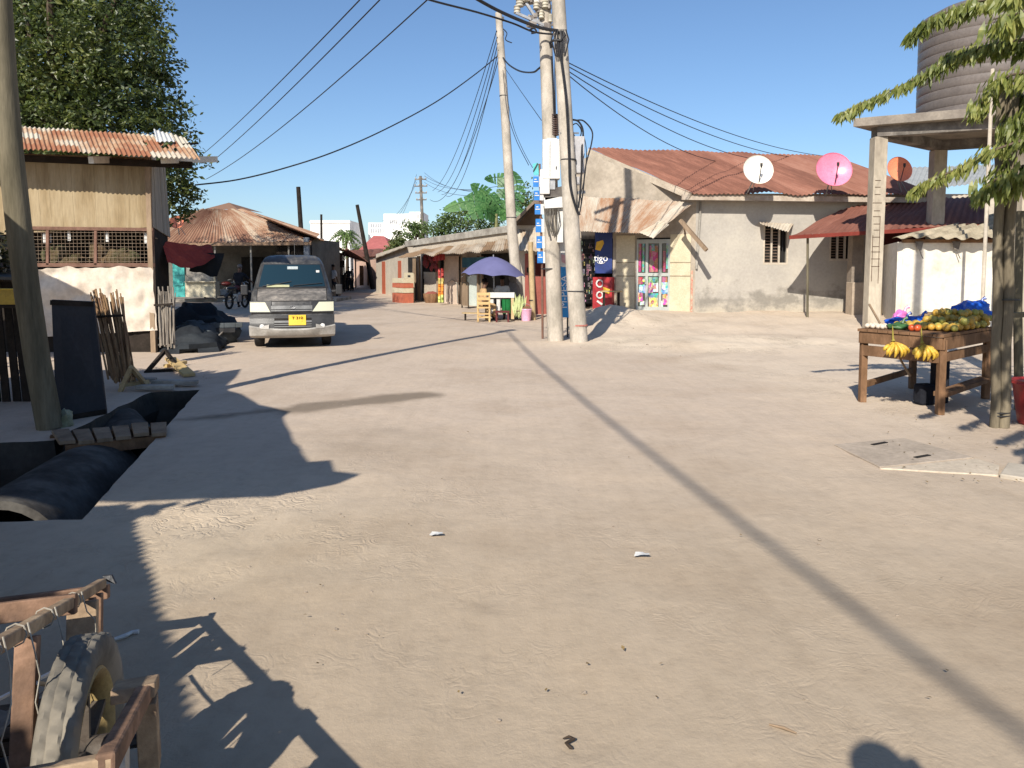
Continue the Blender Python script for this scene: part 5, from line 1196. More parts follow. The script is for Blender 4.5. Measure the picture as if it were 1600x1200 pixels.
mb = MB(); mb.box(((xa_+xb_)/2, Yt+.2, .28), (xb_-xa_-.1, .4, .03)); mb.build('shelf', wood_brown, t)
for (px, wd_, mt, nm) in ((768, .14, white_p, 'pale_cloth'), (779, .12, white_p, 'pale_cloth'), (791, .26, M('green cloth', (.02, .16, .05), (.015, .1, .03), 5, .8), 'green_cloth')):
    x = W(px, 470, Yt).x; zz = zt-.2; mb = MB(); mb.sheet((x-wd_/2, Yt-.07, zz-.42), (x+wd_/2, Yt-.07, zz-.42), (x+wd_/2, Yt-.07, zz), (x-wd_/2, Yt-.07, zz), 8, 5, lambda u, v, p: V((0, .02*math.sin(u*14), 0))); mb.build(nm, mt, t)
t = thing('wooden_chair', 'pale yellow wooden chair at the left end of the vendor table', 'chair', W(757, 500, 22.5).xy.to_3d())
x = W(756, 500, 22.5).x; Yq = 22.5; yw = M('yellow chair wood', (.60, .42, .20), (.48, .32, .15), 4, .7)
mb = MB(); mb.box((x, Yq, .42), (.40, .38, .04)); mb.build('seat', yw, t)
for dx in (-.17, .17):
    for dy in (-.16, .16): mb = MB(); mb.beam((x+dx, Yq+dy, 0), (x+dx, Yq+dy, .40 if dy > 0 else .86), .045, .045, (0, 1, 0)); mb.build('leg', yw, t)
mb = MB()
for z in (.55, .68, .82): mb.box((x, Yq-.18, z), (.36, .02, .08))
mb.build('backrest', yw, t); mb = MB()
for z in (.14, .24): mb.box((x, Yq-.16, z), (.34, .025, .04)); mb.box((x, Yq+.16, z), (.34, .025, .04))
mb.build('stretcher', yw, t)
t = thing('wooden_bench', 'low wooden bench plank left of the vendor chair', 'bench', W(737, 494, 23).xy.to_3d())
a = W(724, 490, 23.2); b = W(750, 491, 23.0); mb = MB(); mb.beam((a.x, a.y, .22), (b.x, b.y, .22), .22, .04); mb.build('seat', wood_pale, t); mb = MB()
for q in (.12, .88): c = V((a.x, a.y, 0)).lerp(V((b.x, b.y, 0)), q); mb.beam(c, c+V((0, 0, .2)), .05, .16, (0, 1, 0))
mb.build('leg', wood_dark, t)
person('person in tan clothes seated at the left end of the vendor table', W(752, 497, 22.9).xy.to_3d(), R(110), 'sit', cl_tan, cl_tan, 1.62)
person('person in a white shirt and navy cloth seated behind the vendor table under the parasol', W(786, 490, 23.9).xy.to_3d(), R(-10), 'sit', white_p, cl_navy, 1.72)
t = thing('dark_sack', 'tall dark grey bag standing behind the right end of the vendor table', 'bag', W(802, 490, 23.9).xy.to_3d()); c = W(802, 470, 23.9)
mb = MB(); mb.blob((c.x, c.y, .55), (.24, .22, .62), 14, 12, .12, flat=-.55); mb.build('sack', cl_grey, t, True); mb = MB(); mb.blob((c.x-.02, c.y, 1.25), (.12, .1, .22), 10, 8, .15); mb.build('neck', cl_grey, t, True)
t = thing('green_leaf_bundle', 'bundle of pale yellow-green leaves leaning on the right end of the vendor table', 'leaf bundle', W(811, 495, 22.9).xy.to_3d()); c = W(811, 480, 22.9); mb = MB()
for k in range(60):
    a = V((c.x+rr.uniform(-.14, .14), 22.9+rr.uniform(-.1, .1), .05+rr.uniform(0, .25))); b = a+V((rr.uniform(-.1, .12), rr.uniform(-.08, .08), rr.uniform(.35, .6))); s = V((.03, 0, 0)); mb.add([a, (a+b)/2+s, b, (a+b)/2-s], [(0, 1, 2, 3)])
mb.build('leaves', M('yellow green leaf', (.50, .55, .28), (.38, .42, .18), 8, .7), t); mb = MB(); mb.tube([(c.x-.12, 22.83, .3), (c.x+.12, 22.83, .3)], .015, 5); mb.build('tie', wood, t)
t = thing('red_stools', 'low maroon stool under the front of the vendor table', 'stool', W(783, 503, 22.4).xy.to_3d()); c = W(785, 500, 22.4)
mb = MB(); mb.box((c.x, c.y, .30), (.42, .3, .05)); mb.build('seat', M('maroon wood', (.14, .04, .04), (.09, .025, .025), 5, .7), t)
for dx in (-.17, .17):
    for dy in (-.11, .11): mb = MB(); mb.beam((c.x+dx, c.y+dy, 0), (c.x+dx, c.y+dy, .28), .05, .05, (0, 1, 0)); mb.build('leg', M('maroon wood', (1, 1, 1)), t)
g = W(822, 498, 22.9); t = thing('pink_bucket', 'pale pink plastic bucket standing right of the vendor table', 'bucket', (g.x, g.y, 0)); pk = M('pale pink plastic', (.80, .45, .62), (.74, .40, .56), 3, .4, bp=0)
mb = MB(); mb.lathe((g.x, g.y, 0), [(.125, 0), (.135, .02), (.165, .33), (.18, .345), (.175, .36), (.158, .36), (.13, .05)], 20); mb.build('pail', pk, t, smooth=True)
mb = MB(); mb.tube([(g.x+.17*math.cos(a*.314), g.y-.03, .35-.12*math.sin(a*.314)*0+.16*math.sin(a*.314)) for a in range(11)], .006, 5); mb.build('handle', steel, t)
mb = MB(); mb.blob((g.x, g.y, .36), (.15, .15, .08), 10, 6, .2); mb.build('contents', wood_brown, t)
# ------------------------------------------------------------------ pole cluster
def cpole(label, path, radii, mt=concrete_pole, rings=()):
    t = thing('utility_pole', label, 'utility pole', (path[0].x, path[0].y, path[0].z), group='utility poles'); mb = MB(); P = []
    for a, b in zip(path, path[1:]):
        for k in range(5): P.append(a.lerp(b, k/5))
    P.append(path[-1]); n = len(P); mb.tube(P, [radii[0]+(radii[1]-radii[0])*i/(n-1) for i in range(n)], 16); mb.build('shaft', mt, t, smooth=True)
    if rings:
        mb = MB()
        for (c, r) in rings: mb.lathe(c, [(r, -.012), (r, .012)], 16)
        mb.build('band', dark_m, t)
    return t
YA = 24.4; gA = W(813, 496, YA); gA.z = zg(gA.x, gA.y)-.05
pA = cpole('slim pale concrete pole rising behind the parasol, left of the paired poles', [gA, W(800, 360, YA), W(788, 160, YA), W(779, 20, YA)], (.185, .105), rings=[(W(799, 340, YA), .165), (W(787, 150, YA), .135)])
mb = MB()
for py in (30, 52, 75, 92): mb.box(W(781, py, YA)+V((.09, -.02, 0)), (.08, .08, .12))
mb.build('bracket', dark_m, pA)
YBp = 16.3; gB = G(869, 530); gB.y = YBp
Bb = W(868, 532, YBp); Bb.z = 0
pB = cpole('square-shouldered concrete pole carrying the white cabinet, middle of the three pole cluster', [Bb, W(864, 420, YBp), W(858, 200, YBp), W(851, 20, YBp), W(846, -170, YBp)], (.175, .115), rings=[(W(858, 420, YBp), .17)])
Cb = W(905, 541, 15.8); Cb.z = 0
YC = 15.8; pC = cpole('thick pale leaning concrete pole nearest the road, right of the paired poles', [Cb, W(897, 420, YC), W(886, 230, YC), W(873, 10, YC), W(858, -290, YC)], (.185, .12), rings=[(W(900, 455, YC), .182), (W(888, 250, YC), .165)])
mb = MB(); mb.lathe(W(904, 508, YC), [(.188, -.015), (.188, .015)], 16); mb.build('red_band', M('faded red', (.5, .2, .16)), pC)
# top hardware on pole B
hw = MB(); c = W(840, 12, YBp)
mb = MB(); mb.beam(W(795, -120, YBp), W(900, -150, YBp), .10, .10); mb.beam(W(800, -95, YBp), W(846, -60, YBp), .05, .05); mb.beam(W(815, 5, YBp), W(880, -6, YBp), .10, .10); mb.beam(W(806, 20, YBp-.2), W(856, 42, YBp-.1), .05, .05); mb.beam(W(822, 5, YBp-.15), W(850, 48, YBp-.1), .05, .05); mb.beam(W(835, 10, YBp), W(862, 70, YBp), .06, .05); mb.build('cross_arm', steel, pB)
mb = MB()
for (px, py, r) in ((812, 4, .085), (808, 14, .075), (822, -4, .09), (838, 8, .07), (846, 22, .06), (852, 6, .07), (868, 4, .05), (860, 28, .05)): mb.lathe(W(px, py, YBp-.15)+V((0, 0, -.08)), [(.3*r, -.02), (r, 0), (r*.8, .04), (r, .06), (r*.8, .10), (r, .12), (.4*r, .16)], 12)
mb.build('insulator', M('old porcelain', (.50, .46, .36), (.34, .31, .25), 8, .5), pB, smooth=True)
mb = MB(); rr2 = random.Random(3)
for k in range(16): p = W(rr2.uniform(826, 868), rr2.uniform(2, 44), YBp-.12); mb.box(p, (rr2.uniform(.04, .14), .1, rr2.uniform(.04, .12)), yaw=rr2.uniform(-1, 1))
mb.build('fittings', M('grey fittings', (.32, .29, .26), (.16, .14, .13), 9, .7), pB)
mb = MB()
for k in range(10):
    c = W(866, 180+k*3.4, YBp-.05); mb.lathe(c, [(.10, -.012), (.10, .012)], 12)
c = W(866, 213, YBp-.05); mb.tube([W(866, 213, YBp-.05), W(864, 172, YBp-.05)], .05, 8)
mb.build('insulator_stack', M('brown porcelain', (.10, .06, .045), (.06, .035, .03), 5, .35), pB, smooth=True)
t = pB
mb = MB(); a = W(861, 250, YBp-.25); mb.box(a, (.36, .30, .80)); mb.box(W(851, 285, YBp-.25), (.20, .28, .50)); mb.box(W(862, 222, YBp-.25), (.22, .28, .12)); cab = mb.build('cabinet', white_p, pB, bevel=.012)
mb = MB(); mb.box(a+V((-.03, -.156, 0)), (.006, .008, .72)); mb.box(a+V((.10, -.156, -.18)), (.02, .01, .06)); mb.build('door_seam', dark_m, cab)
mb = MB(); mb.box(W(862, 289, YBp-.22), (.14, .26, .22)); mb.build('lower_box', steel, cab, bevel=.01)
mb = MB(); mb.beam(W(850, 306, YBp-.2), W(880, 299, YBp-.2), .25, .2); mb.build('fuse_tray', M('dark tray', (.16, .145, .13), (.09, .08, .075), 10, .8), pB)
mb = MB(); mb.beam(W(850, 318, YBp-.2), W(884, 316, YBp-.2), .25, .22); mb.box(W(875, 345, YBp-.15), (.12, .16, .9)); mb.box(W(879, 365, YBp+.1), (.14, .16, .8)); mb.build('white_panel', white_p, pB)
mb = MB()
for k in range(9):
    x0 = 850+k*2.7; mb.tube([W(x0, 322, YBp-.3), W(x0+rr2.uniform(-2, 3), 345, YBp-.33), W(858+k*1.6, 366+rr2.uniform(-4, 4), YBp-.25)], .011, 5)
mb.build('tail_wires', M('grey wires', (.15, .14, .12), (.08, .07, .06), 9, .7), pB)
# grey meter cabinet on pole C's far side
mb = MB(); a = W(901, 243, YC+.15); mb.box(a, (.30, .26, .74)); mb.box(W(899, 283, YC+.1), (.16, .2, .16)); mb.box(W(893, 262, YC+.05), (.10, .22, 1.0)); mb.build('meter_cabinet', M('grey cabinet', (.42, .41, .41), (.34, .33, .34), 3, .5, bp=.05), pC, bevel=.012)
mb = MB(); mb.beam(W(882, 303, YC-.0), W(914, 300, YC+.1), .06, .06); mb.beam(W(876, 208, YC-.1), W(904, 208, YC+.1), .03, .03); mb.build('strap', steel, pC)
mb = MB()
Pq = [W(871+12*math.sin(k*.9), 48+k*4+3*math.cos(k*2.1), YC-.18+.05*math.cos(k)) for k in range(7)]; mb.tube(Pq, .03, 6)
for k in range(7): mb.tube([W(866+k*3, 46, YC-.2), W(862+k*4+rr2.uniform(-3, 3), 62, YC-.22), W(868+k*2.5, 84+rr2.uniform(-8, 14), YC-.2)], .014, 5)
mb.build('cable_knot', blackc, pC)
# sign post with stacked boards
Ys = 16.9; sp_ = W(848, 520, Ys); t = thing('stacked_sign_post', 'thin post carrying a column of blue and white sign boards left of the pole cluster', 'sign post', (sp_.x, Ys, 0))
mb = MB(); mb.tube([(sp_.x, Ys+.04, 0), W(847, 412, Ys+.04), W(843, 256, Ys+.04)], .025, 8); mb.tube([W(856, 514, Ys+.1), W(853, 412, Ys+.1)], .02, 6); mb.build('post', M('rusty post', (.22, .12, .09), (.14, .08, .06), 6, .8), t)
rows = [(276, 292, 841, 849), (300, 318, 842, 851), (322, 337, 843, 851), (342, 364, 837, 852), (370, 388, 838, 853), (394, 412, 840, 857)]
rows = [(276, 292), (298, 313), (319, 335), (342, 363), (369, 388), (393, 411)]
for i, (y0, y1) in enumerate(rows):
    x0 = 833+i*1.3; xm = x0+9; x1 = x0+26
    a = W(xm, y0, Ys); b = W(x1, y1, Ys); mb = MB(); mb.box(((a.x+b.x)/2, Ys, (a.z+b.z)/2), (b.x-a.x, .03, a.z-b.z)); bd_ = mb.build('white_board', white_p, t)
    c = W(x0, y0, Ys); mb = MB(); mb.box(((a.x+c.x)/2, Ys-.004, (a.z+b.z)/2), (a.x-c.x, .034, a.z-b.z)); bb = mb.build('blue_board', blue_p, t)
    mb = MB(); mid = (a.z+b.z)/2; mb.box(((a.x+c.x)/2, Ys-.024, mid), ((a.x-c.x)*.8, .004, .02)); mb.box(((a.x+c.x)/2-.01, Ys-.024, mid+.05), ((a.x-c.x)*.4, .004, .02)); mb.build('mark', white_p, bb)
    if i < 5:
        mb = MB(); q = W(x1-7, y1+3, Ys+.01); mb.box(q, (.10, .05, .045)); mb.build('clamp', M('red brown clamp', (.16, .05, .04)), t)
mb = MB(); a = W(833, 256, Ys); b = W(843, 268, Ys); mb.prism([W(832, 256, Ys), W(841, 254, Ys), W(842, 273, Ys), W(834, 274, Ys)], (0, .02, 0)); tq = mb.build('turquoise_plate', M('turquoise plate', (.10, .50, .52), None, 5, .5), t)
mb = MB(); mb.beam(W(840, 255, Ys-.015), W(833, 268, Ys-.015), .012, .02); mb.build('dark_stroke', dark_m, tq)
# vertical banner between poles
Yv = 17.2; t = thing('vertical_banner', 'tall narrow blue board with white vertical lettering between the two thick poles', 'sign', W(882, 500, Yv).xy.to_3d())
def vb(x0, x1, y0, y1, mt, nm, par, off=0):
    a = W(x0, y0, Yv); b = W(x1, y1, Yv); mb = MB(); mb.box(((a.x+b.x)/2, Yv-off, (a.z+b.z)/2), (b.x-a.x, .03, a.z-b.z)); return mb.build(nm, mt, par)
lb_ = M('mid blue board', (.02, .26, .58), (.02, .2, .48), 4, .45, bp=.05)
vb(874, 890, 417, 496, lb_, 'blue_board', t); vb(873, 887, 368, 416.5, white_p, 'white_board', t); vb(873, 887, 387.5, 393, lb_, 'blue_band', t, .02)
a = W(881.5, 456, Yv); text('M-PESA', .20, wink, t, a+V((0, -.024, 0))-t.location, (R(90), R(-90), 0), sx=1.15)
mb = MB(); mb.tube([(W(876, 500, Yv+.05).x, Yv+.05, 0), W(876, 370, Yv+.05)], .02, 6); mb.tube([(W(887, 500, Yv+.05).x, Yv+.05, 0), W(887, 370, Yv+.05)], .02, 6); mb.build('post', dark_m, t)
mb = MB(); mb.prism([W(877, 397, Yv-.03), W(886, 400, Yv-.03), W(884, 412, Yv-.03), W(878, 409, Yv-.03)], (0, .01, 0)); mb.build('pink_mark', M('pink mark', (.7, .4, .4)), t)
# cables hanging in loops beside pole C
def cable(label, pts_, r, grp='overhead and hanging cables', mt=blackc, nm='cable', sub=6):
    P = []
    for i in range(len(pts_)-1):
        p0 = pts_[max(i-1, 0)]; p1 = pts_[i]; p2 = pts_[i+1]; p3 = pts_[min(i+2, len(pts_)-1)]
        for k in range(sub):
            f = k/sub; P.append(.5*((2*p1)+(p2-p0)*f+(2*p0-5*p1+4*p2-p3)*f*f+(3*p1-p0-3*p2+p3)*f**3))
    P.append(pts_[-1]); mb = MB(); mb.tube(P, r, 6); return tag(mb.build(nm, mt, smooth=True), label, 'cable', grp)
def wl(L, Y): return [W(p[0], p[1], p[2] if len(p) > 2 else Y) for p in L]
Yk = 15.6
cable('thick black cable running down the right face of the leaning thick pole then hanging free', wl([(872, 60), (884, 150), (889, 240), (891, 290), (900, 325), (906, 336)], Yk), .028)
cable('outermost black cable loop arching right of the grey cabinet', wl([(900, 188, 15.9), (912, 189, 15.9), (925, 205, 15.9), (924, 225, 15.8), (915, 260), (911, 300), (906, 332)], Yk), .016)
cable('second black cable loop, inside the outermost loop', wl([(894, 187, 15.9), (904, 190, 15.9), (911, 205, 15.9), (909, 235, 15.8), (908, 280), (904, 325)], Yk), .020)
cable('small blue-black loop just above the grey cabinet', wl([(894, 196, 15.9), (901, 193, 15.9), (908, 203, 15.9), (906, 214, 15.9), (898, 213, 15.9), (895, 205, 15.9)], Yk), .013)
cable('thin black wire falling beside the grey cabinet', wl([(907, 195, 15.9), (915, 225, 15.9), (916, 250), (913, 280), (903, 320), (902, 330)], Yk), .010)
cable('leftmost of the thin drop wires under the grey cabinet', wl([(899, 272), (902, 300), (901, 318), (905, 334)], Yk), .009)
cable('black drop wire hanging in front of the gable wall', wl([(913, 240), (909, 262), (906, 290), (908, 315), (905, 335)], Yk), .009)
cable('dark wires between the paired poles near their tops', wl([(862, 88, 16.1), (864, 130, 16.1), (866, 180, 16.1)], 16), .022)
cable('second dark wire between the paired poles', wl([(868, 80, 16.), (867, 120, 16.0), (868, 180, 16.1)], 16), .012)
# ------------------------------------------------------------------ main house on the right
C6 = V((W(1085, 487, 22.8).x, 22.8)); L6 = V((W(900, 480, 24.4).x, 24.4)); R6 = V((W(1480, 487, 23.1).x, 23.1))
hs = thing('corner_house', 'plastered corner house with a red-brown iron roof, shop front and stained wall', 'house', (C6.x, C6.y, 0))
fa = tuple(L6); fb = tuple(C6); sb_ = tuple(R6)
def P6(px, py, off=0.): return PL(px, py, fa, fb, off)
def S6(px, py, off=0.): return PL(px, py, fb, sb_, off)
# stained plaster: grey cement render with damp patches along the foot
pm, nt, bs = newmat('stained cement render'); bs.inputs['Roughness'].default_value = .92
tn = tex(nt, 'ShaderNodeTexNoise', .55, detail=7, rough=.6); tn2 = tex(nt, 'ShaderNodeTexNoise', 1.7, (1, 1, 1.3), detail=8, rough=.65); tf = tex(nt, 'ShaderNodeTexNoise', 14, detail=4)
geo = nt.nodes.new('ShaderNodeTexCoord'); sep = nt.nodes.new('ShaderNodeSeparateXYZ'); nt.links.new(geo.outputs['Object'], sep.inputs[0])
col = ramp(nt, tn.outputs[0], [(.35, (.34, .315, .28)), (.5, (.39, .36, .315)), (.65, (.44, .405, .345))])
low = math_(nt, 'SUBTRACT', 1.0, math_(nt, 'MULTIPLY', math_(nt, 'ABSOLUTE', math_(nt, 'SUBTRACT', sep.outputs[2], .62)), 1.5))
st = math_(nt, 'ADD', math_(nt, 'MULTIPLY', low, .34), tn2.outputs[0])
stm = ramp(nt, st, [(.66, (0, 0, 0)), (.84, (1, 1, 1))])
base6 = ramp(nt, math_(nt, 'ADD', sep.outputs[2], math_(nt, 'MULTIPLY', tn2.outputs[0], .8)), [(.55, (0, 0, 0)), (1., (1, 1, 1))])
col = nmix(nt, base6, (.42, .37, .29), col)
tall = ramp(nt, math_(nt, 'ADD', sep.outputs[2], tn.outputs[0]), [(1.6, (0, 0, 0)), (2.2, (1, 1, 1))]) if False else None
col = nmix(nt, math_(nt, 'MULTIPLY', stm, .8), col, (.19, .175, .15))
col = nmix(nt, .5, col, ramp(nt, tf.outputs[0], [(.3, (.82, .82, .82)), (.7, (1.1, 1.1, 1.1))]), 'MULTIPLY')
nt.links.new(col, bs.inputs['Base Color']); bump(nt, bs, tf.outputs[0], .2, .01)
zc = S6(1090, 302).z
cement = pm
# side wall with window openings cut out as separate panels
wins = [(1191, 1229, 351, 412), (1294, 1331, 352, 406)]
mb = MB(); xs = [tuple(C6)]
def sxy(px, o=0): p = S6(px, 450, o); return V((p.x, p.y))
segs = []; prev = C6
for (x0, x1, yt, yb) in wins:
    a = sxy(x0); b = sxy(x1); zt_ = S6(x0, yt).z; zb_ = S6(x0, yb).z
    mb.wall(prev, a, 0, zc, .2); mb.wall(a, b, 0, zb_, .2); mb.wall(a, b, zt_, zc, .2); prev = b
mb.wall(prev, R6, 0, zc, .2); mb.build('side_wall', cement, hs)
louv = M('louvre shutters', (.30, .22, .17), (.2, .14, .11), 3, .8)
for wi, (x0, x1, yt, yb) in enumerate(wins):
    a = sxy(x0, -.03); b = sxy(x1, -.03); zt_ = S6(x0, yt).z; zb_ = S6(x0, yb).z
    mb = MB(); mb.wall(sxy(x0, -.18), sxy(x1, -.18), zb_, zt_, .02); w = mb.build('window', shade_dark, hs)
    mb = MB(); z0 = V((a.x, a.y, zb_)); z1 = V((b.x, b.y, zb_))
    for u in (0.02, .33, .64, .98): c = z0.lerp(z1, u); mb.beam(c, (c.x, c.y, zt_), .05, .06, (0, 1, 0))
    mb.beam(z0, z1, .07, .06); mb.beam(z0+V((0, 0, zt_-zb_)), z1+V((0, 0, zt_-zb_)), .06, .06); mb.build('frame', plaster, w)
    mb = MB()
    for k in range(13):
        z = zb_+(zt_-zb_)*(k+.5)/13
        for (u0, u1) in ((.02, .30), (.36, .62)): p, q = z0.lerp(z1, u0), z0.lerp(z1, u1); mb.beam((p.x, p.y+.03, z), (q.x, q.y+.03, z), .05, .015)
    mb.build('louvre', louv, w)
    mb = MB(); c0 = z0.lerp(z1, .5); 
    for u in (.36, .66, .8): p = z0.lerp(z1, u); mb.tube([(p.x, p.y+.01, zb_), (p.x, p.y+.01, zt_)], .012, 5)
    mb.build('window_bar', dark_m, w)
mb = MB(); mb.corr(S6(1189, 352, .55)+V((0, 0, .02)), S6(1232, 362, .60), S6(1240, 349, .02), S6(1186, 346, .02), .1, .012, 3); mb.build('window_hood', rust_p, hs)
# facade
facw = M('facade plaster', (.42, .365, .295), (.36, .31, .25), 1.0, .9, c3=(.28, .24, .19), lo=.3)
zf = lambda px, py: P6(px, py).z
mb = MB(); dxy = lambda px, o=0: V((P6(px, 470, o).x, P6(px, 470, o).y))
zl = P6(990, 372).z
apx = P6(921, 238)
# gable wall above the openings: polygon
mb.prism([V((*dxy(880), zl)), V((*C6, zl)), V((*C6, zc)), V((*dxy(922), P6(922, 243).z)), V((*dxy(880), P6(880, 262).z))], (0.07, .18, 0))
for (x0, x1) in ((880, 907), (957, 965), (989, 994), (1046, 1052)): mb.wall(dxy(x0), dxy(x1), 0, zl, .18)
mb.wall(dxy(1052), C6, 0, zl, .18); mb.build('front_wall', facw, hs)
mb = MB(); mb.wall(dxy(962, .03), dxy(991, .03), 0, P6(975, 368).z, .12); mb.wall(dxy(1046, .03), dxy(1078, .03), 0, P6(1060, 366).z, .12); mb.build('pilaster', cream, hs)
mb = MB()
for (x0, x1) in ((962, 991), (1046, 1078)):
    for py in (411, 432): mb.wall(dxy(x0, .036), dxy(x1, .036), P6(x0, py).z, P6(x0, py-1).z+.01, .01)
mb.build('panel_line', M('panel line', (.3, .25, .17)), hs)
mb = MB(); mb.wall(dxy(905, -1.4), dxy(1080, -1.4), 0, zl+.3, .1); mb.wall(dxy(905, -.1), dxy(960, -.1), zl-.25, zl, 1.2); mb.build('inner_wall', shade_dark, hs)
mb = MB(); mb.wall(dxy(1079, .01), dxy(1082, .01), 0, P6(1080, 470).z+.9, .02); mb.wall(dxy(1050, .05), dxy(1083, .05), .15, .26, .05); mb.build('red_edge', M('flaking red paint', (.45, .14, .10), (.5, .4, .3), 12, .8), hs)
mb = MB(); mb.wall(dxy(988, .5), dxy(1084, .5), 0, .24, .6); mb.build('doorstep', concrete, hs, bevel=.02)
# glazed door
dr = MB(); fz = M('pale door frame', (.40, .42, .39), (.33, .35, .33), 5, .5, bp=.05)
D = lambda px, py, o=0.: V((*dxy(px, o), P6(px, py, o).z))
zdt = P6(1020, 374).z; zdb = .26
def dbar(mb, x0, x1, z0, z1, o=.02, t=.05): mb.wall(dxy(x0, o), dxy(x1, o), z0, z1, t)
for (x0, x1) in ((994, 996.5), (1008, 1012), (1029, 1033), (1043, 1046)): dbar(dr, x0, x1, zdb, zdt)
zm = P6(1020, 429).z
dbar(dr, 994, 1046, zdt-.12, zdt, .025); dbar(dr, 994, 1046, zm-.05, zm+.05, .025); dbar(dr, 994, 1046, zdb, zdb+.14, .025)
door = dr.build('glazed_door', fz, hs)
mb = MB(); dbar(mb, 996, 1044, zdb+.1, zdt-.1, -.03, .01); mb.build('glass', M('door glass', (.10, .07, .06), (.05, .06, .05), 3, .12, bp=0), door)
rr = random.Random(11); cmap = [pmat('poster red', (.38, .02, .03), .22, 9), pmat('poster blue', (.05, .34, .55), .4), pmat('poster pink', (.62, .12, .2), .4), pmat('poster teal', (.04, .26, .20), .3), pmat('poster yellow', (.6, .5, .08), .4), pmat('poster white', (.7, .7, .7), .4)]
def pst(x0, x1, y0, y1, ci, o=-.01): 
    mb = MB(); mb.wall(dxy(x0, o), dxy(x1, o), P6(x0, y1).z, P6(x0, y0).z, .008); return mb.build('poster', cmap[ci], door)
for q in ((997, 1001, 376, 425, 0, .0), (1003, 1006, 380, 425, 3, .0), (1014, 1027, 384, 425, 0, .0), (1017, 1022, 382, 392, 3, .005), (1035, 1039, 392, 425, 0, .0), (1040, 1043, 380, 420, 3, .0),
          (997, 1007, 433, 444, 0), (998, 1008, 445, 458, 1), (997, 1004, 457, 472, 2), (1000, 1007, 470, 477, 5), (1004, 1008, 433, 445, 3), (1013, 1028, 433, 442, 3), (1013, 1020, 442, 460, 2), (1020, 1028, 440, 456, 5), (1013, 1028, 458, 465, 3), (1014, 1028, 465, 480, 4),
          (1034, 1042, 430, 441, 0), (1033, 1043, 441, 459, 1), (1035, 1043, 460, 476, 2), (1033, 1036, 470, 480, 5)): pst(*q)
for (px, py, s, ci) in ((1003, 451, .07, 5), (1001, 461, .06, 0), (1038, 449, .08, 5), (1039, 463, .07, 4), (1024, 448, .07, 2), (1020, 472, .06, 0), (1006, 438, .05, 4)):
    mb = MB(); c = P6(px, py, .0); mb.lathe(c, [(s, -.004), (s, .004)], 10, axis=Matrix.Rotation(R(90), 3, 'X').to_4x4()); mb.build('poster_figure', cmap[ci], door)
mb = MB(); mb.box(P6(1008.5, 440, .05), (.03, .05, .16)); mb.build('handle', steel, door)
# open shop bay left with wares, grille, blue poster, red counter
t = thing('blue_shop_banner', 'dark blue advertising banner with a yellow shape and white letters at the open shop bay', 'banner', V((*dxy(946, .05), 1.5)))
mb = MB(); mb.wall(dxy(929, .04), dxy(956, .04), P6(940, 427).z, P6(940, 363).z, .02); mb.build('sheet', M('navy banner', (.015, .035, .17), (.01, .025, .11), 3, .5, bp=0), t)
fang = math.atan2((C6-L6).y, (C6-L6).x)
mb = MB(); q = [P6(932, 378, .05), P6(942, 375, .05), P6(944, 380, .05), P6(938, 392, .05), P6(930, 390, .05)]; mb.prism(q[::-1], (0, .005, 0)); mb.build('yellow_shape', M('banner amber', (.75, .42, .02), None, 5, .5, bp=0), t)
a = P6(939, 403.5, .06); text('tigo', .30, wink, t, a-t.location, (R(90), 0, fang), sx=1.)
mb = MB(); P = [P6(939+6*math.cos(k), 409+3*math.sin(k), .058) for k in [math.pi*i/8 for i in range(9)]]; mb.tube(P, .008, 4); mb.build('smile', wink, t)
t = thing('red_counter', 'red drinks counter with round white marks in the open shop bay', 'counter', V((*dxy(942, .3), .2)))
mb = MB(); mb.wall(dxy(926, .25), dxy(956, .25), 0.1, P6(940, 433).z, .4); mb.build('body', M('counter red', (.42, .025, .03), (.25, .015, .02), 2, .45, bp=0), t)
mb = MB()
for (px, py, s) in ((937, 443, .11), (937, 461, .10)):
    P = [P6(px, py, .27)+V((math.cos(k*.6283)*s*.9, -.0, math.sin(k*.6283)*s)) for k in range(11)]; mb.tube(P, .028, 5)
mb.beam(P6(933, 470, .28), P6(941, 476, .28), .01, .06); mb.build('white_mark', white_p, t)
mb = MB(); mb.prism([P6(942, 448, .28), P6(953, 452, .28), P6(952, 459, .28), P6(944, 457, .28)], (0, .02, 0)); mb.build('yellow_mark', yellow_p, t)
t = thing('shop_goods_grille', 'dark steel security grille with small wares behind it at the shop bay', 'grille', V((*dxy(918, .05), 1)))
mb = MB()
for px in range(908, 930, 2): mb.tube([D(px, 474, .03), D(px, 368, .03)], .008, 4)
for py in range(372, 470, 8): mb.tube([D(906, py, .03), D(930, py, .03)], .008, 4)
mb.build('bars', dark_m, t); mb = MB()
for k in range(60): mb.box(P6(rr.uniform(908, 930), rr.uniform(374, 470), -.12), (.05, .03, rr.uniform(.06, .14)))
mb.build('wares', pmat('small wares', (.30, .2, .14), .4, 8), t)
t = thing('wooden_shop_stool', 'small dark stool with a plank top in front of the cream pilaster', 'stool', gp(958, 470)); c = V((*dxy(955, .7), zg(*dxy(955, .7))))
mb = MB(); mb.box(c+V((0, 0, .62)), (.62, .25, .04), yaw=fang); mb.build('top', wood_pale, t)
for dx in (-.22, .22):
    for dy in (-.08, .08): mb = MB(); mb.beam(c+V((dx, dy, -.1)), c+V((dx, dy, .6)), .05, .05, (0, 1, 0)); mb.build('leg', wood_dark, t)
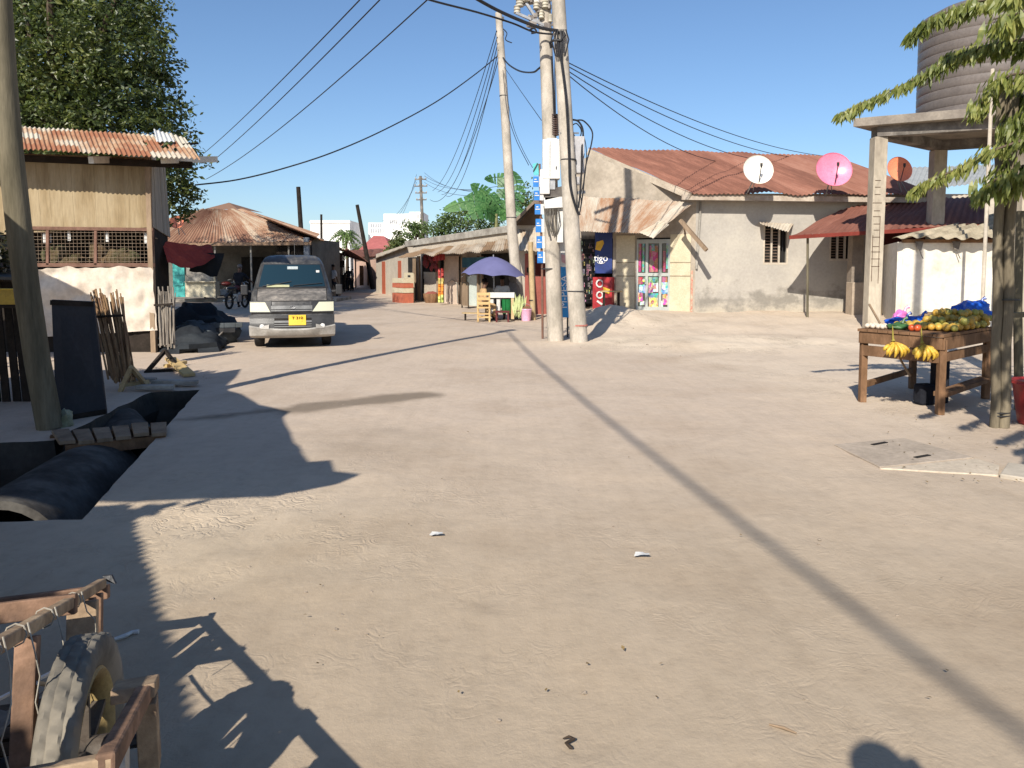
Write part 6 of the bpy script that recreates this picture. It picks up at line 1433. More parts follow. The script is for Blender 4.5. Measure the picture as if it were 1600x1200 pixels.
# awning over the facade
aw = MB(); q0 = P6(900, 298, .04); q1 = P6(1084, 312, .04); r0 = P6(905, 362, 1.1); r1 = P6(1012, 364, 1.25); r1b = P6(1020, 372, 1.35)
m0 = V(q1)
def awf(u, v, p): return V((0, 0, .04*noise.noise(V((u*5, v*2, 7)))-.05*math.sin(math.pi*v)*u))
aw.corr(P6(899, 362, 1.1), P6(1019, 366, 1.15), P6(1086, 316, .30), P6(899, 306, .05), .12, .012, 6, .03)
aw.build('awning', rustmat('awning iron', (.30, .17, .10), (.42, .36, .285), (.50, .455, .385), .8, 2.2, .43, pv=.35), hs)
aw = MB(); aw.corr(P6(998, 363, 1.2), P6(1021, 372, 1.3), P6(1046, 350, .95), P6(1032, 345, .9), .1, .012, 2); aw.build('loose_sheet', rust_p, hs)
mb = MB(); mb.beam(P6(1063, 344, .7), P6(1104, 391, .95), .10, .10); mb.beam(P6(1068, 352, .3), P6(1071, 366, .2), .04, .04); mb.build('strut', wood, hs)
mb = MB(); mb.beam(S6(1095, 315, .06), S6(1088, 420, .06), .05, .05, (0, 1, 0)); mb.build('downpipe', concrete, hs)
# main roof
RE0 = V(S6(1072, 303, .45)); RE1 = V(S6(1440, 304, .45)); RG0 = W(917, 232, 27.5); RG1 = W(1292, 244, 28.5); RF = P6(912, 232, .3)
mb = MB(); low0 = S6(1080, 301, .55); low1 = S6(1470, 305, .55); mb.corr(low0, low1, W(1300, 243, 27.5), W(919, 231, 25.4), .16, .018, 14, .04)
mb.build('roof', rust_red, hs)
mb = MB(); mb.corr(low1, low1+V((2.5, 3.5, .0)), W(1300, 243, 27.5)+V((.4, 1, 0)), W(1300, 243, 27.5), .2, .02, 5); mb.build('roof_hip', rust_red, hs)
mb = MB(); a = low0+V((0, .06, -.09)); b = W(919, 236, 25.4)+V((0, 0, -.02)); mb.beam(a, b, .06, .20); mb.build('barge_board', M('pale barge board', (.50, .43, .34), (.38, .32, .25), 3, .85), hs)
mb = MB(); mb.beam(low0+V((-.25, .1, -.12)), low1+V((0, .1, -.14)), .05, .15); mb.build('fascia', M('fascia board', (.46, .40, .33), (.3, .24, .19), 3, .85), hs)
# low dark covered entrance under red awning, neighbouring maroon shop
Yr = 21.9
t = thing('maroon_shop', 'small shop with a red-brown tin awning on a thin post and a maroon door', 'shop', (W(1400, 485, Yr).x, Yr, 0))
mb = MB(); e0 = W(1232, 368, 20.9); e1 = W(1545, 345, 19.5); mb.corr(e0, W(1545, 350, 19.9), W(1545, 300, 22.9), W(1312, 328, 22.7), .18, .018, 8, .05); mb.build('awning', maroon_r, t)
mb = MB(); mb.beam(W(1233, 371, 20.9), W(1540, 353, 19.95), .05, .10); mb.build('fascia', M('maroon board', (.20, .04, .03), (.14, .03, .022), 3, .7), t)
mb = MB(); c = W(1262, 488, 21.0); mb.tube([(c.x, c.y, .1), W(1262, 370, 21.0)], .035, 8); mb.build('post', wood_grey, t, smooth=True)
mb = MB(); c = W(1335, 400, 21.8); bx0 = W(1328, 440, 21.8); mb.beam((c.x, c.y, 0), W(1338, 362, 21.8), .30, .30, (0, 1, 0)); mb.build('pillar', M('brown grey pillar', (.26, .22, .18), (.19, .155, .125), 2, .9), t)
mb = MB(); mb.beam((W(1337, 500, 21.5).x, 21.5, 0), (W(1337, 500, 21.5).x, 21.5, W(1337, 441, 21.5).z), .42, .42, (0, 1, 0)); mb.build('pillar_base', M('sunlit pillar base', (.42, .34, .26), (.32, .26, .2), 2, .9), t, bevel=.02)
mb = MB(); mb.wall((W(1376, 400, 21.9).x, 21.9), (W(1560, 400, 21.9).x, 21.9), W(1390, 441, 21.9).z, 2.9, .1); mb.build('maroon_door', M('maroon door', (.13, .022, .018), (.09, .016, .014), 2, .6), t)
mb = MB(); mb.wall((W(1376, 400, 21.8).x, 21.8), (W(1560, 400, 21.8).x, 21.8), 0, W(1390, 441, 21.8).z, .2); mb.build('yellow_base', M('ochre wall', (.58, .46, .26), (.48, .37, .2), 2, .8), t)
t = thing('grey_roof_house', 'pale plastered house with a grey tin roof glimpsed beyond the orange dish', 'house', W(1450, 300, 27).xy.to_3d())
mb = MB(); mb.corr(W(1395, 300, 25.5), W(1600, 280, 25.5), W(1620, 255, 30), W(1410, 262, 30), .2, .02, 4); mb.build('roof', M('grey tin', (.36, .37, .36), (.28, .29, .28), 2, .6), t)
mb = MB(); mb.wall((W(1400, 300, 25.9).x, 25.9), (W(1600, 300, 25.9).x, 25.9), 0, W(1400, 303, 25.9).z, 3); mb.build('wall', plaster, t)
mb = MB(); mb.beam(W(1352, 345, 22.5), W(1432, 292, 25), .15, .1); mb.build('ridge', concrete, t)
# dishes
c = W(1183, 267, 21.6); dish('white satellite dish at the eave of the red-brown roof, leftmost of the three', c, .42, (.02, -1, .28), wh_m, S6(1165, 306, .4))
c = W(1301, 267, 21.6); dish('large pink satellite dish at the eave of the red-brown roof, middle of the three', c, .49, (-.05, -1, .28), pk_m, S6(1290, 306, .4))
c = W(1403, 266, 22.2); dish('orange satellite dish seen between the water tower columns', c, .37, (.1, -1, .28), or_m, W(1408, 300, 22.6))
# ------------------------------------------------------------------ tank tower
tw = thing('water_tower', 'concrete water tower of square columns carrying a slab below the black tank', 'tower', (10.3, 18.6, 0))
cL = V((8.72, 18.6)); cK = V((11.25, 20.6)); cR = V((11.45, 17.3)); cF = V((13.9, 19.2))
zs_ = W(1365, 215, 18.6).z
rebar = []
for i, c in enumerate((cL, cK, cR, cF)):
    mb = MB(); mb.beam((c.x, c.y, 0), (c.x+.04, c.y, zs_), .34 if i else .31, .30, (0, 1, 0)); mb.build('column', M('board marked concrete', (.47, .41, .32), (.37, .32, .25), 1.6, .9, (1, 1, .4), c3=(.28, .24, .19)), tw, bevel=.015)
mb = MB(); c = cL; rz = random.Random(5)
for k in range(13):
    z = 1.6+k*.17+rz.uniform(-.03, .03); mb.box((c.x-.02, c.y-.156, z), (rz.uniform(.12, .22), .008, .012))
mb.box((c.x+.06, c.y-.156, 2.0), (.012, .008, 1.6)); mb.box((c.x-.10, c.y-.156, 1.8), (.012, .008, 1.1)); mb.build('exposed_bars', M('rust lines', (.13, .085, .06)), tw)
o = .45
def slabpts(z, ex): 
    ctr = (cL+cF)/2; return [V((*(ctr+(p-ctr)*(1+ex/(p-ctr).length)), z)) for p in (cL, cR, cF, cK)]
mb = MB(); zb_ = zs_+.24; q = slabpts(zb_+.0, .62); mb.prism(q, (0, 0, .20)); mb.build('slab', M('slab concrete', (.27, .235, .195), (.19, .165, .14), 2, .9), tw, bevel=.01)
mb = MB()
for a, b in ((cL, cR), (cR, cF), (cF, cK), (cK, cL)): mb.beam((a.x, a.y, zs_+.12), (b.x, b.y, zs_+.12), .3, .235)
mb.build('ring_beam', concrete_dark, tw)
mb = MB(); c = W(1547, 200, 17.0); mb.tube([(c.x, 17.0, .5), (c.x, 17.0, zs_+1.2)], .04, 8); mb.build('pipe', plaster, tw, smooth=True)
zt0 = zb_+.20; ctr = (cL+cF)/2+V((0, -.05)); TR = 1.5
tk = thing('water_tank', 'big ribbed black plastic water tank standing on the concrete tower slab', 'water tank', (ctr.x+.12, ctr.y, zt0))
H = 2.35; prof = [(TR*.98, 0)]; z = 0
nr = 11
for k in range(nr):
    z0 = k*H/nr; z1 = (k+1)*H/nr; prof += [(TR, z0+.02), (TR, z1-.04), (TR*.982, z1-.02)]
prof += [(TR, H+.02), (TR*.97, H+.10), (TR*.75, H+.28), (TR*.35, H+.42), (.35, H+.44)]
mb = MB(); mb.lathe(tk.location, prof, 56); mb.build('shell', M('sun greyed black plastic', (.17, .145, .13), (.135, .115, .105), 2, .45, bp=.05), tk, smooth=True)
mb = MB(); mb.lathe(tk.location+V((0, 0, H+.44)), [(.35, 0), (.36, .08), (.30, .12)], 24); mb.build('lid', dark_m, tk, smooth=True)
# ------------------------------------------------------------------ white outbuilding
wo_ = thing('white_outhouse', 'small white-washed outhouse with a pale ribbed roof behind the fruit stall', 'outhouse', W(1480, 518, 18.9).xy.to_3d())
x0 = W(1409, 450, 18.95).x; x1 = W(1760, 450, 18.95).x; z1 = W(1420, 378, 18.95).z
wwm = M('white wash', (.66, .62, .54), (.60, .56, .47), .9, .9, c3=(.42, .38, .31), lo=.28, hi=.5)
mb = MB(); mb.wall((x0, 18.95), (x1, 18.95), 0, z1, .15); mb.wall((x0, 18.96), (x0+1.0, 21.8), 0, z1, .12); mb.build('wall', wwm, wo_)
mb = MB(); e0 = W(1393, 373, 18.6); e1 = W(1700, 368, 18.4); mb.corr(e0, e1, W(1760, 325, 21.6), W(1560, 333, 21.6), .34, .035, 6, .03); mb.build('roof', M('pale tile sheet', (.48, .41, .30), (.38, .33, .24), 2, .85, c3=(.26, .22, .16)), wo_)
mb = MB()
for px in (1436, 1494): mb = MB(); p = W(px, 385, 18.85); mb.prism([p+V((-.1, 0, .12)), p+V((.1, 0, .12)), p+V((.05, 0, -.1)), p+V((-.06, 0, -.06))], (0, -.02, 0)); mb.tube([p+V((0, 0, -.05)), p+V((.06, 0, -.2)), p+V((.1, -.02, -.3))], .012, 4); mb.build('torn_cloth', concrete_dark, wo_)
mb = MB(); mb.wall((x0-.05, 18.88), (x1, 18.88), z1-.02, z1+.06, .06); mb.build('wall_plate', wood_brown, wo_)
# off-frame tall pole at the right whose shadow crosses the white wall
spole('tall unseen pole added right of the picture for its shadow on the white wall', V((6.5, 9.3, 0)), V((6.6, 9.3, 9.6)), .14, .10, wood_grey)
# ------------------------------------------------------------------ fruit stall
TL = G(1347, 628); TC = G(1468, 648); TB = G(1425, 607); TD = TC+(TB-TL)
ft = thing('fruit_table', 'rough brown wooden stall table loaded with oranges and plastic bags', 'table', (TL.x, TL.y, 0))
zt = .86
for p in (TL, TC, TB, TD): mb = MB(); mb.beam((p.x, p.y, 0), (p.x, p.y, zt-.06), .072, .072, (0, 1, 0)); mb.build('leg', wood_brown, ft, bevel=.004)
up_ = lambda p, z: V((p.x, p.y, z))
c4 = [TL, TC, TD, TB]; ctr4 = sum(c4, V())/4; ex = lambda p, e: p+(p-ctr4).normalized()*e
mb = MB()
for i in range(8):
    u0 = i/8+.004; u1 = (i+1)/8-.004; a, b, c, d = ex(TL, .09), ex(TC, .09), ex(TD, .09), ex(TB, .09)
    mb.prism([up_(a.lerp(b, u0), zt), up_(a.lerp(b, u1), zt), up_(d.lerp(c, u1), zt+.004), up_(d.lerp(c, u0), zt)], (0, 0, -.03))
mb.build('table_top', wood_brown, ft)
mb = MB()
for a, b in ((TL, TC), (TC, TD), (TD, TB), (TB, TL)): mb.beam(up_(ex(a, .05), zt-.10), up_(ex(b, .05), zt-.10), .035, .13)
mb.build('apron', wood_brown, ft, bevel=.003)
mb = MB(); mb.beam(up_(ex(TL, .03), zt-.25), up_(ex(TC, .03), zt-.25), .03, .12); mb.beam(up_(TC, zt-.25), up_(TD, zt-.25), .03, .10); mb.beam(up_(TL, .2), up_(TB, .24), .04, .07); mb.beam(up_(TC, .22), up_(TD, .24), .14, .05); mb.build('rail', wood_brown, ft, bevel=.003)
mb = MB(); mb.beam(TL.lerp(TC, .05)+V((.05, .1, zt+.28)), TL.lerp(TC, .55)+V((.3, .45, .30)), .02, .02); mb.build('brace_stick', wood, ft)
# oranges piled
om = M('orange skin', (.62, .36, .05), (.50, .30, .05), 9, .5, c3=(.38, .34, .07), lo=.3); om2 = M('green orange skin', (.34, .33, .07), (.42, .32, .06), 9, .5)
rr = random.Random(21); a_, b_ = (TC-TL), (TB-TL); stump = M('orange stem', (.1, .09, .03))
def orange(mt):
    mb = MB(); mb.blob((0, 0, 0), .042, 14, 10, .03); o = mb.build('orange', mt, smooth=True); return o
po1 = orange(om); po2 = orange(om2); pos = []
def onT(u, v, z=0.): return V((TL.x, TL.y, zt+.004))+a_*u+b_*v+V((0, 0, z))
for layer, (nn, u0, u1, v0, v1, z) in enumerate(((34, .30, 1.02, .30, 1.0, .042), (0, 0, 0, 0, 0, 0))):
    pass
cand = []
for j in range(13):
    for i in range(9):
        u = .28+i*.09+(.045 if j % 2 else 0); v = .22+j*.062
        if u > 1.03 or v > 1.0: continue
        edge = (u > .9 or v < .3)
        if not edge and rr.random() < .2: continue
        cand.append((u, v, .042))
for (u, v, z) in list(cand):
    if u > .40 and v > .34 and rr.random() < .55: cand.append((u+.03, v+.03, .105))
    if u > .5 and v > .50 and rr.random() < .4: cand.append((u-.02, v+.02, .17))
rowd = {}
where = {0: 'in the bottom layer of the fruit pile', 1: 'resting in the upper layers of the fruit pile'}
for k, (u, v, z) in enumerate(cand):
    src = po1 if rr.random() < .6 else po2
    o = src if k < 2 and src.get('label') is None else src.copy()
    if o is not src: COL.objects.link(o)
    o.location = onT(u+rr.uniform(-.01, .01), v+rr.uniform(-.01, .01), z); o.rotation_euler = (rr.random()*6, rr.random()*6, 0); s = rr.uniform(.85, 1.15); o.scale = (s, s, s)
    ky = 'orange' if o.data == po1.data else 'green-tinged orange'; ly = 'bottom' if z < .05 else ('second' if z < .15 else 'top')
    tag(o, None, 'orange', 'oranges piled on the stall table'); rowd.setdefault((ly, round(v/.062)), []).append((u, o, ky))
nth = ['first', 'second', 'third', 'fourth', 'fifth', 'sixth', 'seventh', 'eighth', 'ninth', 'tenth', 'eleventh', 'twelfth', 'thirteenth', 'fourteenth', 'fifteenth']
for ly in ('bottom', 'second', 'top'):
    ks = sorted(k for k in rowd if k[0] == ly)
    for ri, k in enumerate(ks):
        for ci, (u, o, ky) in enumerate(sorted(rowd[k], key=lambda q: q[0])): o['label'] = f'{ky}, {nth[ci]} from the left in row {nth[ri]} from the front, {ly} layer of pile'.replace('row '+nth[ri], nth[ri]+' row')
for o in (po1, po2):
    if o.get('label') is None: bpy.data.objects.remove(o)
pg = MB().blob((0, 0, 0), .03, 12, 8, .08); og = pg.build('garlic_bulb', M('garlic skin', (.66, .58, .48), (.55, .46, .36), 8, .6), smooth=True); first = True
for k in range(12):
    o = og if first else og.copy()
    if not first: COL.objects.link(o)
    first = False; o.location = onT(.03+(k % 4)*.07+rr.uniform(-.01, .01), .02+(k//4)*.06, .028); tag(o, f"pale garlic bulb, {['first', 'second', 'third', 'fourth'][k % 4]} from the left in the {['front', 'middle', 'back'][k//4]} row on the stall corner", 'garlic', 'garlic bulbs on the stall corner')
tom = M('tomato red', (.60, .10, .03), (.5, .08, .02), 5, .3, bp=0); mb = MB(); mb.blob((0, 0, 0), .038, 12, 8, .04); ot = mb.build('tomato', tom, smooth=True)
for k, (u, v) in enumerate(((.60, .04), (.66, .05), (.63, .11))):
    o = ot if k == 0 else ot.copy()
    if k: COL.objects.link(o)
    o.location = onT(u, v, .038); tag(o, ['left tomato at the front edge of the wooden stall table', 'right tomato at the front edge of the wooden stall table', 'tomato behind the front pair on the wooden stall table'][k], 'tomato', 'tomatoes on the stall corner')
def bag(label, c, r, mt, seed, lab='plastic_bag'):
    random.seed(seed); mb = MB(); mb.blob(c, r, 22, 14, .22, 1.9); b = thing(lab, label, 'plastic bag', c, group='plastic bags on the fruit stall'); mb.build('film', mt, b, smooth=True)
    mb = MB(); t_ = c+V((r[0]*.5, 0, r[2]*.8)); mb.tube([t_, t_+V((.02, 0, .05)), t_+V((.05, .0, .06))], [.02, .012, .025], 6); mb.build('knot', mt, b, smooth=True)
bluep = M('blue plastic film', (.02, .13, .62), (.015, .07, .40), 6, .25, bp=.3); pinkp = M('pink plastic film', (.80, .20, .50), (.6, .15, .4), 6, .3)
bag('small pink plastic bag at the back left of the fruit stall', onT(.10, .55, .10), V((.09, .07, .08)), pinkp, 1)
bag('crumpled blue plastic bag at the left of the fruit pile', onT(.18, .42, .05), V((.16, .10, .06)), bluep, 2)
bag('second blue bag lying between the pink bag and the oranges', onT(.30, .55, .06), V((.17, .10, .06)), bluep, 3)
bag('large shiny blue plastic bag draped behind the right of the fruit pile', onT(.78, 1.0, .17), V((.22, .16, .13)), bluep, 4)
bag('dull brown bag behind the middle of the fruit stall', onT(.35, .80, .06), V((.20, .10, .09)), M('brown film', (.30, .20, .10), (.2, .13, .07), 5, .6), 5)
bag('dark green leafy parcel at the front left of the fruit stall', onT(.36, .12, .035), V((.11, .08, .04)), M('green film', (.05, .14, .04), (.03, .08, .03), 6, .5), 6)
mb = MB()
for k in range(5): mb.tube([onT(.16+k*.03, .08, .02), onT(.20+k*.03, .20, .03), onT(.22+k*.03, .3, .02)], [.012, .018, .010], 7)
tag(mb.build('okra_pods', M('maroon pods', (.16, .05, .04), (.1, .03, .03), 6, .6), smooth=True), 'handful of dark pods lying behind the garlic on the wooden stall table', 'vegetables')
# bananas hanging at the front
bnm = M('banana yellow', (.62, .40, .045), (.46, .28, .035), 22, .5, c3=(.16, .09, .03), lo=.3, hi=.55)
def bananas(label, c, n, seed):
    r_ = random.Random(seed); t = thing('banana_bunch', label, 'banana bunch', c, group='banana bunches hanging on the stall front')
    for k in range(n):
        a = -1.35+2.7*k/(n-1)+r_.uniform(-.1, .1); ly = k % 2; P = []
        for s in range(7):
            u = s/6; P.append(c+V((math.sin(a)*(.015+.115*math.sin(u*1.9)), -.03-.05*math.sin(u*2.6)-.03*ly, -.02-(.085+.05*math.cos(a)+.03*ly)*u)))
        mb = MB(); mb.tube(P, [.007, .015, .019, .020, .019, .014, .005], 8); mb.build('banana', bnm, t, smooth=True)
    mb = MB(); mb.tube([c+V((0, .02, .16)), c+V((0, 0, .02)), c+V((0, -.01, -.01))], [.004, .012, .022], 7); mb.build('stalk', M('banana stalk', (.30, .25, .06)), t, smooth=True)
fl = lambda u, z: V((TL.x, TL.y, z))+a_*u+V((-.06, -.07, 0))
bananas('left bunch of yellow bananas hanging on the front of the stall table', fl(.42, .76), 12, 1)
bananas('right bunch of yellow bananas hanging on the front of the stall table', fl(.78, .76), 13, 2)
t = thing('seated_dark_goods', 'black bag standing on the ground under the fruit table', 'bag', TC.lerp(TB, .6)); c = TC.lerp(TD, .42)+V((-.12, .25, 0))
mb = MB(); mb.box(c+V((.02, 0, .30)), (.17, .15, .60), yaw=.3); mb.build('sack', cl_dark, t, bevel=.04); mb = MB(); mb.box(c+V((-.17, -.05, .12)), (.20, .16, .24), yaw=.2); mb.build('side_pouch', cl_dark, t, bevel=.03)
# twin posts on the right
g = G(1560, 668); t = thing('twin_posts', 'pair of weathered round posts tied together beside the fruit stall', 'post', (g.x, g.y, 0))
for (dx, r, top) in ((-.040, .043, (1560, 300)), (.050, .053, (1573, 300))):
    tp = W(top[0], top[1], 7.5); mb = MB(); P = [V((g.x+dx, g.y, 0)).lerp(tp+V((dx*.3, 0, 1.0)), k/12)+V((.01*math.sin(k*1.7), 0, 0)) for k in range(13)]; mb.tube(P, r, 12)
    mb.v = [p+(V((p.x-g.x-dx, p.y-g.y, 0))).normalized()*.009*noise.noise(V((p.x*22, p.y*22, p.z*1.5))) for p in mb.v]; mb.build('pole', M('shaded post wood', (.215, .18, .125), (.12, .10, .07), 2.6, .9, (3, 3, .4), .4), t, smooth=True)
mb = MB()
for z in (.12, .15, 1.25): mb.lathe((g.x+.01+z*.04, g.y, z), [(.092, -.005), (.092, .005)], 18, 1, .6)
mb.build('binding_wire', dark_m, t)
g2_ = G(1592, 640); t = thing('thin_post', 'thinner grey post just right of the tied pair of posts', 'post', (g2_.x, g2_.y, 0)); mb = MB(); mb.tube([g2_, W(1590, 480, g2_.y), W(1594, 330, g2_.y+.05)], [.045, .045, .04], 9); mb.build('pole', wood_grey, t, smooth=True); mb = MB(); mb.beam(W(1575, 493, 7.6), W(1625, 490, 7.9), .05, .05); mb.build('cross_stick', wood_grey, t)
g = G(1622, 664); t = thing('red_tub', 'dark red plastic tub at the right edge beside the posts', 'tub', (g.x, g.y, 0)); rd = M('red tub plastic', (.32, .03, .03), (.24, .022, .022), 3, .4, bp=.05)
mb = MB(); mb.lathe((g.x, g.y, 0), [(.16, 0), (.18, .03), (.235, .40), (.26, .42), (.26, .45), (.235, .45), (.17, .04)], 28); mb.build('bucket', rd, t, smooth=True); mb = MB(); mb.lathe((g.x, g.y, .42), [(.262, -.012), (.268, 0), (.262, .012)], 28); mb.build('rim', rd, t, smooth=True)
# ------------------------------------------------------------------ drooping tree on the right
tr = thing('drooping_tree', 'tree on the right with long arching branches of hanging yellow-green leaves', 'tree', (6.9, 6.2, 0))
mb = MB(); tb = V((6.9, 6.2, 0)); mb.tube([tb, tb+V((.05, 0, 1.5)), tb+V((0, .1, 3.2)), tb+V((.1, 0, 4.6))], [.17, .14, .11, .07], 10)
brs = []
def br(pts_, dens, wid, seed, ln=.15):
    brs.append((pts_, dens, wid, seed, ln))
def wb(L): return [W(x, y, Y) for x, y, Y in L]
br(wb([(1720, -90, 6.6), (1600, -30, 6.9), (1520, 5, 7.1), (1460, 28, 7.2), (1424, 52, 7.3)]), 95, .05, 1)
br(wb([(1720, 0, 6.4), (1620, -10, 6.7), (1540, 0, 6.8), (1500, 10, 6.9)]), 90, .07, 2)
br(wb([(1720, 60, 6.6), (1600, 62, 7.0), (1530, 75, 7.2), (1480, 96, 7.3), (1440, 118, 7.4), (1400, 138, 7.4), (1350, 160, 7.5), (1314, 178, 7.5)]), 100, .045, 3, .125)
br(wb([(1720, 90, 6.8), (1640, 70, 7.0), (1580, 68, 7.2), (1525, 76, 7.3), (1478, 88, 7.4)]), 100, .09, 4)
br(wb([(1720, 150, 6.6), (1640, 120, 6.9), (1590, 115, 7.0), (1560, 130, 7.1), (1535, 160, 7.2), (1525, 172, 7.2)]), 90, .10, 5)
br(wb([(1720, 200, 6.6), (1640, 210, 6.9), (1590, 222, 7.0), (1540, 240, 7.1), (1500, 262, 7.2), (1450, 284, 7.2), (1424, 300, 7.3)]), 100, .07, 6, .12)
br(wb([(1720, 250, 6.8), (1640, 255, 7.0), (1590, 262, 7.1), (1550, 285, 7.1), (1530, 305, 7.1)]), 110, .12, 7)
br(wb([(1720, 180, 7.0), (1650, 175, 7.1), (1600, 180, 7.2), (1570, 200, 7.2)]), 110, .14, 8)
br(wb([(1700, 290, 7.0), (1650, 270, 7.0), (1610, 275, 7.1), (1575, 300, 7.1)]), 90, .12, 9)
br(wb([(1720, 120, 7.4), (1650, 130, 7.4), (1600, 150, 7.5), (1575, 172, 7.6)]), 110, .14, 10)
br(wb([(1720, 40, 7.4), (1640, 30, 7.5), (1590, 32, 7.6), (1560, 40, 7.6)]), 110, .12, 14)
# off-frame branches between the tree and the viewer, which throw the leaf shadows on the ground
rr = random.Random(9)
for k, (tx, ty, tz) in enumerate(((4.3, 4.4, 2.7), (3.5, 4.7, 2.9), (4.8, 3.6, 2.8), (3.3, 5.3, 3.4), (4.2, 5.3, 3.4), (3.0, 4.9, 3.1))):
    a = tb+V((0, 0, 3.2+.1*k)); b = V((tx, ty, tz)); brs.append(([a, a.lerp(b, .35)+V((0, 0, .25)), a.lerp(b, .7)+V((0, 0, .15)), b], 60, .10, 30+k, .15))
for k, (px, py, zz) in enumerate(((1440, 650, 3.0), (1500, 668, 2.9), (1560, 690, 3.1), (1590, 705, 2.8), (1480, 640, 3.2), (1575, 660, 3.0), (1600, 722, 2.9))):
    g = G(px, py); b = V((g.x-SHX*zz, g.y-SHY*zz, zz)); a = b+V((1.6, .9, .35)); brs.append(([V((6.6, 5.2, 3.4)), a, a.lerp(b, .55)+V((0, 0, .05)), b], 42, .06, 60+k, .15))
for k, z in enumerate((1.2, 2.0, .6)):
    b = V((4.7-SHX*(3.1-z), 7.45-SHY*(3.1-z), 3.1)); brs.append(([V((6.6, 5.6, 3.6)), b+V((.9, .4, .3)), b], 60, .10, 80+k, .15))
LF = MB()
for pts_, dens, wid, seed, ln in brs:
    r_ = random.Random(seed); P = []
    for i in range(len(pts_)-1):
        p0 = pts_[max(i-1, 0)]; p1 = pts_[i]; p2 = pts_[i+1]; p3 = pts_[min(i+2, len(pts_)-1)]
        for k in range(6): f = k/6; P.append(.5*((2*p1)+(p2-p0)*f+(2*p0-5*p1+4*p2-p3)*f*f+(3*p1-p0-3*p2+p3)*f**3))
    P.append(pts_[-1]); mb.tube([tb+V((0, 0, 2.6+.1*seed % 1.5))]+P, [.03]+[.018-.013*i/len(P) for i in range(len(P))], 5)
    L = sum((a-b).length for a, b in zip(P, P[1:])); N = int(L*dens*(3.1 if seed < 30 else 2.6))
    for _ in range(N):
        u = r_.random()*(len(P)-1); i = int(u); p = P[i].lerp(P[i+1], u-i); tp = u/(len(P)-1)
        w_ = wid*(1.25-tp); p = p+V((r_.gauss(0, w_), r_.gauss(0, w_), r_.gauss(0, w_*.45)+.01))
        d = (P[min(i+1, len(P)-1)]-P[max(i-1, 0)]).normalized(); a = V((0, 0, -1))*r_.uniform(.8, 1.2)+d*r_.uniform(.0, .55)+V((r_.gauss(0, .24), r_.gauss(0, .24), 0)); a.normalize()
        s = ln*r_.uniform(.55, 1.2); sd = a.cross(V((r_.gauss(0, 1), r_.gauss(0, 1), .1))).normalized(); n = a.cross(sd); w = s*.115
        q1 = p+a*s*.35; q2 = p+a*s*.7+n*s*.04; q3 = p+a*s+n*s*.12
        LF.add([p, q1+sd*w, q2+sd*w*.8, q3, q2-sd*w*.8, q1-sd*w], [(0, 1, 2, 3, 4, 5)])
mb.build('trunk', bark, tr, smooth=True); LF.build('crown', green_y, tr)
# ------------------------------------------------------------------ handcart at lower left
uu = V((.318, -.909, .273)).normalized(); vv = V((.944, .330, 0)).normalized(); ww = vv.cross(uu); ww = ww if ww.z > 0 else -ww
O = V((-1.106, 1.92, .30))
ct = thing('handcart', 'rough wooden handcart with a spoked rubber-tyred wheel at the lower left corner', 'handcart', O)
def K(u, v, w): return O+uu*u+vv*v+ww*w
cw = M('cart timber', (.36, .22, .15), (.22, .135, .09), 5, .8, (1, 1, 1), .35, c3=(.14, .09, .065)); cw2 = M('sun bleached cart timber', (.46, .34, .22), (.32, .23, .15), 6, .8, c3=(.2, .14, .1))
mb = MB(); mb.beam(K(-.95, -.12, .335), K(1.0, -.12, .335), .032, .034, ww); mb.build('top_rail', cw2, ct, bevel=.005)
mb = MB(); mb.beam(K(-.95, -1.1, .335), K(1.0, -1.1, .335), .032, .034, ww); mb.build('top_rail', cw2, ct, bevel=.005)
for u in (-.84, -.70, -.62, .08, .5):
    mb = MB(); mb.beam(K(u, -.125, .31), K(u+(.03 if u == .08 else 0), -.125, -.12), .05 if u != -.62 else .09, .045, uu); mb.build('upright', cw if u != -.62 else cw2, ct, bevel=.004)
mb = MB(); mb.beam(K(-.38, -.10, .33), K(-.38, -1.12, .33), .06, .04, uu); mb.build('cross_rail', cw, ct, bevel=.004)
MB().beam(K(-.98, -.10, .30), K(-.98, -1.12, .30), .05, .06, uu).build('cross_rail', cw, ct, bevel=.004); MB().beam(K(.68, .16, .13), K(.68, -.12, .13), .05, .04, uu).build('cross_rail', cw2, ct, bevel=.004)
mb = MB(); mb.beam(K(.9, -.1, .3), K(.9, -1.12, .3), .06, .05, uu); mb.build('cross_rail', cw, ct, bevel=.004)
mb = MB(); mb.beam(K(.07, .147, .14), K(.70, .147, .14), .036, .045, ww); mb.build('outer_beam', cw, ct, bevel=.006)
mb = MB(); mb.prism([K(.04, .175, .165), K(.04, .07, .165), K(.16, .075, .165), K(.15, .175, .165)], ww*-.035); mb.beam(K(.10, .15, .12), K(.02, .15, -.06), .05, .05, vv); mb.build('axle_bracket', cw2, ct, bevel=.003)
mb = MB(); mb.beam(K(-.95, -.14, -.10), K(1.3, -.14, -.10), .06, .07, ww); mb.beam(K(-.95, -1.1, -.10), K(1.3, -1.1, -.10), .06, .07, ww); mb.build('bed_beam', cw, ct, bevel=.005)
mb = MB(); rc = random.Random(6)
for i in range(11):
    u = -.9+i*.19; mb.beam(K(u, -.16, -.05), K(u+rc.uniform(-.02, .02), -1.1, -.05), .15, .02, ww)
mb.build('bed_board', M('dark bed boards', (.12, .085, .06), (.06, .045, .035), 5, .85), ct)
mb = MB(); mb.tube([K(0, .17, 0), K(0, -1.3, 0)], .018, 8); mb.build('axle', dark_m, ct)
mb = MB(); mb.tube([K(.42, .13, .12), K(.40, .13, -.3)], .022, 8); mb.tube([K(.52, .13, .12), K(.5, .13, -.3)], .016, 8); mb.build('prop_stand', steel, ct)
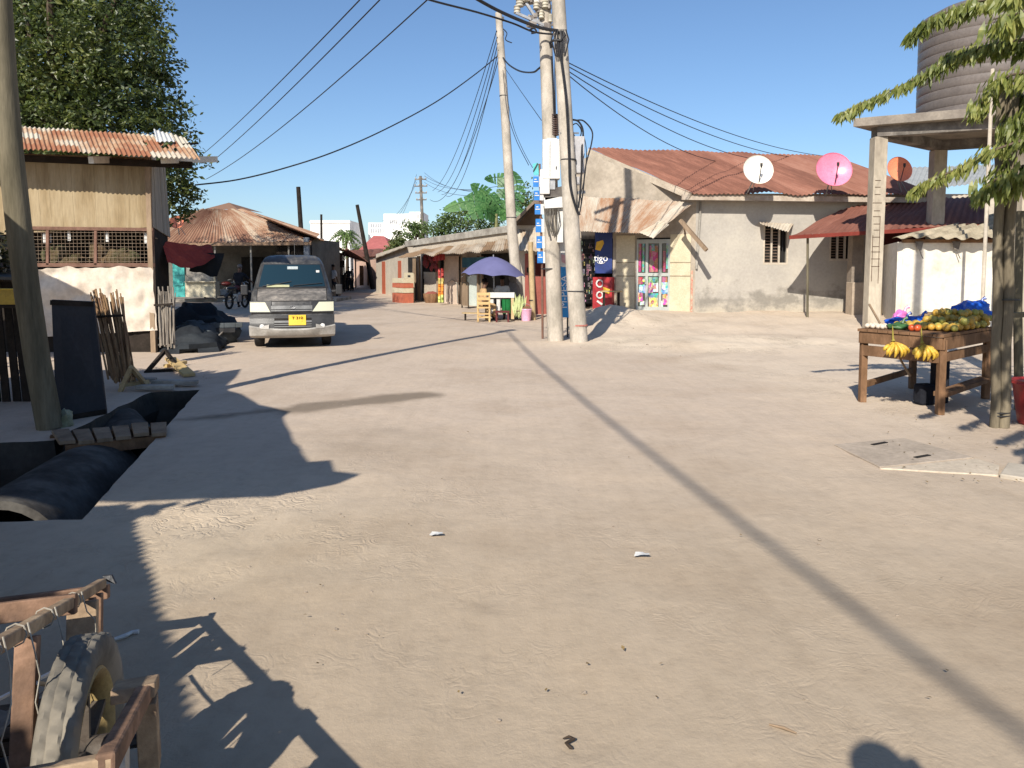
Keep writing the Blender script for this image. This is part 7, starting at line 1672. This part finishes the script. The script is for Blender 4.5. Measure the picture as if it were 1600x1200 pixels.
# wheel, upright
wp = V((.27, -.963, 0)).normalized(); vw = V((-wp.y, wp.x, 0)); tire, nt, bs = newmat('dusty tyre'); bs.inputs['Roughness'].default_value = .9
nt.links.new(ramp(nt, tex(nt, 'ShaderNodeTexNoise', 6, detail=6).outputs[0], [(.35, (.09, .083, .07)), (.6, (.22, .195, .155))]), bs.inputs['Base Color'])
def wheel(cv, name='wheel'):
    c = O+vv*(cv-.012)+V((0, 0, -.008)); RA = .30; mb = MB(); NS = 216; prof = [(.205, .026), (.225, .040), (.250, .047), (.274, .046), (.286, .040), (.291, .028), (.286, .016), (.291, .010), (.291, -.010), (.286, -.016), (.291, -.028), (.286, -.040), (.274, -.046), (.250, -.047), (.225, -.040), (.205, -.026)]
    P = []
    for i in range(NS):
        a = 2*math.pi*i/NS; rad = wp*math.cos(a)+V((0, 0, 1))*math.sin(a)
        for r, v in prof:
            k = 0
            if r > .284: k = .0035*(1 if ((i+int(abs(v)*90)+(3 if v > 0 else 0))//3) % 2 == 0 else -1)*(1 if abs(v) > .03 else .55)
            P.append(c+rad*(r+k)+vw*v)
    m_ = len(prof); mb.add(P, [(i*m_+j, i*m_+j+1, ((i+1) % NS)*m_+j+1, ((i+1) % NS)*m_+j) for i in range(NS) for j in range(m_-1)])
    w = mb.build(name, tire, ct, smooth=True)
    mb = MB(); prof2 = [(.208, .030), (.200, .036), (.188, .030), (.178, .014), (.176, 0), (.178, -.014), (.188, -.030), (.200, -.036), (.208, -.030)]
    P = []
    for i in range(48):
        a = 2*math.pi*i/48; rad = wp*math.cos(a)+V((0, 0, 1))*math.sin(a)
        P += [c+rad*r+vw*v for r, v in prof2]
    m_ = len(prof2); mb.add(P, [(i*m_+j, i*m_+j+1, ((i+1) % 48)*m_+j+1, ((i+1) % 48)*m_+j) for i in range(48) for j in range(m_-1)])
    mb.build('rim', M('dull yellow rim', (.40, .30, .13), (.28, .2, .09), 8, .6), w, smooth=True)
    mb = MB()
    for k in range(5):
        a = 2*math.pi*k/5+.4; rad = wp*math.cos(a)+V((0, 0, 1))*math.sin(a); mb.beam(c+rad*.03, c+rad*.182, .016, .035, vw)
    mb.tube([c-vw*.06, c+vw*.06], .04, 14); mb.tube([c+vw*.055, c+vw*.09], .018, 8); mb.build('spoke_hub', M('hub metal', (.12, .10, .08), (.07, .055, .045), 9, .6), w, smooth=True)
wheel(0.); wheel(-1.24)
# mudguard-like plank deck hides nothing; strings tied to the rail
strm = M('pale string', (.42, .39, .33), (.3, .27, .22), 9, .7)
mb = MB()
for k, (u, dr_) in enumerate(((-.42, .12), (-.06, .34), (.22, .28), (.42, .3))):
    mb = MB(); a = K(u, -.095, .36); b = K(u+.02, -.075, .30); c = b+V((rc.uniform(-.03, .03), rc.uniform(-.03, .03), -dr_*.5)); d = c+V((rc.uniform(-.03, .03), rc.uniform(-.03, .03), -dr_*.5)); mb.tube([a, b, b.lerp(c, .5)+V((.012, 0, 0)), c, d], .0019, 5)
    mb.tube([K(u+.03*math.cos(q*.785)*.2, -.12+.026*math.cos(q*.785), .335+.026*math.sin(q*.785)) for q in range(9)], .002, 5); mb.build('string', strm, ct)
pass
mb = MB(); mb.tube([K(-.5, -.12, .18), K(-.3, -.10, .165), K(-.05, -.08, .16), K(.1, -.1, .2)], .006, 5); mb.tube([K(-.45, -.12, .15), K(.2, -.4, .1), K(.6, -.6, .1)], .006, 5); mb.build('cord', white_p, ct)
mb = MB(); p = K(-.95, -.12, .36); mb.prism([p, p+V((.03, .01, .0)), p+V((.05, .0, -.03)), p+V((.02, 0, -.02))], (0, .01, 0)); mb.build('rag_tie', dark_m, ct)
mb = MB(); mb.sheet(K(-.5, -.95, -.02), K(.9, -.95, -.02), K(.9, -.2, -.02), K(-.5, -.2, -.02), 24, 14, lambda u, v, p: V((0, 0, .10+.10*noise.noise(V((u*4, v*4, 3)))))); tag(mb.build('sacking', M('plastic sacking', (.22, .20, .17), (.12, .11, .10), 4, .7), smooth=True), 'crumpled grey sacking lying in the bed of the handcart', 'sacking')
p = G(212, 988, .01); mb = MB(); mb.tube([G(178, 999, .012), G(196, 993, .016), G(206, 988, .012), G(217, 987, .012)], [.007, .009, .008, .010], 7)
tag(mb.build('white_rag', white_p, smooth=True), 'thin white twisted strip lying on shaded ground behind the handcart wheel', 'rag')
# ------------------------------------------------------------------ buildings off frame on the left (their shade falls on the road)
def back(px, py, h): g = G(px, py); return V((g.x-SHX*h, g.y-SHY*h, h))
he = 2.45
t = thing('left_shopfront', 'shop with a corrugated eave just outside the left edge of the picture', 'shop', (-4.5, 0, 0))
e_far = back(208, 800, he); e_mid = back(252, 890, he); e_near = back(287, 1060, he)
d_ = (e_near-e_far).normalized(); e_n2 = e_near+d_*3.2
nrm = V((-d_.y, d_.x, 0)); nrm = nrm if nrm.x < 0 else -nrm
e_far = e_far-d_*.2; L = (e_n2-e_far).length; N = int(L/.076)
mb = MB(); mb.sheet(e_far, e_n2, e_n2+nrm*3.6+V((0, 0, .9)), e_far+nrm*3.6+V((0, 0, .9)), N*6, 4, None, N, .016); mb.build('roof', rust_l, t)
w0 = e_far+nrm*.7; w1 = e_n2+nrm*.7; mb = MB(); mb.prism([V((w0.x, w0.y, 0)), V((w1.x, w1.y, 0)), V((w1.x, w1.y, he)), V((w0.x, w0.y, he))], nrm*.15); mb.prism([V((w0.x, w0.y, 0)), V((w0.x, w0.y, he)), V((w0.x, w0.y, he+.2))+nrm*2.5, V((w0.x, w0.y, 0))+nrm*2.5], (0, -.12, 0)); mb.build('wall', concrete, t)
hb = 3.0
t = thing('shadow_roof', 'unseen ragged roof added left of the picture to cast its shadow on the road', 'shelter', (-5, 3, 0))  # unseen roof added for its shadow, outline traced back from the shaded ground
out = [(205, 786), (300, 780), (435, 776), (470, 768), (520, 757), (556, 745), (516, 740), (510, 722), (474, 724), (466, 712), (461, 700), (452, 694), (447, 678), (438, 662), (436, 654), (447, 645), (400, 634), (372, 617), (352, 612), (348, 604), (366, 588), (372, 577), (330, 584), (250, 590)]
P = [back(x, y, hb) for x, y in out]; print('SHELTER', [tuple(round(c,2) for c in p) for p in P]); P += [V((-8.6, 7.6, hb)), V((-8.6, 1.5, hb))]
mb = MB(); mb.prism(P, (0, 0, .05)); mb.build('roof', rust_l, t)
mb = MB()
for (x, y) in ((-5.4, 1.6), (-7.9, 2.2), (-8.2, 7.0)): mb.beam((x, y, 0), (x, y, hb), .1, .1, (0, 1, 0))
mb.build('post', wood_dark, t)
mb = MB(); 
for q in ((225, 800, .16), (262, 790, .07), (243, 796, .09), (309, 786, .06)): c = back(q[0], q[1], hb); mb.blob(c, (q[2]*.7, q[2]*.7, .06), 9, 6, .3)
mb.build('shadow_lumps', cl_grey, t)  # small lumps added to roughen the edge of the cast shadow
# ------------------------------------------------------------------ overhead lines
def line(label, A, B, sag, r, n=24, nm='overhead_wire'):
    P = [A.lerp(B, k/n)-V((0, 0, sag*4*(k/n)*(1-k/n))) for k in range(n+1)]; mb = MB(); mb.tube(P, r, 5); return tag(mb.build(nm, blackc, smooth=True), label, 'wire', 'overhead wires')
farp = V((-14, 31, 4.6))
line('upper left overhead wire crossing the sky beside the mango tree', W(318, 240, 30), W(600, -40, 11), .1, .011)
line('second overhead wire from the left, just below the topmost', W(322, 260, 30), W(632, -40, 11), .12, .011)
line('third overhead wire from the left, reaching furthest right at the top', W(322, 280, 30), W(705, -35, 11), .25, .011)
cable('dark sagging wire from the slim pole down to the wooden stall roof', wl([(777, 88, 24.3), (740, 118, 23.4), (680, 160, 21.8), (600, 203, 19.9), (520, 238, 17.8), (440, 264, 17), (370, 281, 16.2), (305, 289, 15.4)], 20), .017, 'overhead wires', nm='overhead_wire')
cable('thick twin cable coming over the top edge to the thick leaning pole', wl([(700, -30, 14.4), (748, 0, 15), (790, 22, 15.4), (840, 42, 15.6), (872, 48, 15.65)], 15), .032, 'overhead wires', nm='overhead_wire')
cable('thinner black cable running under the thick one to the middle pole', wl([(600, -25, 12), (672, 0, 13.4), (745, 19, 14.8), (800, 36, 15.7), (835, 50, 16.0), (872, 54, 16.0)], 15), .019, 'overhead wires', nm='overhead_wire')
cable('knotted short cable coil hanging on the thinner black cable', wl([(826, 48, 15.95), (834, 44, 15.9), (838, 50, 15.9), (830, 52, 15.9)], 15), .02, 'overhead wires', nm='cable_coil')
cable('slack black cable looping from the slim pole toward the middle pole', wl([(786, 90, 24.3), (795, 101, 22.6), (812, 111, 19.8), (832, 113, 17.5), (842, 107, 16.6), (850, 100, 16.3)], 18), .022, 'overhead wires', nm='overhead_wire')
cable('short frayed wire end near the top right of the slim pole', wl([(786, 45, 24.2), (792, 52, 24.2), (790, 62, 24.2), (800, 67, 24.2)], 20), .016, 'overhead wires', nm='overhead_wire')
for k, (y0, x1, y1) in enumerate(((48, 676, 298), (58, 684, 300), (68, 690, 304), (78, 697, 306), (90, 672, 312))):
    line(['leftmost', 'second', 'third', 'fourth', 'fifth'][k]+' of the five wires fanning down left from the slim pole', W(776+k, y0, 24.3), W(x1, y1, 50), .9+.15*k, .013)
for k, (y0, x1, y1) in enumerate(((97, 1292, 244), (103, 1285, 250), (110, 1240, 252), (116, 1180, 252))):
    line(['topmost', 'second highest', 'third', 'lowest'][k]+' of the four wires running right from the thick pole over the red-brown roof', W(886, y0, 15.9), W(x1, y1, 30), .35+.1*k, .011)
cable('thin wire sloping from the slim pole toward the white cabinet', wl([(788, 105, 24.2), (812, 140, 21), (846, 188, 16.6)], 18), .008, 'overhead wires', nm='overhead_wire')
cable('faint wire from high on the slim pole down to the sign boards', wl([(786, 110, 24.2), (792, 170, 22), (805, 215, 19.6), (826, 258, 17.)], 18), .009, 'overhead wires', nm='overhead_wire')
cable('second faint wire falling to the sign boards from the slim pole', wl([(789, 130, 24.2), (800, 190, 21), (815, 230, 19), (832, 262, 17)], 18), .007, 'overhead wires', nm='overhead_wire')
PF = W(657, 285, 60)
for k, (x, y, Y) in enumerate(((790, 300, 34), (800, 286, 32), (835, 300, 30), (768, 296, 36))): line(['lower', 'upper', 'longest', 'shortest'][k]+' faint wire from the far insulator pole toward the banana plant', PF+V((.3, 0, .25*k)), W(x, y, Y), .5, .012)
for k in range(3): line(['highest', 'middle', 'lowest'][k]+' faint wire from the far insulator pole down left to the street', PF+V((-.3, 0, .3*k)), W(598+k*8, 345+k*4, 75), .8, .014)
# cable from the left pole back over the viewer to a pole behind
bk = V((.9, -16, 0)); spole('tall wooden pole standing behind the viewer', bk, bk+V((0, 0, 9.3)), .15, .1, wood_grey)
s2 = G(1600, 1110); hh_ = 8.2; e2 = V((s2.x-SHX*hh_, s2.y-SHY*hh_, hh_))
A = PT+V((0, 0, -.25)); B = e2+(e2-A)*1.0; B = V((e2.x+(e2.x-A.x)*.9, e2.y+(e2.y-A.y)*.9, 8.9))
P = []
for k in range(41):
    u = k/40; p = A.lerp(B, u); z = p.z-1.0*4*u*(1-u)*.9; P.append((p.x, p.y, z))
mb = MB(); mb.tube(P, .030, 6); tag(mb.build('overhead_wire', blackc, smooth=True), 'thick bundled cable passing over the viewer from the left pole', 'wire', 'overhead wires')
# ------------------------------------------------------------------ the photographer, standing behind the lens
person('person standing behind the camera holding up a phone', (.20, -.38, .25), math.pi, 'stand', cl_grey, cl_dark, 1.74, arms={'L': ((-.30, -.10, -.10), (-.20, -.24, .10)), 'R': ((.26, -.10, -.22), (.20, -.30, -.08))}, hands=False)
ph = MB(); ph.box((.03, -.06, 1.50), (.15, .009, .07)); tag(ph.build('phone', dark_m, bevel=.003), 'black phone held up behind the camera position', 'phone')
mb = MB(); mb.box((.3, -.45, .125), (1.1, .9, .25)); tag(mb.build('lift_block', concrete, bevel=.01), 'low block added under the person behind the camera to lengthen the shadow', 'block')  # added block, lifts the figure so its head shadow reaches into view
print('OBJECTS', len(bpy.data.objects), 'POLYS', sum(len(m.polygons) for m in bpy.data.meshes))
